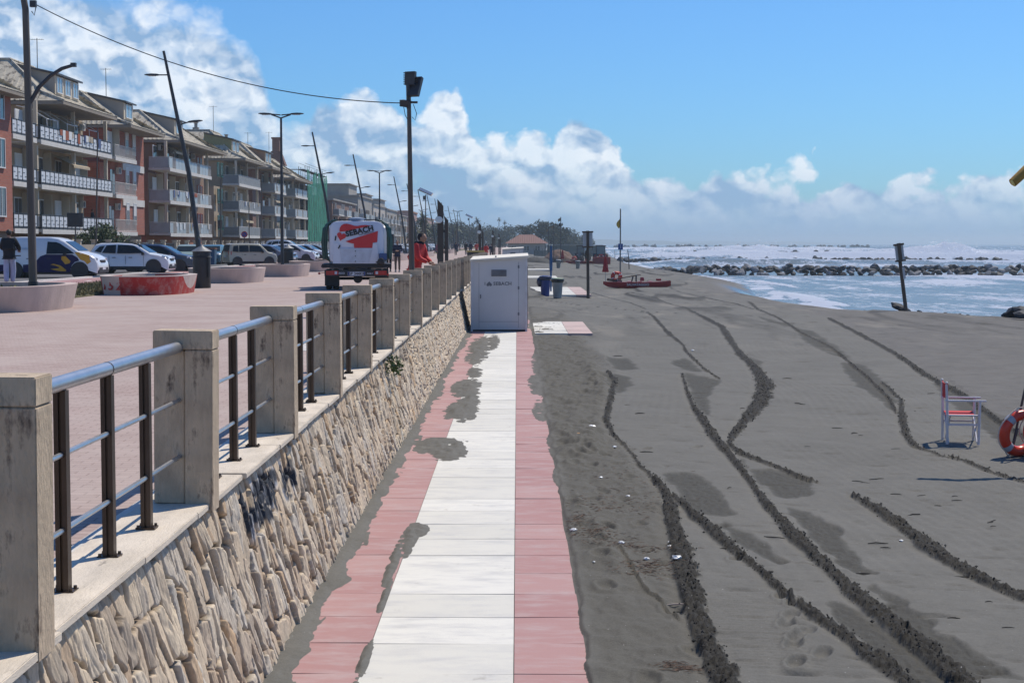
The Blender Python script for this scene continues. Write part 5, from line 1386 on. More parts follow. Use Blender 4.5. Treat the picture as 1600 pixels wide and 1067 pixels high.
# ------------------------------------------------------------------ planters
M_CONC = pm("planter_concrete", (.50, .40, .355), .9, var=.16, scale=2.2, bump=.35, bscale=30, dirt=((.30, .24, .21), 2.0, .60), stretch=(1, 1, .35))
def planter(label, x, y, lx, ly, red=False, rz=0):
    t = thing("planter", label, "planter", (x, y, PZ), rz, "boat-shaped concrete planters on the promenade")
    n = 44; out0 = []; out1 = []; in1 = []; in0 = []
    for i in range(n):
        a = 2 * PI * i / n; c, s = math.cos(a), math.sin(a)
        ex = .62
        px = math.copysign(abs(c) ** ex, c); py = math.copysign(abs(s) ** .95, s)
        out0.append((px * lx * .46, py * ly * .46, -.05)); out1.append((px * lx * .5, py * ly * .5, .56))
        in1.append((px * (lx * .5 - .28), py * (ly * .5 - .28), .561)); in0.append((px * (lx * .5 - .30), py * (ly * .5 - .30), .30))
    m = MB(); m.loft([out0, out1, in1, in0], caps=False)
    mat = M_CONC
    if red:
        mat, nt, b = newmat("painted_concrete"); tc = N(nt, "ShaderNodeTexCoord"); sp = N(nt, "ShaderNodeSeparateXYZ"); nt.links.new(tc.outputs["Object"], sp.inputs[0])
        cr = N(nt, "ShaderNodeValToRGB"); cr.color_ramp.interpolation = "CONSTANT"; e = cr.color_ramp.elements
        stops = [(0, (.42, .02, .02)), (.115, (.55, .46, .42)), (.37, (.42, .035, .03)), (.97, (.55, .47, .43))]
        e[0].position = 0; e[0].color = (*stops[0][1], 1); e[1].position = stops[1][0]; e[1].color = (*stops[1][1], 1)
        for p_, c_ in stops[2:]: q = e.new(p_); q.color = (*c_, 1)
        mr = N(nt, "ShaderNodeMapRange"); mr.inputs[1].default_value = -lx / 2; mr.inputs[2].default_value = lx / 2; nt.links.new(sp.outputs[0], mr.inputs[0]); nt.links.new(mr.outputs[0], cr.inputs[0])
        n1 = N(nt, "ShaderNodeTexNoise"); n1.inputs["Scale"].default_value = 3; n1.inputs["Detail"].default_value = 8; n1.inputs["Roughness"].default_value = .7; nt.links.new(tc.outputs["Object"], n1.inputs["Vector"])
        r1 = N(nt, "ShaderNodeMapRange"); r1.inputs[1].default_value = .46; r1.inputs[2].default_value = .66; r1.inputs[4].default_value = .75; nt.links.new(n1.outputs["Fac"], r1.inputs[0])
        # wear grows towards the right end
        wr = N(nt, "ShaderNodeMapRange"); wr.inputs[1].default_value = -1.2; wr.inputs[2].default_value = .6; wr.inputs[3].default_value = .15; nt.links.new(sp.outputs[0], wr.inputs[0])
        mu = N(nt, "ShaderNodeMath", operation="MULTIPLY"); nt.links.new(r1.outputs[0], mu.inputs[0]); nt.links.new(wr.outputs[0], mu.inputs[1])
        mx = N(nt, "ShaderNodeMix", data_type="RGBA"); nt.links.new(mu.outputs[0], mx.inputs[0]); nt.links.new(cr.outputs[0], mx.inputs[6]); mx.inputs[7].default_value = (.46, .33, .29, 1)
        # bare rim
        gz = N(nt, "ShaderNodeMath", operation="GREATER_THAN"); gz.inputs[1].default_value = .535; nt.links.new(sp.outputs[2], gz.inputs[0])
        m2 = N(nt, "ShaderNodeMix", data_type="RGBA"); nt.links.new(gz.outputs[0], m2.inputs[0]); nt.links.new(mx.outputs[2], m2.inputs[6]); m2.inputs[7].default_value = (.52, .44, .40, 1)
        nt.links.new(m2.outputs[2], b.inputs["Base Color"]); b.inputs["Roughness"].default_value = .85
    m.build("planter_wall", mat, t, smooth=True)
    s = MB(); s.add([(p[0], p[1], .36) for p in in0], [tuple(range(n))]); s.build("soil", M_GRASS, t)
    leafclump((0, 0, .40), min(lx, ly) * .36, 900, .05, int(abs(x * 10 + y)), .12).build("plants", pm("planter_weeds", (.13, .13, .05), .8, var=.5, scale=6), t, normals=False)
    return t
p1 = planter("big pale concrete planter cut by the left edge with a lamp post in it", -12.0, 36.9, 3.3, 5.0)
p2 = planter("concrete planter painted red and white with the number 152", -11.2, 48.8, 2.6, 5.0, red=True)
p3 = planter("bare concrete planter right of the near black litter bin", -11.4, 63.0, 2.85, 5.0)
p4 = planter("bare concrete planter with the double lamp post in it", -10.9, 74.6, 2.4, 5.0)
for k, (y, l) in enumerate([(88, "bare concrete planter just left of the tanker truck"), (101, "bare concrete planter hidden mostly by the tanker truck"), (114, "low concrete planter behind the two walkers right of the truck"), (128, "low concrete planter behind the man in red"), (150, "low concrete planter behind the dark totem lamp"), (190, "far low concrete planter right of the totem lamp"), (260, "farthest low concrete planter on the promenade")]):
    planter(l, -11.2, y, 2.5, 5.4 if k < 4 else 26)
red_letter = pm("red_scrawl", (.42, .05, .04), .8)
def curved_text(s, x, z, size, par, mat, yfront, name="painted_number"):
    return text_mesh(name, s, size, mat, par, facing_cam(x, yfront, z), .003, bold=.003, shear=.15, space=1.25)
for ch, x_ in (("1", -.86), ("5", -.62), ("2", -.36)):
    c_ = (abs(x_) / 1.24) ** 1.613; y_ = -(math.sqrt(1 - c_ * c_) ** .95) * 2.5 * .965 - .02
    text_mesh("painted_number", ch, .36, red_letter, p2, Matrix.Translation((x_, y_, .27)) @ Matrix.Rotation(-.5 * abs(x_) - .1, 4, "Z") @ Matrix.Rotation(PI / 2 - .07, 4, "X"), .012, bold=.006, shear=.12)

# ------------------------------------------------------------------ lamp posts
M_POLE = pm("grey_brown_pole", (.105, .09, .075), .65, var=.22, scale=3, dirt=((.16, .15, .13), 4, .6), stretch=(1, 1, .2))
M_POLED = pm("dark_pole", (.035, .037, .042), .5, var=.3)
M_LAMPGL = pm("lamp_glass", (.55, .56, .55), .2)
t = thing("street_lamp", "tall old lamp post with a curved arm rising from the planter at the left edge", "street lamp", (-11.2, 37.0, PZ + .3)); t.scale = (1, 1, .93)
m = MB(); m.tube([(0, 0, 0), (-.02, 0, 3.5), (-.06, 0, 7.05), (-.14, 0, 7.6), (-.5, 0, 8.1), (-1.1, 0, 8.35)], [.095, .085, .075, .07, .06, .055], 14); m.build("pole", M_POLE, t, smooth=True)
m = MB(); m.cyl((0, 0, -.05), (0, 0, .35), .115, n=14); m.build("base_collar", M_POLED, t, smooth=True)
m = MB(); m.tube([(0, 0, 4.75), (.22, 0, 5.15), (.48, 0, 5.42), (.75, 0, 5.60), (1.0, 0, 5.68)], [.05, .05, .045, .045, .04], 10); m.build("arm", M_POLED, t, smooth=True)
m = MB(); m.box((1.02, 0, 5.69), (.12, .1, .1)); m.build("arm_end", M_POLED, t)
m = MB(); m.box((.12, 0, 7.18), (.14, .1, .16)); m.tube([(.08, 0, 7.0), (.14, 0, 6.9), (.18, 0, 7.1), (.16, 0, 7.2)], .012, 6); m.build("cable_bracket", M_POLED, t)
WIRE_A = Vector((-11.2 + .2, 37, PZ + .3 + 7.15 * .93))
def led_head(par, x, z, sgn, tilt=.0, L_=.62):
    m = MB(); m.tube([(x, 0, z), (x + sgn * .42, 0, z + tilt)], .028, 8); m.build("bracket", M_POLED, par)
    m = MB(); pts = []
    prof = [(0, .05, .05), (.08, .12, .07), (.3, .17, .075), (.52, .15, .05), (L_, .05, .02)]
    rings = [[(x + sgn * (.42 + q), w_, z + tilt * (1 + q) + h * .6), (x + sgn * (.42 + q), -w_, z + tilt * (1 + q) + h * .6), (x + sgn * (.42 + q), -w_, z + tilt * (1 + q) - h * .4), (x + sgn * (.42 + q), w_, z + tilt * (1 + q) - h * .4)] for q, w_, h in prof]
    m.loft(rings); o = m.build("lamp_head", M_POLED, par, smooth=True)
    g = MB(); g.box((x + sgn * .72, 0, z + tilt * 1.3 - .042), (.3, .2, .012)); g.build("lamp_lens", M_LAMPGL, o)
def leaning_lamp():
    t = thing("leaning_lamp", "leaning lamp", "street lamp", (-13.35, 68, PZ), 0, "leaning lamp posts along the road")
    m = MB(); m.tube([(0, 0, -.05), (-.55, 0, 4.5), (-1.55, 0, 9.6)], [.12, .10, .055], 12); m.build("pole", M_POLED, t, smooth=True)
    led_head(t, -1.33, 8.6, -1); led_head(t, -.98, 6.5, 1, .12)
    return t
ll = leaning_lamp()
LLY = [68, 117, 146, 171, 194, 217, 241, 265, 290, 316, 345, 375, 410]
names = ["nearest leaning lamp post, its top touching the overhead wire", "second leaning lamp post, in front of the green netting", "leaning lamp post just right of the green netting", "leaning lamp post hidden behind the far double lamp", "leaning lamp post right of the far double lamp", "leaning lamp post left of the floodlight pole", "leaning lamp post just right of the floodlight pole",
         "leaning lamp post left of the near solar lamp", "leaning lamp post right of the near solar lamp", "leaning lamp post right behind the tall totem lamp"]
for i, y in enumerate(LLY):
    if y == 171: continue
    o = ll if i == 0 else copy_tree(ll)
    o.location = (-13.35, y, PZ); o["label"] = names[i] if i < len(names) else "distant leaning lamp post among thin poles far down the promenade"
def double_lamp():
    t = thing("double_lamp", "", "street lamp", (-11.75, 80, PZ), 0, "tall double-headed lamp posts")
    m = MB(); m.tube([(0, 0, 0), (0, 0, 7.35)], [.085, .05], 12); m.build("pole", M_POLED, t, smooth=True)
    m = MB(); m.tube([(-.45, 0, 7.5), (0, 0, 7.34), (.45, 0, 7.5)], .035, 8); m.build("cross_arm", M_POLED, t)
    led_head(t, -.02, 7.48, -1, .04); led_head(t, .02, 7.48, 1, .04)
    return t
dl = double_lamp()
for i, (y, l) in enumerate([(75, "tall straight double lamp post standing in the planter in front of the houses"), (133, "double lamp post right of the tanker truck"), (296, "small far double lamp post right of the totem lamps"), (235, "double lamp post half hidden behind the floodlight pole")]):
    if i == 3: continue
    o = dl if i == 0 else copy_tree(dl); o.location = (-11.0 if i != 1 else -11.4, y, PZ); o["label"] = l
def solar_lamp():
    t = thing("solar_lamp", "", "street lamp", (-11.4, 200, PZ), 0, "solar powered lamp posts")
    m = MB(); m.cyl((0, 0, 0), (0, 0, 7.6), .09, .06, 10); m.build("pole", M_POLE, t, smooth=True)
    m = MB(); m.box((.0, 0, 8.0), (1.75, 1.3, .06), ry=.42, rx=.25); m.build("solar_panel", pm("solar_cells", (.05, .06, .09), .25, var=.3, scale=3), t)
    m = MB(); m.box((0, 0, 7.94), (1.85, 1.4, .05), ry=.42, rx=.25); m.build("panel_frame", pm("panel_back", (.33, .27, .21), .5), t)
    m = MB(); m.box((-.2, 0, 7.2), (.26, .3, .5)); m.build("battery_box", M_POLED, t)
    m = MB(); m.tube([(0, 0, 5.4), (-.9, 0, 5.7)], .03, 6); m.build("lamp_arm", M_POLED, t)
    return t
sl = solar_lamp(); sl["label"] = "solar lamp post with tilted panel right of the floodlight pole"
o = copy_tree(sl); o.location = (-11.2, 375, PZ); o["label"] = "small distant solar lamp post between thin poles"

# floodlight pole and the overhead wire
t = thing("floodlight_pole", "tall square pole with floodlights on top beside the railing", "floodlight pole", (-2.3, 34.8, PZ)); t.scale = (1, 1, .9)
m = MB(); m.tube([(.02, 0, 0), (-.04, 0, 5.35)], [.068, .044], 12); m.build("pole", M_POLE, t, smooth=True)
def flood(par, x, y, z, w_, h, ry, rx, name="floodlight"):
    m = MB(); m.box((x, y, z), (.09, w_, h), ry=ry, rx=rx, rz=1.15)
    for i in range(6): m.box((x - .05, y, z - h / 2 + (i + .5) * h / 6), (.05, w_ * .9, .02), ry=ry, rx=rx, rz=1.15)
    o = m.build(name, M_POLED, par)
    return o
flood(t, .0, 0, 5.62, .24, .32, .05, 0); flood(t, .10, 0, 5.42, .26, .50, .42, .0); flood(t, -.10, 0, 5.02, .2, .16, -.2, .2)
m = MB(); m.tube([(-.04, 0, 4.9), (-.05, 0, 5.5)], .05, 8); m.box((.04, 0, 5.05), (.22, .06, .05)); m.build("bracket", M_POLED, t)
m = MB(); m.tube([(.06, -.03, 5.0), (.13, -.03, 4.78), (.10, -.03, 4.62), (.03, -.03, 4.7)], .008, 6); m.tube([(-.16, 0, 5.0), (-.12, 0, 4.75), (-.05, 0, 4.6)], .008, 6); m.build("loose_cable", M_POLED, t)
WIRE_B = Vector((-2.3 - .12, 34.8, PZ + 5.03 * .9))
pts = []
for i in range(41):
    q = i / 40; p = WIRE_A.lerp(WIRE_B, q); p.z -= .62 * 4 * q * (1 - q) * .82; pts.append(p)
m = MB(); m.tube(pts, .012, 6); tag(m.build("overhead_wire", M_POLED, smooth=True), "black wire sagging from the left lamp post to the floodlight pole", "wire")

# totem lamps along the railing
M_TOT = pm("totem_brown", (.055, .045, .037), .6, var=.25, scale=2)
def totem():
    t = thing("totem_lamp", "", "totem lamp", (-2.3, 49.6, PZ), 0, "dark totem lamps by the railing")
    m = MB(); m.add([(-.16, -.1, 0), (.02, -.1, 0), (.02, .1, 0), (-.16, .1, 0), (-.16, -.1, 3.12), (.02, -.1, 2.90), (.02, .1, 2.90), (-.16, .1, 3.12)], [(0, 3, 2, 1), (4, 5, 6, 7), (0, 1, 5, 4), (1, 2, 6, 5), (2, 3, 7, 6), (3, 0, 4, 7)]); m.build("tall_blade", M_TOT, t)
    m = MB(); m.add([(.06, -.08, 0), (.17, -.08, 0), (.17, .1, 0), (.06, .1, 0), (.06, -.08, 2.55), (.17, -.08, 2.42), (.17, .1, 2.42), (.06, .1, 2.55)], [(0, 3, 2, 1), (4, 5, 6, 7), (0, 1, 5, 4), (1, 2, 6, 5), (2, 3, 7, 6), (3, 0, 4, 7)]); m.build("short_blade", M_TOT, t)
    m = MB(); m.lathe([(.02, 0), (.12, .02), (.12, .05), (.02, .06)], 18, M=Matrix.Translation((-.12, -.12, 2.42)) @ Euler((1.15, .5, 0)).to_matrix().to_4x4()); m.build("round_lamp", pm("round_lamp", (.85, .80, .68), .3), t, smooth=True)
    m = MB(); m.bbox(.021, .059, -.02, .02, .4, .5); m.bbox(.021, .059, -.02, .02, 2.0, 2.1); m.build("tie_bar", M_POLED, t)
    return t
tt = totem()
for i, (y, l) in enumerate([(49.6, "nearest dark totem lamp right of the man in red"), (102, "second dark totem lamp above the white cabin's left corner"), (157, "third dark totem lamp, small, above the cabin roof"), (210, "farthest dark totem lamp")]):
    o = tt if i == 0 else copy_tree(tt); o.location = (-2.3, y, PZ); o.scale = (1, 1, .92); o["label"] = l

# litter bins
M_BIN = pm("black_bin", (.018, .02, .024), .45, var=.3, scale=5)
def bin_():
    t = thing("litter_bin", "", "litter bin", (-11.8, 60, PZ), 0, "black litter bins with conical lids")
    m = MB(); m.lathe([(.29, 0), (.30, .03), (.30, 1.02), (.34, 1.03), (.34, 1.06), (.30, 1.08), (.30, 1.22), (.33, 1.23)], 24); m.build("drum", M_BIN, t, smooth=True)
    m = MB(); m.lathe([(.345, 1.235), (.35, 1.25), (.06, 1.42), (.03, 1.47), (.0, 1.48)], 24); m.build("lid", pm("bin_lid", (.16, .17, .18), .5), t, smooth=True)
    for a in (-.6, 2.5):
        m = MB(); m.box((.315 * math.cos(a), .315 * math.sin(a), .72), (.03, .08, .7), rz=a); m.build("side_rib", M_BIN, t)
    return t
b0 = bin_(); b0.location = (-10.7, 54.3, PZ); b0["label"] = "big black litter bin with grey conical lid beside the red and white planter"
o = copy_tree(b0); o.location = (-12.8, 89.5, PZ); o["label"] = "black litter bin behind the double lamp post's planter"

# shrubs, road sign poles and low stuff by the road
M_LEAF = pm("shrub_leaves", (.055, .085, .030), .75, var=.55, scale=2.5)
M_LEAFD = pm("tree_leaves", (.040, .055, .028), .8, var=.6, scale=.6)
M_LEAFP = pm("grey_green_leaves", (.085, .10, .06), .8, var=.5, scale=.6)
M_TRUNK = pm("bark", (.13, .10, .075), .9, var=.3, scale=3, bump=.5)
def tree(name, lab, x, y, z, h, r, leaf, n=700, size=.35, group=None, seed=1, lobes=6, flat=.75, th=.4):
    t = thing(name, lab, "tree", (x, y, z), 0, group); rr = random.Random(seed)
    m = MB(); m.tube([(0, 0, -.2), (.05, 0, h * th), (.1, .05, h * .75)], [h * .03 + .05, h * .022 + .04, .04], 8)
    cs = []
    for i in range(lobes):
        a = 6.28 * i / lobes + rr.uniform(-.4, .4); q = rr.uniform(.3, .8) * r; c = (q * math.cos(a), q * math.sin(a), h * rr.uniform(th + .15, .88)); cs.append(c)
        m.tube([(0, 0, h * th * .9), tuple(v * .6 for v in c[:2]) + ((h * th + c[2]) / 2,), c], [.06, .045, .02], 6)
    m.build("trunk", M_TRUNK, t, smooth=True)
    k = MB(); cs.append((0, 0, h * .8))
    for i, c in enumerate(cs):
        q = leafclump(c, r * rr.uniform(.38, .6), n // len(cs), size, seed * 31 + i, flat); k.add(q.v, q.f)
    k.build("crown", leaf, t, normals=False)
    return t
tree("clipped_shrub", "round green shrub over the garden wall behind the van", -28.9, 112, GZ, 2.9, 1.9, M_LEAF, 2200, .13, seed=3, th=.25)
def palm(lab, x, y, h, r=1.7, seed=1, lean=0.0):
    t = thing("palm_tree", lab, "palm tree", (x, y, PZ), 0, "palm trees along the promenade"); rr = random.Random(seed)
    m = MB(); m.tube([(0, 0, -.1), (lean * .4, 0, h * .5), (lean, 0, h)], [.26, .2, .17], 10); m.build("trunk", M_TRUNK, t, smooth=True)
    k = MB()
    for i in range(46):
        a = rr.uniform(0, 6.28); e0 = rr.uniform(-.7, 1.3); L_ = r * rr.uniform(.75, 1.1)
        p = Vector((lean, 0, h)); d = Vector((math.cos(a) * math.cos(e0), math.sin(a) * math.cos(e0), math.sin(e0))); sd = Vector((-math.sin(a), math.cos(a), 0))
        prev = p.copy()
        for s in range(5):
            q = prev + d * L_ / 5; d = (d + Vector((0, 0, -.22))).normalized(); w0 = .16 if 0 < s < 3 else .09
            k.add([prev - sd * w0, prev + sd * w0, q + sd * w0 * .8 + Vector((0, 0, -.08)), q - sd * w0 * .8 + Vector((0, 0, -.08))], [(0, 1, 2, 3)]); prev = q
    k.build("fronds", M_LEAFP, t, normals=False)
palm("bushy palm tree seen left of the floodlight pole", -14.6, 228, 3.0, 2.1, 1)
palm("tall palm tree seen right of the floodlight pole", -14.7, 250, 5.3, 1.7, 2)
palm("palm tree with droopy skirt below the tall one at the floodlight pole", -15.2, 262, 4.0, 2.0, 7)
palm("round palm tree right of the nearest totem lamp", -15.0, 395, 5.2, 2.3, 3)
palm("small palm tree above the far walkers", -14, 560, 9.5, 1.9, 4)
palm("left one of the two thin tall palms above the far trees", -9.5, 840, 14.2, 1.6, 5)
palm("right one of the two thin tall palms above the far trees", -6.5, 850, 12.8, 1.6, 6)
palm("lone far palm right of the two thin tall palms", 7, 900, 9.0, 1.5, 8)
gtr = "trees massed at the end of the beach"
tl = ["dark rounded tree at the end of the road", "grey green tree behind the far lamp poles", "spreading tree beyond the cabin", "low dark tree above the second cabin", "tree left of the red roofed beach house", "tall spreading tree above the red roof", "tree right of the red roofed beach house", "low grey tree above the beach fence", "last low tree before the sea"]
for i, (x, y, h, r) in enumerate([(-24, 600, 9.5, 6.5), (-19, 620, 9, 6), (-13, 640, 9, 6.5), (-8, 660, 8.6, 6), (-3.5, 690, 8.5, 7), (9.0, 520, 9.4, 5.2), (3.5, 530, 8.2, 4.2), (14.0, 540, 7.2, 4.2), (21, 640, 6.8, 5.0)]):
    tree("spreading_tree", tl[i], x, y, PZ - 1.2, h + .8, r, M_LEAFD if i % 2 else M_LEAFP, 2400, .45, gtr, 20 + i, 16, .8, .12)
for i, (x, y, h, r, l) in enumerate([(-26, 520, 8.8, 5, "tree in front of the pink-roofed block"), (-22.5, 560, 9, 5, "tree between the far lamp poles"), (-27, 585, 8, 5, "tree left of the far road's end"), (27, 660, 5.2, 4.5, "low shrubby tree at the right end of the tree line"), (17, 600, 6.0, 4.0, "small tree behind the beach huts")]):
    tree("spreading_tree", l, x, y, PZ - 1, h, r, M_LEAFD, 1800, .42, gtr, 50 + i, 13, .8, .12)
# red roofed beach house and fences
t = thing("beach_house", "low beach house with faded red hipped roof in front of the trees", "house", (1.6, 440, -.2))
m = MB(); m.bbox(-4, 6, 0, 10, 0, 3.0); m.build("wall", M_PALE, t)
m = MB(); ribbed_slope(m, (-5, -1, 3.0), (7, -1, 3.0), (3, 5, 5.4), (-1, 5, 5.4), .5, .05, 1); m.add([(7, -1, 3.0), (7, 11, 3.0), (3, 5, 5.4), (-5, -1, 3.0), (-5, 11, 3.0), (-1, 5, 5.4)], [(0, 1, 2), (3, 5, 4), (1, 4, 5, 2)]); m.build("roof", pm("faded_red_roof", (.22, .11, .085), .85), t, normals=False)
for xx in (-2.5, 1, 4): window(t, xx, -.06, 1.0, 1.3, 1.3, side="s")
t = thing("beach_hut_row", "long grey-green row of beach huts right of the red-roofed house", "beach huts", (8.5, 450, -.3))
for i in range(5):
    m = MB(); m.bbox(i * 3.1, i * 3.1 + 2.9, 0, 4, 0, 2.5 - .05 * (i % 3)); m.build("hut", pm("hut_green", (.09, .12, .11), .85, var=.2), t)
m = MB(); m.bbox(-.4, 15.6, -.4, 4.4, 2.55, 2.68); m.build("roof", pm("hut_roof", (.30, .31, .30), .85), t)
t = thing("reed_fence", "long dark fence across the beach below the trees", "fence", (4, 380, -.3))
m = MB()
for i in range(50): m.bbox(i * .33, i * .33 + .3, 0, .06, 0, 1.35 + .15 * random.random())
m.build("reed_screen", pm("reed_screen", (.14, .15, .13), .9, var=.3, scale=2), t)
m = MB()
for i in range(9): m.cyl((i * 2, .1, -.2), (i * 2, .1, 1.9), .05, n=6)
m.build("fence_posts", M_TRUNK, t)

# bright signs on poles among parked cars
def sign_pole(lab, x, y, h, w_, hh, mat, round_=False, n="road_sign"):
    t = thing(n, lab, "road sign", (x, y, PZ)); m = MB(); m.cyl((0, 0, -.1), (0, 0, h), .04, n=8); m.build("pole", M_POLE, t, smooth=True)
    m = MB()
    if round_: m.lathe([(w_ / 2, 0), (w_ / 2, .03)], 20, M=Matrix.Translation((0, -.05, h - w_ / 2)) @ Matrix.Rotation(PI / 2, 4, "X"))
    else: m.bbox(-w_ / 2, w_ / 2, -.07, -.03, h - hh, h)
    o = m.build("sign_plate", mat, t); return t, o
sign_pole("dark double notice plate above the van", -26.6, 96.5, 3.35, .95, .85, M_POLED)
sign_pole("dark square sign plate behind the white car", -26.5, 143, 3.6, .42, .75, M_POLED)
t, o = sign_pole("round no-parking sign in front of the brown house", -26.2, 154, 2.7, .62, .6, pm("sign_red", (.42, .03, .03), .5), True)
m = MB(); m.lathe([(.22, 0), (.22, .012)], 18, M=Matrix.Translation((0, -.085, 2.39)) @ Matrix.Rotation(PI / 2, 4, "X")); m.build("blue_disc", pm("sign_blue", (.03, .06, .30), .5), o)
m = MB(); m.box((0, -.105, 2.39), (.5, .012, .05), ry=.78); m.build("red_bar", pm("sign_red", (.42, .03, .03), .5), o)
for (u, y, h, l) in [(150, 104, 9.0, "thin leaning wooden pole in front of the cream house"), (346, 140, 7.2, "thin grey pole in front of the brown house"), (390, 165, 6.5, "thin pole left of the tall double lamp"), (407, 175, 8, "thin leaning pole next to the beige hatchback")]:
    x = (u - 808) / FPX * y
    t = thing("thin_pole", l, "pole", (x, y, PZ)); m = MB(); m.tube([(0, 0, 0), (.25 if "leaning" in l else 0, 0, h)], [.06, .04], 8); m.build("shaft", M_POLE, t, smooth=True)
# ------------------------------------------------------------------ vehicles
def paint(name, rgb, rough=.28, metal=.0):
    if name in MATS: return MATS[name]
    m = pm(name, rgb, rough, metal, .06, 1.5, dirt=(tuple(c * .75 + .03 for c in rgb), 2.5, .66))
    nb = m.node_tree.nodes["Principled BSDF"]; nb.inputs["Coat Weight"].default_value = .6; nb.inputs["Coat Roughness"].default_value = .08
    return m
C_WHITE = paint("car_white", (.70, .72, .74)); C_DBLUE = paint("car_dark_blue", (.012, .018, .05)); C_GREEN = paint("car_pale_green", (.26, .33, .27)); C_BEIGE = paint("car_beige", (.46, .42, .29))
C_BLACK = paint("car_black", (.015, .016, .018)); C_TEAL = paint("car_teal", (.05, .13, .16)); C_GBLUE = paint("car_grey_blue", (.13, .17, .25)); C_GREY = paint("car_grey", (.20, .21, .22)); C_VYEL = pm("van_yellow", (.66, .33, .02), .5); C_VNAVY = pm("van_navy", (.016, .012, .07), .55, spec=.25)
M_CGL = glassy("car_glass", (.016, .022, .026), .12); M_CGL.node_tree.nodes["Principled BSDF"].inputs["Specular IOR Level"].default_value = .22; M_TYRE = pm("tyre", (.018, .018, .018), .85); M_RIM = pm("alloy_rim", (.38, .39, .40), .35, .7); M_PLAST = pm("black_plastic", (.022, .022, .024), .6)
M_HLAMP = pm("headlamp", (.62, .66, .70), .12, .2); M_TLAMP = pm("tail_lamp", (.42, .015, .012), .2); M_PLATE = pm("number_plate", (.60, .62, .66), .4)
def wheel(par, x, y, r, w_=.2):
    M = Matrix.Translation((x, y, r)) @ Matrix.Rotation(PI / 2, 4, "X")
    m = MB(); m.lathe([(r * .66, -w_ / 2), (r * .94, -w_ / 2), (r, -w_ / 2 + .03), (r, w_ / 2 - .03), (r * .94, w_ / 2), (r * .66, w_ / 2)], 26, M=M)
    o = m.build("wheel", M_TYRE, par, smooth=True)
    g = MB(); s = -1 if y < 0 else 1
    g.lathe([(r * .66, -w_ * .35), (r * .67, w_ * .35)], 22, M=M)
    d = MB(); d.lathe([(r * .62, -.02), (r * .62, .02)], 20, M=Matrix.Translation((x, y + s * w_ * .18, r)) @ Matrix.Rotation(PI / 2, 4, "X")); d.build("brake_disc", M_PLAST, o)
    for k in range(7):
        a = 2 * PI * k / 7; g.box((x + math.cos(a) * r * .36, y + s * w_ * .40, r + math.sin(a) * r * .36), (r * .62, .03, r * .13), ry=-a)
    g.lathe([(r * .12, -.02), (r * .12, .02)], 10, M=Matrix.Translation((x, y + s * w_ * .42, r)) @ Matrix.Rotation(PI / 2, 4, "X"))
    g.build("rim", M_RIM, o)
    return o
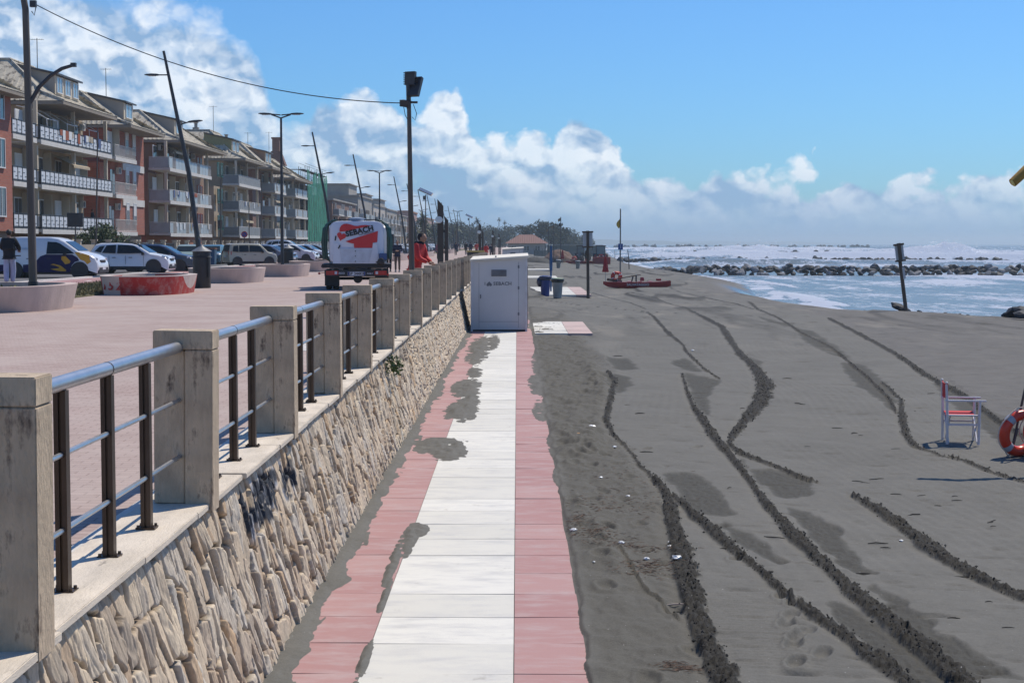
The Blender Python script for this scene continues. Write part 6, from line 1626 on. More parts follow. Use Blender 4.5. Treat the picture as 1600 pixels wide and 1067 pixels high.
def vehicle(name, label, cat, L, W, H, top, wx, wr, side, wind, rear=None, body=None, belt=.6, low=.2, roofmat=None, cladding=False, lamp=None, tail=None, group=None, panels=True):
    """top: outline (x, z) from the rear bumper over the roof to the front bumper; side: window outlines; wind/rear: (index pairs) of sloping glass"""
    t = thing(name, label, cat, (0, 0, 0), 0, group)
    def arch(cx, r): return [(cx + r * math.cos(a), max(low, wr + r * math.sin(a))) for a in [PI * k / 8 for k in range(9)]]
    ar = wr + .07
    out = list(top) + [(q[0], q[1]) for q in arch(wx[1], ar)] + [(q[0], q[1]) for q in arch(wx[0], ar)]
    def tum(z): return 1 - .17 * max(0, min(1, (z - belt) / (H - belt))) ** 1.2
    cz = belt * .7
    def ring(y, shr):
        n = len(top); r = []
        for i, (x, z) in enumerate(out):
            if i < n and shr:
                x2 = x * (1 - shr * .5 / L * 1.6); z2 = z - shr * max(0, (z - low)) / H
            else: x2, z2 = x, z
            r.append((x2, y * tum(z2), z2))
        return r
    m = MB(); m.loft([ring(-W / 2, .10), ring(-W / 2 + .045, .025), ring(-W / 2 + .16, 0), ring(W / 2 - .16, 0), ring(W / 2 - .045, .025), ring(W / 2, .10)]); bo = m.build("body", body, t, smooth=True)
    # dark wheel wells
    m = MB()
    for x in wx:
        for s in (-1, 1): m.lathe([(ar - .005, -.01), (ar - .005, .3)], 18, M=Matrix.Translation((x, s * (W / 2 - .25) + (-.10 if s > 0 else .10) * 0, wr)) @ Matrix.Rotation(PI / 2, 4, "X"))
    m.bbox(-L * .47, L * .47, -W * .44, W * .44, low - .06, low + .02); m.build("underbody", M_PLAST, t)
    for pol in side:
        for s in (-1, 1):
            g = MB(); p = [(x, s * (W / 2 * tum(z) - .012 + (.026 - .055 * max(0, (z - belt)) / H)), z) for x, z in pol]
            q = [(a, b + s * .012, c) for a, b, c in p]; n = len(p)
            g.add(p + q, [tuple(range(n)), tuple(range(n, 2 * n))] + [(k, (k + 1) % n, n + (k + 1) % n, n + k) for k in range(n)]); g.build("side_window", M_CGL, t)
    def glass(i, nm):
        (x0, z0), (x1, z1) = top[i], top[i + 1]; d = Vector((x1 - x0, 0, z1 - z0)); n = Vector((-d.z, 0, d.x)).normalized() * .012
        if n.z < 0: n = -n
        a = .07; b = .93; pts = []
        for f, s in ((a, -1), (a, 1), (b, 1), (b, -1)):
            x, z = x0 + (x1 - x0) * f, z0 + (z1 - z0) * f; pts.append((x + n.x, s * (W / 2 * tum(z) - .10), z + n.z))
        lo = [(p[0] - n.x * 2, p[1], p[2] - n.z * 2) for p in pts]
        g = MB(); g.add(pts + lo, [(0, 1, 2, 3), (4, 7, 6, 5), (0, 4, 5, 1), (1, 5, 6, 2), (2, 6, 7, 3), (3, 7, 4, 0)]); g.build(nm, M_CGL, t)
    glass(wind, "windscreen")
    if rear is not None: glass(rear, "rear_window")
    for x in wx:
        for s in (-1, 1): wheel(t, x, s * (W / 2 - .115), wr)
    xf = top[-1][0]; xr = top[0][0]
    for s in (-1, 1):
        h = MB(); h.box((L / 2 - .26, s * (W / 2 - .16), lamp or belt * .86), (.36, .26, .15), rz=-s * .45, ry=.25); h.build("headlight", M_HLAMP, t, bevel=.02)
        h = MB(); h.box((-L / 2 + .12, s * (W / 2 - .12), tail or belt * .98), (.22, .16, .28), rz=s * .2); h.build("tail_light", M_TLAMP, t, bevel=.02)
        h = MB(); h.box((L * .18 + .02, s * (W / 2 + .06), belt + .06), (.12, .2, .14)); h.build("wing_mirror", M_PLAST, t, bevel=.02)
        h = MB(); h.box((L * .03, s * (W / 2 - .005), belt - .13), (.18, .03, .03)); h.box((-L * .17, s * (W / 2 - .005), belt - .13), (.18, .03, .03)); h.build("door_handle", M_PLAST, t)
        if panels:
            h = MB()
            for xx in (L * .19, -L * .03, -L * .23): h.box((xx, s * (W / 2 - .012), (belt + low) / 2 + .02), (.010, .02, belt - low - .12))
            h.box((0, s * (W / 2 - .012), low + .07), (wx[1] - wx[0] - 2 * ar, .035, .12)); h.build("door_seams", M_PLAST, t)
    h = MB(); h.box((L / 2 - .03, 0, low + .16), (.09, W * .80, .20)); h.box((L / 2 - .05, 0, belt * .74), (.09, W * .42, .14)); h.build("grille", M_PLAST, t, bevel=.02)
    h = MB(); h.box((L / 2 + .02, 0, low + .20), (.02, .5, .11)); h.build("front_plate", M_PLATE, t)
    h = MB(); h.box((-L / 2 - .015, 0, belt * .72), (.02, .5, .11)); h.build("rear_plate", M_PLATE, t)
    if cladding:
        h = MB(); h.box((-L / 2 + .06, 0, low + .12), (.18, W * .92, .22)); h.box((L / 2 - .08, 0, low + .08), (.2, W * .9, .16)); h.build("bumper_trim", M_PLAST, t, bevel=.03)
    return t
def hatch(label, col, L=4.0, W=1.74, H=1.5, group="cars parked nose-in along the road", suv=False, cat="car", name="parked_car"):
    k = L / 4.0; b = .60 * H
    top = [(-1.96 * k, .26), (-2.0 * k, .45), (-1.98 * k, .60 * H), (-1.90 * k, .66 * H), (-1.60 * k, .94 * H), (-1.35 * k, .985 * H), (-.5 * k, H), (.15 * k, .975 * H), (.42 * k, .93 * H), (1.10 * k, .655 * H), (1.55 * k, .60 * H), (1.85 * k, .52 * H), (1.97 * k, .42 * H), (2.0 * k, .30 * H), (1.96 * k, .18)]
    wins = [[(-.52 * k, .655 * H), (.22 * k, .655 * H), (.80 * k, .665 * H), (.30 * k, .895 * H), (-.02 * k, .92 * H), (-.50 * k, .93 * H)], [(-1.25 * k, .67 * H), (-.60 * k, .655 * H), (-.58 * k, .93 * H), (-1.05 * k, .91 * H)], [(-1.62 * k, .72 * H), (-1.32 * k, .675 * H), (-1.13 * k, .90 * H), (-1.38 * k, .88 * H)]]
    return vehicle(name, label, cat, L, W, H, top, (-1.27 * k, 1.24 * k), .32 if not suv else .345, wins, 8, 3, col, belt=b, low=.20 if not suv else .24, cladding=suv, group=group)
def boxy(label, col, group="cars parked nose-in along the road"):
    H = 1.58; L = 3.55
    top = [(-1.72, .26), (-1.77, .5), (-1.76, .95), (-1.62, 1.50), (-1.45, 1.56), (-.4, 1.58), (.45, 1.53), (.62, 1.47), (1.08, .99), (1.45, .90), (1.70, .78), (1.77, .55), (1.75, .3), (1.70, .2)]
    wins = [[(-.28, .98), (.80, .98), (.52, 1.38), (.35, 1.42), (-.26, 1.44)], [(-1.02, .98), (-.34, .98), (-.32, 1.44), (-1.00, 1.43)], [(-1.48, 1.02), (-1.08, .98), (-1.06, 1.43), (-1.40, 1.40)]]
    return vehicle("parked_car", label, "car", L, 1.60, H, top, (-1.15, 1.15), .30, wins, 7, 2, col, belt=.92, low=.2, group=group)
def put(o, x, y, deg, z=None): o.location = (x, y, PZ - .045 if z is None else z); o.rotation_euler = (0, 0, R(deg)); return o
# --- delivery van
def van():
    H = 1.86; L = 4.75
    top = [(-2.32, .28), (-2.37, .6), (-2.36, 1.1), (-2.28, 1.70), (-2.15, 1.82), (-1.2, 1.86), (.15, 1.85), (.55, 1.78), (.80, 1.68), (1.52, 1.18), (1.98, 1.06), (2.25, .90), (2.36, .66), (2.38, .42), (2.33, .22)]
    wins = [[(.02, 1.08), (1.30, 1.10), (1.12, 1.24), (.62, 1.56), (.45, 1.62), (.06, 1.64)]]
    t = vehicle("delivery_van", "white delivery van with navy and yellow livery parked at the kerb", "van", L, 1.85, H, top, (-1.45, 1.53), .335, wins, 8, None, C_WHITE, belt=1.0, low=.22, cladding=True, lamp=.86, panels=False)
    # livery on the side towards the camera and its mirror
    def tumv(z): return 1 - .17 * max(0, min(1, (z - 1.0) / (H - 1.0))) ** 1.2
    def deco(pol, mat, nm, off):
        for s in (-1, 1):
            g = MB(); n = len(pol); p = [(x, s * (.925 * tumv(z) + off - .055 * max(0, z - 1.0) / H), z) for x, z in pol]; q = [(a, b - s * .01, c) for a, b, c in p]
            g.add(p + q, [tuple(range(n)), tuple(range(n, 2 * n))] + [(k, (k + 1) % n, n + (k + 1) % n, n + k) for k in range(n)]); g.build(nm, mat, t)
    deco([(-1.05, .26), (1.12, .26), (1.12, .40), (1.18, .58), (1.32, .72), (1.52, .78), (1.44, .92), (1.20, 1.06), (.0, 1.06), (-.25, .98), (-.42, .80), (-.55, .62), (-1.05, .60)], C_VNAVY, "navy_livery", .004)
    deco([(-2.30, .30), (-1.86, .30), (-1.85, .60), (-2.34, .60)], C_VNAVY, "navy_livery", .004)
    deco([(1.30, 1.16), (1.50, 1.16), (1.98, 1.02), (2.05, .72), (1.88, .62), (1.76, .76), (1.56, .84), (1.45, .98)], C_VYEL, "yellow_livery", .007)
    deco([(.72, .98), (.90, .98), (1.12, .76), (1.08, .66), (.88, .62), (.70, .84)], C_VYEL, "yellow_leaf", .009)
    deco([(.20, .60), (.34, .64), (.66, .56), (.92, .36), (.90, .30), (.64, .30), (.34, .36), (.20, .40), (.56, .44), (.62, .48), (.42, .56)], C_VYEL, "yellow_leaf", .009)
    text_mesh("van_lettering", "no", .22, C_VNAVY, t, facing_cam(-1.42, -.905, 1.32), .004, bold=.006)
    text_mesh("van_lettering", "timus", .17, pm("pale_lettering", (.45, .56, .68), .5), t, facing_cam(-.92, -.905, 1.33), .004)
    return t
put(van(), -21.35, 73.5, -1)
put(hatch("white crossover with black roof parked nose-in, second from the van", C_WHITE, 4.3, 1.84, 1.60, suv=True), -20.35, 84.6, 0)
m = MB(); m.box((-.25, 0, 1.602), (1.95, 1.36, .03)); c_ = [o for o in bpy.data.objects if o.name.startswith("parked_car")][0]; m.build("roof_panel", C_BLACK, c_, bevel=.01)
put(hatch("dark blue car just beyond the white crossover", C_DBLUE, 4.2, 1.78, 1.52), -20.0, 89.5, 0)
put(hatch("pale green small car facing the camera across the road", C_GREEN, 3.7, 1.66, 1.5, group="cars on the far side of the road"), -23.0, 112, -86)
put(hatch("teal car facing the camera behind the leaning lamp post", C_TEAL, 3.8, 1.68, 1.48, group="cars on the far side of the road"), -23.2, 122, -88)
put(hatch("small black car facing the camera left of the beige hatchback", C_BLACK, 3.8, 1.70, 1.46, group="cars on the far side of the road"), -22.9, 131, -84)
put(boxy("beige boxy hatchback seen from its rear side", C_BEIGE), -18.7, 112, 28)
put(hatch("grey blue car nosing out behind the black bin", C_GBLUE, 4.1, 1.75, 1.48), -19.6, 127, -12)
put(hatch("white hatchback left of the tanker truck", C_WHITE, 4.2, 1.78, 1.53), -19.0, 136, -6)
put(hatch("dark windowed white car next to the tanker truck", C_WHITE, 4.3, 1.78, 1.50), -18.9, 143, -4)
put(hatch("grey car half hidden behind the tanker truck", C_GREY, 4.2, 1.76, 1.5), -19.0, 150, 0)
vw = hatch("white high-roofed van parked across the road left of the truck", C_WHITE, 4.6, 1.9, 1.95, group="cars on the far side of the road", cat="van", name="parked_van"); put(vw, -23.8, 165, 0)
put(hatch("black car beyond the two walkers right of the truck", C_BLACK, 4.2, 1.78, 1.5), -17.6, 196, 20)
put(hatch("silver car behind the two walkers right of the truck", C_GREY, 4.2, 1.78, 1.5), -19.0, 204, 0)
cz = ["white car", "dark car", "grey car"]
base_far = [hatch("white car among the distant parked row", C_WHITE, 4.1, 1.76, 1.5, group="distant cars parked along the road"), hatch("dark car among the distant parked row", C_BLACK, 4.1, 1.76, 1.5, group="distant cars parked along the road"), hatch("grey car among the distant parked row", C_GREY, 4.1, 1.76, 1.5, group="distant cars parked along the road")]
yy = 212
for i in range(27):
    b = base_far[i % 3] if i < 3 else copy_tree(base_far[(i * 5 + i // 4) % 3])
    put(b, -19.0 + random.uniform(-.3, .3), yy, random.uniform(-3, 3)); yy += random.choice([2.8, 2.9, 3.1, 6, 9, 14])
# blue recycling bin across the road
t = thing("recycling_bin", "blue recycling container beside the pale green car", "waste bin", (-21.4, 111.5, PZ - .045))
m = MB(); m.box((0, 0, .62), (.75, .8, 1.05), taper=1.12); m.build("bin_body", pm("bin_blue", (.03, .10, .20), .5), t, bevel=.03)
m = MB(); m.box((0, 0, 1.2), (.9, .95, .1)); m.build("lid", pm("bin_rust", (.22, .10, .05), .6), t, bevel=.03)

# --- tanker truck on the promenade
def truck():
    t = thing("tanker_truck", "small tanker truck with white tank, red heart decal and green hoses seen from behind", "truck", (-5.2, 52.0, PZ), R(5.0))
    M_TW = paint("tank_white", (.62, .66, .74)); M_REDD = pm("decal_red", (.55, .02, .025), .4, var=.06); M_BLK = pm("chassis_black", (.016, .016, .019), .55, var=.3); M_TXT = pm("decal_black", (.01, .01, .012), .5)
    def prof(w_, z0, z1, n=40, e=.30):
        cx, cz_, a, b = 0, (z0 + z1) / 2, w_ / 2, (z1 - z0) / 2; p = []
        for i in range(n):
            th = 2 * PI * i / n; c, s = math.cos(th), math.sin(th)
            ee = e if s > 0 else .12
            p.append((math.copysign(abs(c) ** ee, c) * a, cz_ + math.copysign(abs(s) ** ee, s) * b))
        return p
    P = prof(1.78, .90, 2.24)
    def rg(sc_, y): return [(x * sc_, y, 1.57 + (z - 1.57) * sc_) for x, z in P]
    m = MB(); m.loft([rg(.93, .02), rg(.975, .035), rg(1, .09), rg(1, 2.5), rg(.93, 2.6)]); tk = m.build("tank", M_TW, t, smooth=True)
    m = MB(); m.lathe([(.28, 0), (.30, .04), (.28, .1), (.1, .14)], 22, c=(.0, .35, 2.22)); m.build("tank_hatch", pm("hatch_grey", (.28, .31, .35), .4, .5), tk, smooth=True)
    m = MB(); m.tube([(-.72, .2, 2.28), (-.72, 2.4, 2.28)], .02, 6); m.tube([(.72, .2, 2.28), (.72, 2.4, 2.28)], .02, 6); m.tube([(-.72, .2, 2.28), (.72, .2, 2.28)], .02, 6)
    for x in (-.72, -.55, .62): m.cyl((x, .2, 2.16), (x, .2, 2.36), .02, n=6)
    m.build("roof_rail", M_BLK, tk)
    def Z(zx, zy): return ((zx - 549) / 394, (968 - zy) / 394)
    def decal(pts, mat, nm, off): 
        p = [Z(*q) for q in pts]; g = MB(); g.add([(x, -off, z) for x, z in p] + [(x, .03, z) for x, z in p], [tuple(range(len(p)))] + [(k, (k + 1) % len(p), len(p) + (k + 1) % len(p), len(p) + k) for k in range(len(p))]); return g.build(nm, mat, tk)
    decal([(330, 225), (328, 200), (336, 168), (356, 140), (385, 125), (425, 122), (470, 132), (520, 148), (560, 150), (610, 140), (665, 138), (730, 150), (560, 182), (440, 212)], M_REDD, "red_decal", .002)
    decal([(405, 345), (560, 295), (700, 252), (818, 214), (812, 300), (808, 356), (752, 364), (748, 446), (620, 442), (515, 436), (510, 376), (455, 366)], M_REDD, "red_decal", .002)
    hp = heart(.30); a = -.25
    g = MB(); q = [(-.50 + x * math.cos(a) - z * math.sin(a), 1.74 + x * math.sin(a) + z * math.cos(a)) for x, z in hp]
    g.add([(x, -.006, z) for x, z in q] + [(x, .03, z) for x, z in q], [tuple(range(len(q)))] + [(k, (k + 1) % len(q), len(q) + (k + 1) % len(q), len(q) + k) for k in range(len(q))]); g.build("heart_decal", M_REDD, tk)
    def tx(s, x, z, sz, mat, ang, bold=.0, nm="truck_lettering", par=tk, off=.008, sp=1.0): return text_mesh(nm, s, sz, mat, par, Matrix.Translation((x, -off, z)) @ Matrix.Rotation(ang, 4, "Y") @ Matrix.Rotation(PI / 2, 4, "X"), .002, bold=bold, space=sp)
    tx("SEBACH", .09, 1.905, .245, M_TXT, -.225, .011, sp=1.05); tx("I", -.69, 1.67, .19, M_TXT, .15, .012); tx("www.sebach.com", .30, 1.84, .07, M_TXT, -.225, .001)
    # lower cabinet
    m = MB(); m.add([(-.78, -.02, .86), (.72, -.02, .86), (.66, -.02, 1.52), (.52, -.02, 1.52), (.50, -.02, 1.36), (-.56, -.02, 1.36), (-.60, -.02, 1.52), (-.74, -.02, 1.52)] + [(-.78, .1, .86), (.72, .1, .86), (.66, .1, 1.52), (.52, .1, 1.52), (.50, .1, 1.36), (-.56, .1, 1.36), (-.60, .1, 1.52), (-.74, .1, 1.52)], [tuple(range(8))] + [(k, (k + 1) % 8, 8 + (k + 1) % 8, 8 + k) for k in range(8)])
    cb = m.build("rear_cabinet", M_TW, t)
    m = MB(); m.add([(-.50, -.035, .90), (.40, -.035, .90), (.50, -.035, 1.34), (-.56, -.035, 1.34), (-.50, 0, .90), (.40, 0, .90), (.50, 0, 1.34), (-.56, 0, 1.34)], [(0, 1, 2, 3), (0, 4, 5, 1), (1, 5, 6, 2), (2, 6, 7, 3), (3, 7, 4, 0)]); dr_ = m.build("cabinet_door", pm("cabinet_grey", (.50, .55, .62), .5), cb)
    m = MB()
    for z in (.93, 1.10, 1.26): m.box((-.05, -.045, z), (.03, .02, .03))
    m.box((-.57, -.03, 1.40), (.04, .02, .12), ry=.5); m.build("latches", M_BLK, dr_)
    # hoses
    M_HOSE = pm("green_hose", (.016, .06, .045), .35, var=.3)
    for s in (-1, 1):
        m = MB()
        for k in range(7):
            y = .12 + k * .11; x0 = s * (.93 + .035 * (k % 3)); 
            m.tube([(s * .86, y, .92), (x0 + s * .05, y, 1.05), (x0 + s * .08, y, 1.5), (x0 + s * .06, y, 1.9), (x0, y, 2.12), (s * .80, y, 2.24), (s * .66, y, 2.27)], .030, 8)
            m.tube([(x0 + s * .10, y + .03, 1.0), (x0 + s * .14, y + .04, 1.55), (x0 + s * .09, y + .05, 2.0), (s * .84, y + .05, 2.2)], .026, 8)
        m.build("hose_coil", M_HOSE, t, smooth=True)
    m = MB(); m.box((.84, -.06, 1.08), (.26, .2, .22)); m.build("pump_box", pm("pump_blue", (.04, .09, .24), .4), t, bevel=.02)
    m = MB(); m.lathe([(.1, 0), (.12, .05), (.1, .16), (.03, .18)], 14, M=Matrix.Translation((.78, -.12, .93)) @ Matrix.Rotation(PI / 2, 4, "X")); m.tube([(.7, -.1, .95), (.62, -.14, .9), (.74, -.16, .86)], .02, 6); m.build("pump", M_BLK, t, smooth=True)
    # chassis and bed
    m = MB(); m.bbox(-1.14, 1.10, -.02, 2.9, .72, .845); m.bbox(-1.16, 1.12, -.05, -.021, .74, .80); bed = m.build("truck_bed", M_BLK, t, bevel=.01)
    m = MB(); m.bbox(-.45, -.33, .1, 5.2, .45, .70); m.bbox(.33, .45, .1, 5.2, .45, .70); m.bbox(-.33, .33, .4, .5, .48, .66); m.build("chassis_frame", M_BLK, t)
    m = MB(); m.bbox(-1.05, 1.02, -.10, .02, .44, .66); bp = m.build("rear_bumper", M_BLK, t, bevel=.015)
    for s, x in ((-1, -.80), (1, .76)):
        m = MB(); m.box((x, -.115, .56), (.40, .04, .14)); lp = m.build("tail_light", M_TLAMP, bp, bevel=.01)
        m = MB(); m.box((x + s * -.12, -.138, .56), (.08, .01, .09)); m.build("reversing_lens", M_PLATE, lp)
    m = MB(); m.lathe([(.04, 0), (.035, .03)], 12, M=Matrix.Translation((1.0, -.12, .50)) @ Matrix.Rotation(PI / 2, 4, "X")); m.build("side_marker", M_TLAMP, t)
    m = MB(); m.lathe([(.04, 0), (.035, .03)], 12, M=Matrix.Translation((-1.22, -.02, .54)) @ Matrix.Rotation(PI / 2, 4, "X")); m.cyl((-1.2, 0, .54), (-1.04, 0, .56), .012, n=6); m.build("side_marker", M_TLAMP, t)
    m = MB(); m.box((-.02, -.115, .53), (.56, .02, .125)); pl = m.build("number_plate", M_PLATE, bp)
    m = MB(); m.box((-.27, -.127, .53), (.05, .004, .115)); m.box((.235, -.127, .53), (.04, .004, .115)); m.build("plate_band", pm("plate_blue", (.02, .05, .30), .5), pl)
    tx("GF 344KR", -.02, .53, .125, M_TXT, 0, .002, "plate_characters", pl, .130)
    tx("IVECO", -.52, .545, .085, M_PLATE, 0, .002, "badge", bp, .103); tx("DAILY", .42, .535, .07, M_PLATE, 0, .001, "badge", bp, .103)
    m = MB(); m.lathe([(.13, 0), (.15, .1), (.15, .5), (.13, .6)], 16, M=Matrix.Translation((.02, .95, .36)) @ Matrix.Rotation(PI / 2, 4, "X")); m.cyl((-.8, .9, .36), (.8, .9, .36), .05, n=8); m.build("axle", M_BLK, t)
    for s in (-1, 1):
        for x in (.73, .97): wheel(t, 0, 0, .34, .19)
    # the wheel helper rolls along x; place copies turned for a truck pointing away
    ws = [c for c in bpy.data.objects if c.parent == t and c.name.startswith("wheel")]
    spots = [(-.70, .9), (-.93, .9), (.70, .9), (.93, .9)]
    for w_, (x, y) in zip(ws, spots): w_.rotation_euler = (0, 0, PI / 2); w_.location = (x, y, 0)
    for x in (-.85, .85):
        w_ = copy_tree(ws[0], t); w_.location = (x, 4.35, 0)
    m = MB()
    for s in (-1, 1): m.box((s * .82, .52, .30), (.48, .02, .34)); 
    m.build("mud_flap", M_BLK, t)
    # cab
    cb_top = [(0, .5), (0, 2.05), (.15, 2.18), (1.0, 2.16), (1.25, 2.05), (1.85, 1.32), (2.15, 1.15), (2.25, .6), (2.2, .42)]
    m = MB(); ring = lambda x, f: [(x, 2.95 + a, b_ if b_ < 1.2 else 1.2 + (b_ - 1.2) * f) for a, b_ in cb_top]
    m.loft([ring(-.98, .96), ring(-.93, 1), ring(.93, 1), ring(.98, .96)]); cab = m.build("cab", paint("cab_white", (.60, .62, .65)), t, smooth=True)
    m = MB(); m.add([(-.8, 4.23, 2.0), (.8, 4.23, 2.0), (.85, 4.78, 1.36), (-.85, 4.78, 1.36)], [(0, 1, 2, 3)]); m.build("windscreen", M_CGL, cab, normals=False)
    for s in (-1, 1):
        m = MB(); m.box((s * 1.16, 4.3, 1.65), (.16, .08, .38)); m.cyl((s * .95, 4.3, 1.6), (s * 1.1, 4.3, 1.65), .015, n=6); m.build("wing_mirror", M_BLK, cab)
        m = MB(); m.box((s * .985, 3.8, 1.65), (.012, .9, .5)); m.build("side_window", M_CGL, cab)
    return t
truck()
# ------------------------------------------------------------------ people
M_SKIN = pm("skin", (.36, .20, .13), .6, var=.08)
def skinned(name, verts, edges, radii, mat, par, sub=2, extra=None, root=0):
    me = bpy.data.meshes.new(name); me.from_pydata(verts, edges, []); o = bpy.data.objects.new(name, me); COL.objects.link(o)
    md = o.modifiers.new("s", "SKIN"); md.use_smooth_shade = True
    if not me.skin_vertices: 
        bm = bmesh.new(); bm.from_mesh(me); bm.verts.layers.skin.verify(); bm.to_mesh(me); bm.free()
    sv = me.skin_vertices[0].data
    for i, r in enumerate(radii): sv[i].radius = r if hasattr(r, "__len__") else (r, r); sv[i].use_root = (i == root)
    s = o.modifiers.new("u", "SUBSURF"); s.levels = sub; s.render_levels = sub
    bpy.context.view_layer.update(); dg = bpy.context.evaluated_depsgraph_get()
    nm = bpy.data.meshes.new_from_object(o.evaluated_get(dg)); bpy.data.objects.remove(o)
    if extra:
        bm = bmesh.new(); bm.from_mesh(nm)
        e = bpy.data.meshes.new("x"); e.from_pydata(extra.v, [], extra.f); bm.from_mesh(e); bmesh.ops.recalc_face_normals(bm, faces=bm.faces); bm.to_mesh(nm); bm.free(); bpy.data.meshes.remove(e)
    nm.materials.clear(); nm.materials.append(mat); nm.polygons.foreach_set("use_smooth", [True] * len(nm.polygons)); nm.name = name
    q = bpy.data.objects.new(name, nm); COL.objects.link(q); q.parent = par; return q
STAND = dict(pelvis=(0, 0, .95), spine=(0, 0, 1.12), chest=(0, -.01, 1.33), neck=(0, 0, 1.48), head=(0, .02, 1.60),
             shl=(-.17, 0, 1.41), ell=(-.235, -.02, 1.14), wrl=(-.24, .05, .90), shr=(.17, 0, 1.41), elr=(.235, -.02, 1.14), wrr=(.24, .05, .90),
             hpl=(-.09, 0, .90), knl=(-.10, .03, .50), anl=(-.10, 0, .09), hpr=(.09, 0, .90), knr=(.10, .03, .50), anr=(.10, 0, .09))
def pose(**k): d = dict(STAND); d.update(k); return d
WALK = pose(knl=(-.09, .14, .52), anl=(-.09, .16, .10), knr=(.09, .03, .50), anr=(.09, -.24, .14), wrl=(-.25, -.12, .93), wrr=(.25, .20, .95), elr=(.24, .02, 1.14))
HOLD = pose(ell=(-.25, .02, 1.14), wrl=(-.07, .24, 1.14), elr=(.25, .02, 1.14), wrr=(.07, .24, 1.14))
SCOOT = pose(ell=(-.27, .10, 1.16), wrl=(-.20, .36, 1.08), elr=(.27, .10, 1.16), wrr=(.20, .36, 1.08), hpl=(-.08, 0, .90), anl=(-.06, -.12, .09), knl=(-.09, -.02, .5), anr=(.06, .10, .09), knr=(.09, .09, .5))
LEAN = pose(pelvis=(0, -.05, .95), spine=(0, -.01, 1.12), chest=(0, .06, 1.32), neck=(0, .11, 1.46), head=(0, .15, 1.57), shl=(-.17, .08, 1.39), shr=(.17, .08, 1.39), ell=(-.22, .14, 1.12), elr=(.22, .14, 1.12), wrl=(-.09, .33, 1.03), wrr=(.09, .33, 1.03), hpl=(-.09, -.08, .88), hpr=(.09, -.08, .88), knl=(-.10, -.02, .49), knr=(.10, -.04, .49), anl=(-.11, -.10, .09), anr=(.12, -.14, .09))
def person(label, x, y, z, rz, P, top, legs, shoe=None, hair=None, s=1.0, puff=1.0, wide=1.0, bag=None, hood=None, seed=0):
    t = thing("person", label, "person", (x, y, z), rz); t.scale = (s, s, s)
    V = lambda k: Vector(P[k]); shoe = shoe or M_PLAST; hair = hair or pm("dark_hair", (.02, .016, .013), .6)
    hd = V("head"); fw = (Vector((0, 1, 0)) * .9 + (hd - V("neck")) * .0).normalized()
    ex = MB()
    ex.sphere(tuple(hd), (.074, .092, .112), 16, 12); ex.sphere(tuple(hd + Vector((0, .096, -.012))), (.014, .02, .024), 8, 6)
    for sx in (-1, 1):
        ex.sphere(tuple(hd + Vector((sx * .076, 0, -.005))), (.012, .022, .032), 8, 6); ex.sphere(tuple(hd + Vector((sx * .028, .084, .012))), (.012, .008, .008), 8, 6)
    ex.sphere(tuple(hd + Vector((0, .083, -.055))), (.026, .012, .009), 8, 6)
    for a, b, sx in (("ell", "wrl", -1), ("elr", "wrr", 1)):
        w_ = V(b); d = (w_ - V(a)).normalized(); sd = d.cross(Vector((0, 0, 1))).normalized(); dn = sd.cross(d) * (-1 if sd.cross(d).z > 0 else 1)
        ex.sphere(tuple(w_ + d * .045), (.036, .036, .036), 10, 8)
        for k, (off, ln) in enumerate([(-.030, .062), (-.010, .074), (.010, .070), (.030, .055)]):
            p0 = w_ + d * .065 + sd * off; ex.tube([p0, p0 + d * ln * .5 + dn * .008, p0 + d * ln * .75 + dn * .035], [.0095, .009, .007], 6)
        p0 = w_ + d * .03 + sd * .034 * -sx; ex.tube([p0, p0 + sd * -sx * .02 + d * .03, p0 + sd * -sx * .018 + d * .06 + dn * .015], [.012, .010, .008], 6)
    J = ["pelvis", "spine", "chest", "neck", "head", "shl", "ell", "wrl", "shr", "elr", "wrr", "hpl", "knl", "anl", "hpr", "knr", "anr"]
    E = [(0, 1), (1, 2), (2, 3), (3, 4), (2, 5), (5, 6), (6, 7), (2, 8), (8, 9), (9, 10), (0, 11), (11, 12), (12, 13), (0, 14), (14, 15), (15, 16)]
    Rr = [.12, .11, .12, .052, .06, .055, .040, .026, .055, .040, .026, .085, .055, .038, .085, .055, .038]
    verts = [P[j] for j in J]; toes = [tuple(V("anl") + Vector((-.01, .13, -.05))), tuple(V("anr") + Vector((.01, .13, -.05)))]
    skinned("body", verts + toes, E + [(13, 17), (16, 18)], Rr + [.03, .03], M_SKIN, t, 1, ex)
    # garments
    pz = .0
    n_ = V("neck") - Vector((0, 0, .03))
    tv = [tuple(V("pelvis") - Vector((0, 0, .06))), tuple(V("pelvis") + Vector((0, 0, .03))), P["spine"], P["chest"], tuple(n_), P["shl"], P["ell"], tuple(V("wrl").lerp(V("ell"), .06)), P["shr"], P["elr"], tuple(V("wrr").lerp(V("elr"), .06))]
    g = puff
    skinned("jacket", tv, [(0, 1), (1, 2), (2, 3), (3, 4), (3, 5), (5, 6), (6, 7), (3, 8), (8, 9), (9, 10)], [(.155 * g, .13 * g), (.155 * g, .13 * g), (.15 * g, .125 * g), (.155 * g, .125 * g), .062, .078 * g, .062 * g, .043 * g, .078 * g, .062 * g, .043 * g], top, t, 2, root=1)
    w2 = wide
    lv = [tuple(V("pelvis") + Vector((0, 0, .05))), P["pelvis"], P["hpl"], P["knl"], tuple(V("anl") + Vector((0, 0, .01))), P["hpr"], P["knr"], tuple(V("anr") + Vector((0, 0, .01)))]
    skinned("trousers", lv, [(0, 1), (1, 2), (2, 3), (3, 4), (1, 5), (5, 6), (6, 7)], [(.13, .11), (.135, .12), (.092, .095), .070 * w2, .055 * w2, (.092, .095), .070 * w2, .055 * w2], legs, t, 2, root=1)
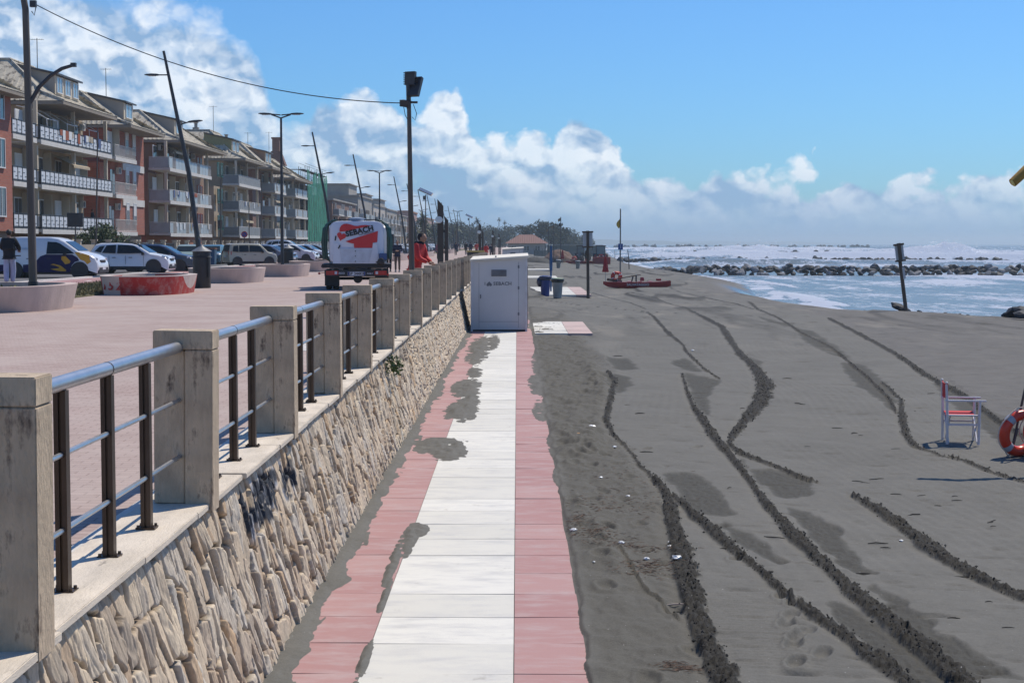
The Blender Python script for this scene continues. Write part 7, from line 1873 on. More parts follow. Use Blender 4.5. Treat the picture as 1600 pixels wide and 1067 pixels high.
    for k in ("anl", "anr"):
        a = V(k); m = MB(); m.loft([[(a.x + dx, a.y + dy, zz) for dx, dy in ((-.045 * q, -.09 * q), (.045 * q, -.09 * q), (.052 * q, .06), (.045 * q, .17 * q), (-.045 * q, .17 * q), (-.052 * q, .06))] for q, zz in ((1, a.z - .085), (1.02, a.z - .06), (.85, a.z - .02), (.62, a.z + .02))]); m.build("shoe", shoe, t, smooth=True)
    m = MB(); m.sphere(tuple(hd + Vector((0, -.018, .022))), (.084, .096, .104), 16, 10); 
    keep = [i for i, v in enumerate(m.v)]
    hm = m.build("hair", hair, t, smooth=True)
    bm = bmesh.new(); bm.from_mesh(hm.data)
    bmesh.ops.delete(bm, geom=[v for v in bm.verts if v.co.y > hd.y + .045 and v.co.z < hd.z + .055 or v.co.z < hd.z - .09], context="VERTS"); bm.to_mesh(hm.data); bm.free()
    if hood:
        m = MB(); c = V("neck") + Vector((0, -.04, .0)); m.torus(tuple(c), .085, .04, n=20, m=8); m.build("hood", hood, t, smooth=True)
    if bag:
        m = MB(); c = V("chest") + Vector((0, -.17, -.08)); m.box(tuple(c), (.28, .14, .40)); m.build("backpack", bag, t, bevel=.04, smooth=True)
    return t
K_BLACK = pm("black_cloth", (.012, .013, .016), .85, var=.4, scale=6); K_NAVY = pm("navy_cloth", (.02, .025, .05), .85, var=.3, scale=6); K_RED = pm("red_cloth", (.50, .02, .02), .7, var=.25, scale=6); K_LBLUE = pm("pale_blue_cloth", (.42, .45, .60), .85, var=.15, scale=6)
K_WHITE = pm("white_cloth", (.60, .60, .62), .8); K_DRED = pm("maroon_cloth", (.08, .02, .025), .85); K_GREY = pm("grey_cloth", (.16, .16, .17), .85, var=.3, scale=6); K_BROWN = pm("brown_cloth", (.10, .07, .05), .85)
BL = PZ - .02
ps = person("person in black jacket and pale wide trousers riding a scooter away at the left edge", -16.5, 52.0, BL + .16, 0, SCOOT, K_BLACK, K_LBLUE, K_GREY, s=1.06, puff=1.18, wide=1.35)
t = thing("kick_scooter", "black kick scooter under the person in the bicycle lane", "scooter", (-16.5, 52.0, BL))
m = MB(); m.box((0, .0, .13), (.16, .62, .045)); m.build("deck", M_PLAST, t, bevel=.01)
m = MB(); m.tube([(0, .38, .13), (0, .42, .5), (0, .38, 1.13)], .022, 8); m.build("stem", M_PLAST, t, smooth=True)
m = MB(); m.tube([(-.26, .37, 1.13), (.26, .37, 1.13)], .017, 8); m.build("handlebar", M_PLAST, t)
for y in (-.38, .44):
    m = MB(); m.torus((0, y, .115), .085, .03, Matrix.Rotation(PI / 2, 4, "Y"), 20, 8); o = m.build("wheel", M_TYRE, t, smooth=True)
    m = MB(); m.cyl((-.03, y, .115), (.03, y, .115), .06, n=12); m.build("hub", M_RIM, o)
for x in (-.05, .05):
    m = MB(); m.box((x, -.42, .24), (.012, .04, .02)); m.build("fork_end", M_PLAST, t)
rp = person("person in red and black jacket leaning on the railing by the floodlight pole", -2.33, 37.0, PZ, -PI / 2 - .35, LEAN, K_RED, pm("red_black_trousers", (.20, .012, .014), .8), s=1.04, puff=1.12, hair=K_BLACK, hood=K_BLACK, wide=1.25)
m = MB(); m.tube([(0, -.08, 1.12), (0, -.04, 1.26), (0, .0, 1.38)], [.10, .13, .10], 14); o = m.build("black_back_panel", K_BLACK, rp, smooth=True)
person("walker in black jacket with white sleeves and brown trousers right of the truck", -6.35, 85, PZ, PI, HOLD, K_NAVY, K_BROWN, K_GREY, s=.99, puff=1.1)
person("walker all in black half hidden beside the tanker truck", -6.85, 85.6, PZ, PI, WALK, K_BLACK, K_BLACK, s=1.02, puff=1.1)
person("person with pink and grey top just behind the person in red", -5.45, 112, PZ, PI - .5, WALK, pm("pink_grey_cloth", (.30, .13, .15), .8), K_BLACK, s=1.0)
person("person in dark clothes beside the nearest dark totem lamp", -5.55, 117, PZ, PI, HOLD, K_BLACK, K_NAVY, s=1.0)
person("lone walker right of the nearest totem lamp", -7.85, 205, PZ, 0, WALK, K_NAVY, K_BLACK)
person("left walker of the distant pair", -6.85, 215, PZ, 0, WALK, K_BLACK, K_NAVY)
person("right walker of the distant pair", -6.2, 214, PZ, .1, WALK, K_NAVY, K_BLACK, puff=1.3)
person("small distant figure left of the lone walker", -12.2, 300, PZ, 0, STAND, K_GREY, K_BLACK)
person("second small distant figure left of the lone walker", -11.2, 302, PZ, PI, WALK, K_DRED, K_GREY)
person("leftmost distant person in red by the railing", -4.6, 182, PZ, .6, HOLD, pm("faded_red_cloth", (.42, .05, .04), .8), K_BLACK)
person("middle distant person in red sitting low by the railing", -3.7, 172, PZ - .35, PI, HOLD, K_RED, K_RED, puff=1.35)
person("rightmost distant person in bright red jacket by the railing", -3.2, 165, PZ - .2, -.6, HOLD, K_RED, K_BLACK, puff=1.3)
person("distant person in dark blue right of the red group", -2.7, 168, PZ - .2, 0, STAND, K_NAVY, K_NAVY)
person("person in dark clothes on the lowest balcony of the cream house", -33.5, 126.5, GZ + 2.56, -PI / 2, HOLD, K_BLACK, K_BLACK)
person("tiny figure walking on the far promenade near the trees", -7.5, 420, PZ, 0, WALK, K_BLACK, K_NAVY)
# ------------------------------------------------------------------ white cabin
M_CAB = pm("cabin_panel", (.60, .60, .60), .6, var=.05, scale=1.2, dirt=((.46, .47, .50), 1.6, .62)); M_ROOFC = pm("cabin_roof", (.72, .68, .58), .7, var=.08); M_GREYL = pm("cabin_grey", (.16, .17, .19), .6)
M_WOODP = pm("weathered_wood", (.10, .075, .055), .85, var=.35, scale=4, stretch=(1, 1, .15), bump=.4)
def cabin(lab, x0, x1, y, d, letters):
    t = thing("beach_cabin", lab, "cabin", ((x0 + x1) / 2, y, 0)); w_ = x1 - x0; h = w_ / 2
    m = MB(); m.add([(-h, 0, .06), (h, 0, .06), (h, d, .06), (-h, d, .06), (-h, 0, 2.16), (h, 0, 2.26), (h, d, 2.32), (-h, d, 2.22)], [(0, 3, 2, 1), (4, 5, 6, 7), (0, 1, 5, 4), (1, 2, 6, 5), (2, 3, 7, 6), (3, 0, 4, 7)]); m.build("walls", M_CAB, t)
    m = MB(); m.add([(-h - .05, -.09, 2.165), (h + .07, -.09, 2.265), (h + .07, d + .05, 2.33), (-h - .05, d + .05, 2.23), (-h - .05, -.09, 2.215), (h + .07, -.09, 2.335), (h + .07, d + .05, 2.40), (-h - .05, d + .05, 2.29)], [(0, 3, 2, 1), (4, 5, 6, 7), (0, 1, 5, 4), (1, 2, 6, 5), (2, 3, 7, 6), (3, 0, 4, 7)]); rf = m.build("roof", M_ROOFC, t)
    m = MB(); m.cyl((-.1, .3, 2.28), (-.1, .3, 2.33), .025, n=8); m.build("roof_vent", M_GREYL, rf)
    m = MB(); m.bbox(-h - .03, -h + .03, -.03, .03, 0, 2.17); m.bbox(h - .03, h + .035, -.03, .03, 0, 2.27); m.build("corner_trim", pm("cabin_trim", (.60, .60, .62), .5), t)
    m = MB(); m.bbox(-h, h, -.012, .0, 0, .058); m.build("plinth", M_PLAST, t)
    m = MB(); m.bbox(-.235, .235, -.02, -.001, 1.70, 1.90); gr = m.build("vent_grille", pm("vent_frame", (.20, .21, .24), .5), t)
    m = MB()
    for i in range(7): m.box((0, -.024, 1.715 + i * .0285), (.44, .012, .010), rx=.5)
    m.build("louvres", M_GREYL, gr)
    m = MB(); m.bbox(-.62, -.612, -.004, .0, .12, 2.1); m.bbox(.60, .608, -.004, .0, .12, 2.14); m.bbox(-.61, .60, -.004, .0, .30, .308)
    for zz in (.5, 1.3, 1.95): m.bbox(.58, .63, -.012, .0, zz, zz + .09)
    m.bbox(-.58, -.55, -.03, .0, 1.02, 1.14); m.build("panel_seams", M_GREYL, t)
    m = MB(); m.bbox(h + .001, h + .05, .3, 1.2, .1, 2.0); m.build("side_door", M_WOODP, t)
    if letters:
        text_mesh("cabin_lettering", "SEBACH", .15, M_GREYL, t, facing_cam(.11, -.004, 1.47), .003, bold=.004, space=1.06); text_mesh("cabin_lettering", "I", .13, M_GREYL, t, facing_cam(-.43, -.004, 1.47), .003, bold=.004)
        hp = heart(.17); g = MB(); q = [(x - .30, 1.46 - z) for x, z in hp]
        g.add([(x, -.006, z) for x, z in q] + [(x, .0, z) for x, z in q], [tuple(range(len(q)))] + [(k, (k + 1) % len(q), len(q) + (k + 1) % len(q), len(q) + k) for k in range(len(q))]); g.build("heart_logo", M_GREYL, t)
    return t
cabin("white beach cabin with a slanted cream roof standing on the slab path", -1.40, .28, 49.3, 3.4, True)
cabin("second, smaller looking white cabin far behind the first", -1.35, .55, 150, 3.4, False)
t = thing("grit_bin", "dark bin with yellow lid on the railing line above the first cabin", "bin", (-2.6, 100, PZ))
m = MB(); m.box((0, 0, .5), (.9, .7, .95), taper=1.15); m.build("bin_body", M_BIN, t, bevel=.03)
m = MB(); m.box((0, 0, 1.03), (1.15, .95, .1)); m.build("lid", pm("bin_yellow", (.42, .33, .10), .6), t, bevel=.03)

# ------------------------------------------------------------------ bins and posts on the sand
def sack_bin(lab, x, y, body, lidm, bagm, h=1.0, bag=False):
    t = thing("waste_bin", lab, "waste bin", (x, y, bz(x, y) + .02)); m = MB(); m.lathe([(.19, 0), (.21, .02), (.27, h * .9), (.29, h * .93)], 20); m.build("drum", body, t, smooth=True)
    m = MB(); m.lathe([(.275, h * .80), (.33, h * .86), (.335, h * .98), (.29, h)], 18); m.build("bag_rim", bagm, t, smooth=True)
    m = MB(); m.lathe([(.30, h * .985), (.28, h * 1.02), (.05, h * 1.04)], 20); m.build("lid", lidm, t, smooth=True)
    if bag:
        m = MB(); m.sphere((-.28, 0, h * .72), (.17, .2, .26), 14, 10); m.build("hanging_bag", bagm, t, smooth=True)
    return t
M_BLUEP = pm("blue_plastic", (.015, .045, .22), .45, var=.12)
sack_bin("blue waste bin with a dark bag hanging on its left, next to the grey one", 1.45, 82.5, M_BLUEP, M_BLUEP, pm("dark_blue_bag", (.01, .02, .06), .35), 1.02, True)
sack_bin("grey waste bin with green lid next to the blue one", 2.02, 80.0, pm("grey_plastic", (.26, .29, .30), .5), pm("lime_lid", (.42, .52, .30), .5), pm("dark_bag", (.015, .025, .03), .35), .98)
sack_bin("left small bin of the far pair beyond the blue pole", 4.9, 190, pm("far_bin", (.25, .25, .23), .6), M_WFRAME, M_GREYL, .98)
sack_bin("right small bin of the far pair beyond the blue pole", 7.2, 190, pm("far_bin", (.25, .25, .23), .6), M_WFRAME, M_GREYL, .95)
x, y = 1.9, 90
t = thing("blue_post", "closed blue umbrella pole standing behind the two bins", "umbrella", (x, y, bz(x, y)))
m = MB(); m.cyl((0, 0, 0), (0, 0, 1.3), .05, .06, 10); m.tube([(0, 0, 1.2), (0, 0, 1.8), (0, 0, 2.55), (0, 0, 2.62)], [.085, .095, .06, .07], 10); m.build("folded_cover", pm("blue_canvas", (.02, .08, .20), .7, var=.25, scale=4), t, smooth=True)
m = MB(); m.cyl((0, 0, 2.62), (0, 0, 2.95), .02, n=6); m.build("pole_tip", M_DGREY, t)
def board_sign(name, lab, x, y, z, h, bw, bh, lean=0.0, extra=False):
    t = thing(name, lab, "notice board", (x, y, z)); t.rotation_euler = (0, lean, 0)
    m = MB(); m.cyl((0, 0, -.4), (0, 0, h), .085, .075, 10); m.build("post", M_WOODP, t, smooth=True)
    m = MB(); m.bbox(-bw / 2, bw / 2, -.13, -.09, h - bh - .05, h - .05); b = m.build("board", pm("notice_sheet", (.50, .51, .52), .5, var=.15, scale=4), t)
    m = MB(); m.bbox(-bw / 2 - .04, bw / 2 + .04, -.16, -.05, h - .05, h + .03); m.bbox(-bw / 2 - .04, bw / 2 + .04, -.16, -.05, h - bh - .12, h - bh - .05)
    m.bbox(-.07, .07, -.2, -.085, h - bh - .1, h + .05)
    if extra: m.bbox(-.14, .0, -.16, -.05, h - bh - .5, h - bh - .28)
    m.build("frame", M_WOODP, t); return t
x, y = G(919, 466, -.12); board_sign("notice_board", "brown wooden notice post with a small framed board, right of the bins", x, y, bz(x, y), 3.45, .50, .70, -.012, True)
x, y = G(1416, 489, -.26); board_sign("notice_board", "leaning wooden notice post with framed board at the waterline", x, y, bz(x, y), 2.95, .36, .62, -.135, False)
m = MB(); m.bbox(.03, .13, -.12, -.09, 1.45, 1.95); bo = [o for o in bpy.data.objects if o.name.startswith("notice_board.001")][0]; m.build("small_sign", pm("notice_sheet", (.50, .51, .52), .5), bo)
# flag pole
x, y = G(969, 447, -.3)
t = thing("flag_pole", "tall pole with limp yellow flag and blue sign before the rescue boat", "flag pole", (x, y, bz(x, y)))
m = MB(); m.cyl((0, 0, -.4), (0, 0, 5.45), .055, .045, 10); m.build("pole", pm("galvanised_pole", (.13, .13, .13), .5), t, smooth=True)
m = MB(); rows = []
for i in range(9): rows.append([(-.04 - .27 * math.sin(i / 8 * PI * .9) * q + .02, -.05 * math.sin(q * 9 + i), 4.85 - i * .085 - q * .12) for q in np.linspace(0, 1, 7)])
vs = [p for r in rows for p in r]; m.add(vs, [(i * 7 + k, i * 7 + k + 1, (i + 1) * 7 + k + 1, (i + 1) * 7 + k) for i in range(8) for k in range(6)]); m.build("flag", pm("yellow_flag", (.52, .36, .07), .8), t, smooth=2, normals=False)
m = MB(); m.bbox(-.16, .18, -.09, -.06, 2.55, 2.98); o = m.build("blue_sign", pm("blue_sign", (.02, .09, .30), .5), t); m = MB(); m.bbox(-.005, .025, -.095, -.091, 2.65, 2.9); m.build("sign_mark", M_PLATE, o)
for (u, v, h, lab, fl) in [(983, 421, 2.3, "short dark stake on the beach right of the flag pole", 0), (961, 402, 2.0, "thin far stake left of the flag pole", 0)]:
    x, y = G(u, v, -.3); t = thing("beach_stake", lab, "stake", (x, y, bz(x, y))); m = MB(); m.tube([(0, 0, -.2), (-.05, 0, h * .6), (-.2, 0, h)], [.06, .05, .04], 8); m.build("stake", M_DGREY, t)
for (u, y, h, lab) in [(857, 260, 5.6, "thin flag pole behind the blue umbrella pole"), (865, 250, 6.0, "flag pole with small dark flag, second of three"), (876, 240, 7.0, "tallest of the three far flag poles with two flags")]:
    x = (u - 808) / FPX * y; t = thing("far_flag_pole", lab, "flag pole", (x, y, -.3)); m = MB(); m.cyl((0, 0, 0), (0, 0, h), .055, n=8); m.build("pole", M_DGREY, t)
    m = MB(); m.add([(0, 0, h - .1), (-.45, .06, h - .35), (-.35, 0, h - .75), (0, 0, h - .55)], [(0, 1, 2, 3)]); m.build("flag", pm("faded_flag", (.22, .17, .10), .8), t, normals=False)
    if h > 6.5: m = MB(); m.add([(0, 0, h - .95), (-.35, .06, h - 1.1), (-.3, 0, h - 1.45), (0, 0, h - 1.35)], [(0, 1, 2, 3)]); m.build("flag", M_DGREY, t, normals=False)
# closed red umbrellas
M_REDC = pm("red_canvas", (.40, .012, .022), .75, var=.2, scale=3)
def brolly(lab, x, y, h):
    t = thing("closed_umbrella", lab, "umbrella", (x, y, bz(x, y)), 0, "closed red beach umbrellas")
    m = MB(); m.cyl((0, 0, -.2), (0, 0, h), .022, n=8); m.build("pole", M_RIM, t)
    m = MB(); n = 16; rings = []
    for q, r in ((0, .03), (.1, .07), (.35, .12), (.75, .17), (.97, .215), (1, .19)):
        rings.append([((r * (1 + .22 * (-1) ** k)) * math.cos(2 * PI * k / n), (r * (1 + .22 * (-1) ** k)) * math.sin(2 * PI * k / n), h - q * h * .62) for k in range(n)])
    m.loft(rings); m.build("canopy", M_REDC, t, smooth=True); return t
brolly("closed red umbrella standing behind the stern of the red rescue boat", G(946, 441, -.3)[0], G(946, 441, -.3)[1], 1.98)
brolly("small far closed red umbrella left of the tractors", G(879, 413, -.3)[0], G(879, 413, -.3)[1], 2.05)
# ------------------------------------------------------------------ rescue boat
def rescue_boat(lab, x, y, L_, rz, text=True):
    t = thing("rescue_boat", lab, "boat", (x, y, bz(x, y) + .02), rz, "red lifeguard catamaran boats"); M_RB = pm("boat_red", (.30, .012, .018), .4, var=.18, scale=2, dirt=((.16, .01, .015), 3, .62)); M_RBP = pm("boat_deck_pink", (.46, .16, .17), .5)
    H = L_ / 2
    for s in (-1, 1):
        m = MB(); rings = []
        for q in np.linspace(-1, 1, 15):
            w_ = .17 * (1 - abs(q) ** 3.2) + .012; zt = .40 + .10 * max(0, q) ** 3 + .03 * max(0, -q) ** 3; zb = .0 + .16 * abs(q) ** 4 + (.10 if q < -.9 else 0)
            xx = q * H
            rings.append([(xx, s * .52 - w_, zt), (xx, s * .52 - w_ * .95, (zt + zb) / 2), (xx, s * .52 - w_ * .3, zb), (xx, s * .52 + w_ * .3, zb), (xx, s * .52 + w_ * .95, (zt + zb) / 2), (xx, s * .52 + w_, zt)])
        m.loft(rings); hl = m.build("hull", M_RB, t, smooth=True)
        m = MB(); m.loft([[(q * H, s * .52 - .155 * (1 - abs(q) ** 3.2) - .01, .405 + .10 * max(0, q) ** 3 + .03 * max(0, -q) ** 3), (q * H, s * .52 + .155 * (1 - abs(q) ** 3.2) + .01, .405 + .10 * max(0, q) ** 3 + .03 * max(0, -q) ** 3)] for q in np.linspace(-.97, .97, 15)], close=False, caps=False); m.build("hull_deck", M_RBP, hl, normals=False)
    m = MB()
    for xx in (-1.2, -.5, .2, .9): m.bbox(xx - .12, xx + .12, -.5, .5, .41, .46)
    m.build("cross_planks", M_RBP, t)
    m = MB(); m.box((.35, 0, .60), (.28, .6, .24), taper=.8); m.box((1.45, 0, .56), (.35, .35, .14)); m.build("seat", M_RB, t, bevel=.02)
    m = MB()
    for s in (-1, 1): m.tube([(-.05, s * .5, .42), (-.05, s * .5, .86)], .035, 8); m.tube([(-.35, s * .5, .42), (-.25, s * .5, .80)], .03, 8)
    m.tube([(-.05, -.5, .86), (-.05, .5, .86)], .03, 8); m.build("rowlock_frame", M_DGREY, t)
    for s in (-1, 1):
        m = MB(); m.tube([(-1.6, s * .35, .56), (0, s * .46, .86), (.25, s * .48, .88)], .024, 8); m.box((-1.75, s * .34, .54), (.5, .03, .15), ry=.18); m.build("oar", M_WOODP, t)
    for k, (a, b) in enumerate([(-1.42, -.18), (-1.30, .12)]):
        m = MB(); m.torus((a, b, .78), .26, .085, Euler((PI / 2, .15, .25)).to_matrix().to_4x4(), 28, 10); lb = m.build("lifebuoy", pm("buoy_red", (.48, .03, .02), .45), t, smooth=True)
        m = MB()
        for q in range(4): m.torus((a, b, .78), .26, .089, Euler((PI / 2, .15, .25)).to_matrix().to_4x4(), 4, 10, q * PI / 2 + .5, q * PI / 2 + .72)
        m.build("white_bands", M_WFRAME, lb, smooth=True)
    m = MB(); m.box((-1.25, 0, .47), (.5, .7, .12)); m.tube([(-1.6, -.3, .42), (-1.5, -.2, .8)], .02, 6); m.build("buoy_rack", M_DGREY, t)
    if text: text_mesh("boat_lettering", "SALVATAGGIO", .215, M_WFRAME, t, facing_cam(.05, -.705, .24), .006, bold=.003, space=1.05)
    m = MB(); m.box((1.98, .0, .12), (.12, 1.0, .12)); m.build("keel_block", M_DGREY, t)
    return t
x, y = G(995, 451, -.3); rescue_boat("red rescue boat with SALVATAGGIO lettering and lifebuoys on the near beach", x, y, 4.5, -.04)
x, y = G(912, 413, -.3); rescue_boat("far red rescue boat in front of the tractors", x, y, 5.2, -.03, False)
# ------------------------------------------------------------------ tractors and sand pile
def tractor(lab, x, y, rz, col, blade):
    t = thing("tractor", lab, "tractor", (x, y, bz(x, y)), rz, "tractors working on the beach")
    m = MB(); m.box((0, -.9, 1.05), (.75, 1.7, .62)); m.box((0, -.9, 1.40), (.66, 1.6, .12)); m.build("bonnet", col, t, bevel=.06)
    m = MB(); m.box((0, -1.77, 1.0), (.55, .04, .5)); m.build("grille", M_PLAST, t)
    m = MB()
    for sx in (-1, 1): m.box((sx * .72, .9, 1.35), (.42, 1.2, .1)); m.box((sx * .72, .3, 1.1), (.42, .1, .5))
    m.build("mudguard", col, t, bevel=.03)
    m = MB(); 
    for sx in (-1, 1):
        for yy in (-.05, 1.25): m.box((sx * .62, yy, 1.95), (.07, .07, 1.35))
    m.box((0, .6, 1.25), (1.2, 1.35, .5)); m.build("cab_frame", M_DGREY, t)
    m = MB(); m.box((0, .6, 2.66), (1.5, 1.6, .14)); m.build("cab_roof", M_PLAST if col is not K_RED else M_DGREY, t, bevel=.04)
    m = MB(); m.box((0, .6, 2.03), (1.16, 1.22, 1.12)); m.build("cab_glass", glassy("cab_glass", (.10, .18, .20)), t)
    for sx in (-1, 1):
        for (yy, r, w_) in ((.9, .78, .45), (-1.3, .52, .34)):
            m = MB(); M = Matrix.Translation((sx * .86, yy, r)) @ Matrix.Rotation(PI / 2, 4, "Y"); m.lathe([(r * .55, -w_ / 2), (r * .92, -w_ / 2), (r, -w_ * .3), (r, w_ * .3), (r * .92, w_ / 2), (r * .55, w_ / 2)], 22, M=M); wo_ = m.build("wheel", M_TYRE, t, smooth=True)
            m = MB(); m.lathe([(r * .54, -w_ * .3), (r * .54, w_ * .3)], 16, M=M); m.build("rim", col, wo_)
    for sx in (-1, 1): m = MB(); m.box((sx * .25, -1.80, 1.22), (.14, .03, .12)); m.build("headlight", M_HLAMP, t)
    if blade:
        m = MB(); m.box((0, -2.75, .55), (2.5, .12, 1.0), rx=.15); m.box((0, -2.6, 1.02), (2.5, .3, .08)); bl = m.build("front_blade", pm("blade_red", (.30, .03, .03), .5), t)
        m = MB()
        for sx in (-1, 1): m.tube([(sx * .5, -.6, .9), (sx * .55, -1.9, 1.15), (sx * .55, -2.65, .6)], .07, 8)
        m.build("lift_arms", M_DGREY, bl)
    return t
x, y = 12.1, 232; tractor("red tractor with wide front blade facing the camera", x, y, .0, pm("tractor_red", (.45, .03, .025), .4), True)
x, y = 10.4, 262; tractor("dark tractor left of the red one, partly behind the notice post", x, y, -.5, pm("tractor_dark", (.04, .05, .07), .45), False)
def heap(lab, x, y, a, b, h, mat):
    n = 40; xs = np.linspace(-a, a, n); X_, Y_ = np.meshgrid(xs, np.linspace(-b, b, n)); e = (X_ / a) ** 2 + (Y_ / b) ** 2
    Z_ = h * np.clip(1 - e, 0, 1) ** .7 * (.75 + .5 * fbm(X_ * 1.4 + x, Y_ * 1.4, 4, 3)) - .08
    o = gridmesh("sand_heap", X_ + x, Y_ + y, Z_ + bz(x, y), mat); tag(o, lab, "sand heap")
heap("brown heap of sand and weed left of the dark tractor", 6.6, 255, 2.8, 3, 2.0, pm("brown_heap", (.14, .085, .06), .95, var=.4, scale=2))
heap("low dark heap left of the brown heap", 2.9, 240, 2.4, 2.5, .9, pm("dark_heap", (.06, .06, .055), .95, var=.4, scale=2))

# ------------------------------------------------------------------ director's chair
def chair():
    x, y = 6.27, 22.6
    t = thing("director_chair", "folding director's chair with red canvas and white frame on the sand", "chair", (x, y, ground_z(x, y) - .01), R(-8)); t.scale = (.97, 1.0, 1.0)
    M_FR = pm("white_aluminium", (.66, .65, .68), .45, .05, var=.06); M_CV = pm("red_canvas_chair", (.52, .015, .025), .75, var=.15, scale=8)
    # width runs along y (camera side = -y), seat faces +x; backrest at -x
    for s, nm in ((-.26, "n"), (.26, "f")):
        m = MB(); m.tube([(-.20, s, .02), (-.205, s, .45), (-.21, s, .62), (-.22, s, .86)], .020, 8); m.build("leg", M_FR, t, smooth=True)
        m = MB(); m.tube([(.24, s, .02), (.25, s, .62)], .020, 8); m.build("leg", M_FR, t, smooth=True)
        m = MB(); m.box((.05, s, .635), (.58, .045, .022)); m.build("armrest", M_FR, t, bevel=.004)
        m = MB(); m.box((.02, s, .30), (.44, .018, .028)); m.tube([(-.21, s, .43), (.24, s, .43)], .012, 8); m.build("side_rail", M_FR, t)
    for xx in (-.18, .22):
        m = MB(); m.tube([(xx, -.24, .05), (xx, .24, .42)], .012, 8); m.tube([(xx + .02, .24, .05), (xx + .02, -.24, .42)], .012, 8); m.build("cross_brace", M_FR, t, smooth=True)
    n = 9; m = MB(); vs = []
    for k in range(n):
        q = k / (n - 1); yy = -.25 + .5 * q; sag = .035 * math.sin(PI * q); vs += [(-.19, yy, .445 - sag), (.22, yy, .445 - sag), (.22, yy, .432 - sag), (-.19, yy, .432 - sag)]
    m.loft([vs[i * 4:i * 4 + 4] for i in range(n)]); m.build("seat", M_CV, t, smooth=True)
    vs = []; m = MB()
    for k in range(n):
        q = k / (n - 1); yy = -.275 + .55 * q; sag = .03 * math.sin(PI * q); vs += [(-.20 - sag - .012, yy, .87), (-.20 - sag, yy, .87), (-.20 - sag + .003, yy, .665), (-.20 - sag - .009, yy, .665)]
    m.loft([vs[i * 4:i * 4 + 4] for i in range(n)]); m.build("backrest", M_CV, t, smooth=True)
    for s in (-.26, .26): m = MB(); m.sphere((-.222, s, .885), .02, 8, 6); m.build("knob", M_WFRAME, t, smooth=True)
chair()
# ------------------------------------------------------------------ lifeguard stand at the right edge
x, y = 6.82, 21.3; gz = ground_z(x, y)
t = thing("buoy_stand", "leaning dark metal stand at the right edge behind the lifebuoys", "stand", (x, y, gz))
m = MB(); m.tube([(-.17, .12, .02), (.02, .05, 1.1), (.10, 0, 1.5)], .017, 8); m.tube([(.45, .12, .02), (.2, .05, 1.1), (.14, 0, 1.5)], .017, 8); m.tube([(-.01, .06, .78), (.3, .06, .78)], .012, 8); m.tube([(-.26, -.1, .02), (.5, -.1, .02)], .016, 8); m.tube([(.0, .1, .02), (-.02, -.34, .02)], .016, 8); m.tube([(-.24, -.1, .02), (-.1, .08, .34)], .014, 8); m.build("frame", M_DGREY, t, smooth=True)
def buoy(lab, c, eul, R_=.245, r=.070):
    t = thing("lifebuoy", lab, "lifebuoy", c); t.rotation_euler = eul; M_O = pm("buoy_orange_red", (.62, .045, .02), .35, var=.12, scale=6)
    m = MB(); m.torus((0, 0, 0), R_, r, Matrix.Rotation(PI / 2, 4, "X"), 48, 18); m.build("ring", M_O, t, smooth=True)
    m = MB()
    for q in range(4): m.torus((0, 0, 0), R_, r + .003, Matrix.Rotation(PI / 2, 4, "X"), 5, 18, q * PI / 2 + .62, q * PI / 2 + .90)
    m.build("reflective_band", pm("buoy_silver", (.36, .37, .42), .4), t, smooth=True)
    m = MB(); pts = []
    for q in range(41): a = 2 * PI * q / 40; rr = R_ + r * (1.05 + .55 * abs(math.sin(2 * (a - .76))) ** 1); pts.append((rr * math.cos(a), -.02 + .0 * q, rr * math.sin(a)))
    m.tube(pts, .009, 6, cap=False); m.build("grab_rope", pm("buoy_rope", (.62, .50, .42), .8), t, smooth=True)
buoy("orange red lifebuoy leaning on the stand, the left one of two", (6.66, 21.1, gz + .31), (.12, .0, .35))
buoy("orange red lifebuoy cut by the right picture edge", (6.98, 20.95, gz + .34), (.2, .1, -.35))
# yellow lifeguard flag out over the picture edge, on a tall mast just outside the frame
t = thing("lifeguard_mast", "yellow rolled banner end poking in at the right edge", "banner", (9.0, 21.8, -.15))
m = MB(); m.cyl((0, 0, 0), (0, 0, 4.9), .03, n=10); m.build("mast", M_DGREY, t)
m = MB(); P0 = Vector((-2.56, -.9, 3.64)); P1 = Vector((0, 0, 4.85)); m.tube([P0, P0.lerp(P1, .25) + Vector((0, 0, .25)), P1], [.06, .08, .05], 12); m.build("rolled_banner", pm("ochre_cloth", (.36, .20, .03), .7, var=.35, scale=9), t, smooth=True)
m = MB(); m.tube([P0 - Vector((.012, -.002, .007)), P0 + Vector((.006, 0, .004))], [.04, .052], 12); m.build("banner_end", pm("pale_yellow_cloth", (.66, .55, .20), .7), t)

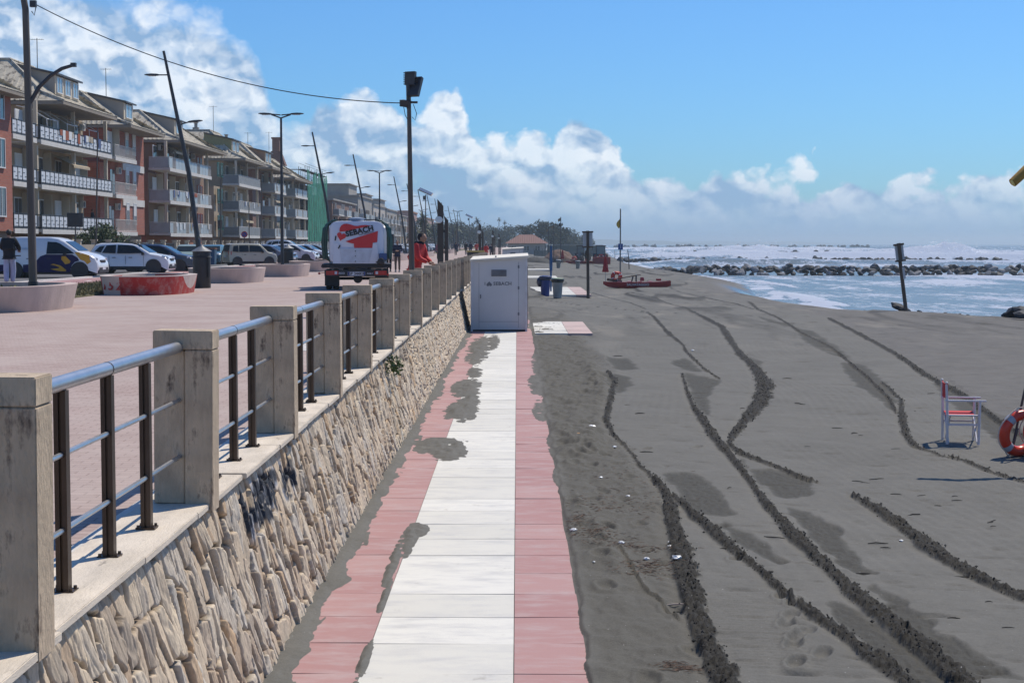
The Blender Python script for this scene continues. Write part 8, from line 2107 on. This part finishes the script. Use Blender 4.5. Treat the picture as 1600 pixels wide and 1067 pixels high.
# ------------------------------------------------------------------ litter, twigs and sticks
x, y = G(1053, 967, -.1)
t = thing("driftwood_stick", "pale straight stick lying across the sand beside the near ridge", "stick", (x, y, ground_z(x, y) + .012)); m = MB(); m.tube([(-.085, -.02, 0), (0, 0, .004), (.085, .025, 0)], [.006, .0065, .005], 8); m.build("stick", pm("bleached_wood", (.42, .33, .27), .8, var=.2, scale=30), t, smooth=True)
M_PL = pm("white_plastic", (.78, .78, .76), .4); M_OR = pm("orange_plastic", (.50, .24, .06), .5)
for (u, v, s, lab, mt) in [(925, 678, .055, "white plastic cup lying on the sand", M_PL), (896, 848, .035, "white scrap next to the red slabs", M_PL), (960, 710, .03, "small white scrap near the bend of the left ridge", M_PL), (1057, 892, .045, "crumpled white paper against the near ridge", M_PL), (1046, 860, .02, "small white bit beside the near ridge, upper of two", M_PL), (1046, 870, .02, "small white bit beside the near ridge, lower of two", M_PL),
                           (1010, 889, .03, "flat white flake on the sand left of the crumpled paper", M_PL), (981, 790, .022, "tiny white shell fragment above the reed debris", M_PL), (939, 763, .025, "white fragment at the foot of the trodden heap", M_PL), (903, 695, .03, "orange scrap in the trodden sand", M_OR), (1082, 545, .05, "pale crumpled bag far up on the raked sand", M_PL), (928, 899, .012, "white speck near the red slabs", M_PL), (1408, 843, .02, "white pebble on the smooth sand at right", M_PL), (971, 866, .03, "white strip among the reed debris", M_PL)]:
    x, y = G(u, v, -.08); t = thing("litter_scrap", lab, "litter", (x, y, ground_z(x, y) + s * .35)); bm = bmesh.new(); bmesh.ops.create_icosphere(bm, subdivisions=2, radius=s)
    for p in bm.verts: p.co = Vector((p.co.x * random.uniform(.6, 1.3), p.co.y * random.uniform(.6, 1.3), p.co.z * random.uniform(.25, .6)))
    me = bpy.data.meshes.new("scrap"); bm.to_mesh(me); bm.free(); me.materials.append(mt); o = bpy.data.objects.new("scrap", me); COL.objects.link(o); o.parent = t
M_TWIG = pm("dark_twig", (.030, .024, .018), .9)
TW = []
for i in range(6):
    m = MB(); L_ = .10 + .03 * i; p = [(-L_ / 2, 0, 0), (-L_ * .1, random.gauss(0, .012), .006), (L_ * .25, random.gauss(0, .012), .004), (L_ / 2, random.gauss(0, .01), 0)]; m.tube(p, [.005, .007, .006, .003], 6)
    if i % 2: m.tube([p[1], (p[1][0] + .04, p[1][1] + .035, .004)], [.005, .002], 5)
    o = m.build("twig", M_TWIG); TW.append(o)
spots = [(1335, 676), (1345, 679), (1262, 700), (1340, 752), (1352, 754), (1370, 748), (1492, 773), (1466, 786), (1495, 779), (1440, 771), (1428, 802), (1550, 811), (1552, 819), (1384, 857), (1400, 770), (1308, 668), (1250, 630), (1455, 612), (1430, 640), (1000, 655), (1010, 718), (1100, 668), (1230, 590), (1500, 900), (1545, 946), (1490, 972), (1575, 985), (1350, 900), (1372, 851), (1210, 850), (1160, 640), (1560, 905), (1060, 985), (980, 640), (965, 560), (1400, 700), (1140, 770), (1130, 870)]
for i, (u, v) in enumerate(spots):
    o = TW[i] if i < 6 else TW[i % 6].copy()
    if i >= 6: COL.objects.link(o)
    x, y = G(u, v, -.1); o.location = (x, y, ground_z(x, y) + .006); o.rotation_euler = (0, 0, random.gauss(0, .35)); s = (.55 + .018 * y) * random.uniform(.5, 1.2); o.scale = (s, s, s); tag(o, "short dark twig lying flat on the raked sand", "twig", "dark twigs scattered on the raked sand")
# broken reeds and weed washed beside the boards
def reeds():
    vs = []; fs = []; sp = [(930, 850, 30, 8), (960, 862, 40, 8), (1000, 868, 60, 6), (1030, 895, 40, 6), (900, 830, 25, 10), (990, 800, 60, 25), (1065, 1062, 30, 6), (930, 800, 40, 14), (960, 760, 60, 30), (1010, 905, 50, 12)]
    for (u, v, du, dv) in sp:
        for k in range(110):
            a, b = random.gauss(u, du * .6), random.gauss(v, dv * .6)
            if a < 885: continue
            x, y = G(a, b, -.06); z = ground_z(x, y) + .004; an = random.gauss(0, .6); L_ = random.uniform(.01, .05); w_ = random.uniform(.0012, .003)
            d = Vector((math.cos(an), math.sin(an), random.uniform(-.1, .15))) * L_; q = Vector((-math.sin(an), math.cos(an), 0)) * w_; c = Vector((x, y, z)); o = len(vs)
            vs += [tuple(c - d - q), tuple(c + d - q), tuple(c + d + q), tuple(c - d + q), tuple(c + Vector((0, 0, w_ * 1.6)))]; fs += [(o, o + 1, o + 4), (o + 1, o + 2, o + 4), (o + 2, o + 3, o + 4), (o + 3, o, o + 4)]
    me = bpy.data.meshes.new("reed_debris"); me.from_pydata(vs, [], fs); me.materials.append(pm("reed_debris", (.17, .105, .065), .9, var=.75, scale=25)); o = bpy.data.objects.new("reed_debris", me); COL.objects.link(o); tag(o, "broken reeds and bark scattered on the trodden sand", kind="stuff")
reeds()
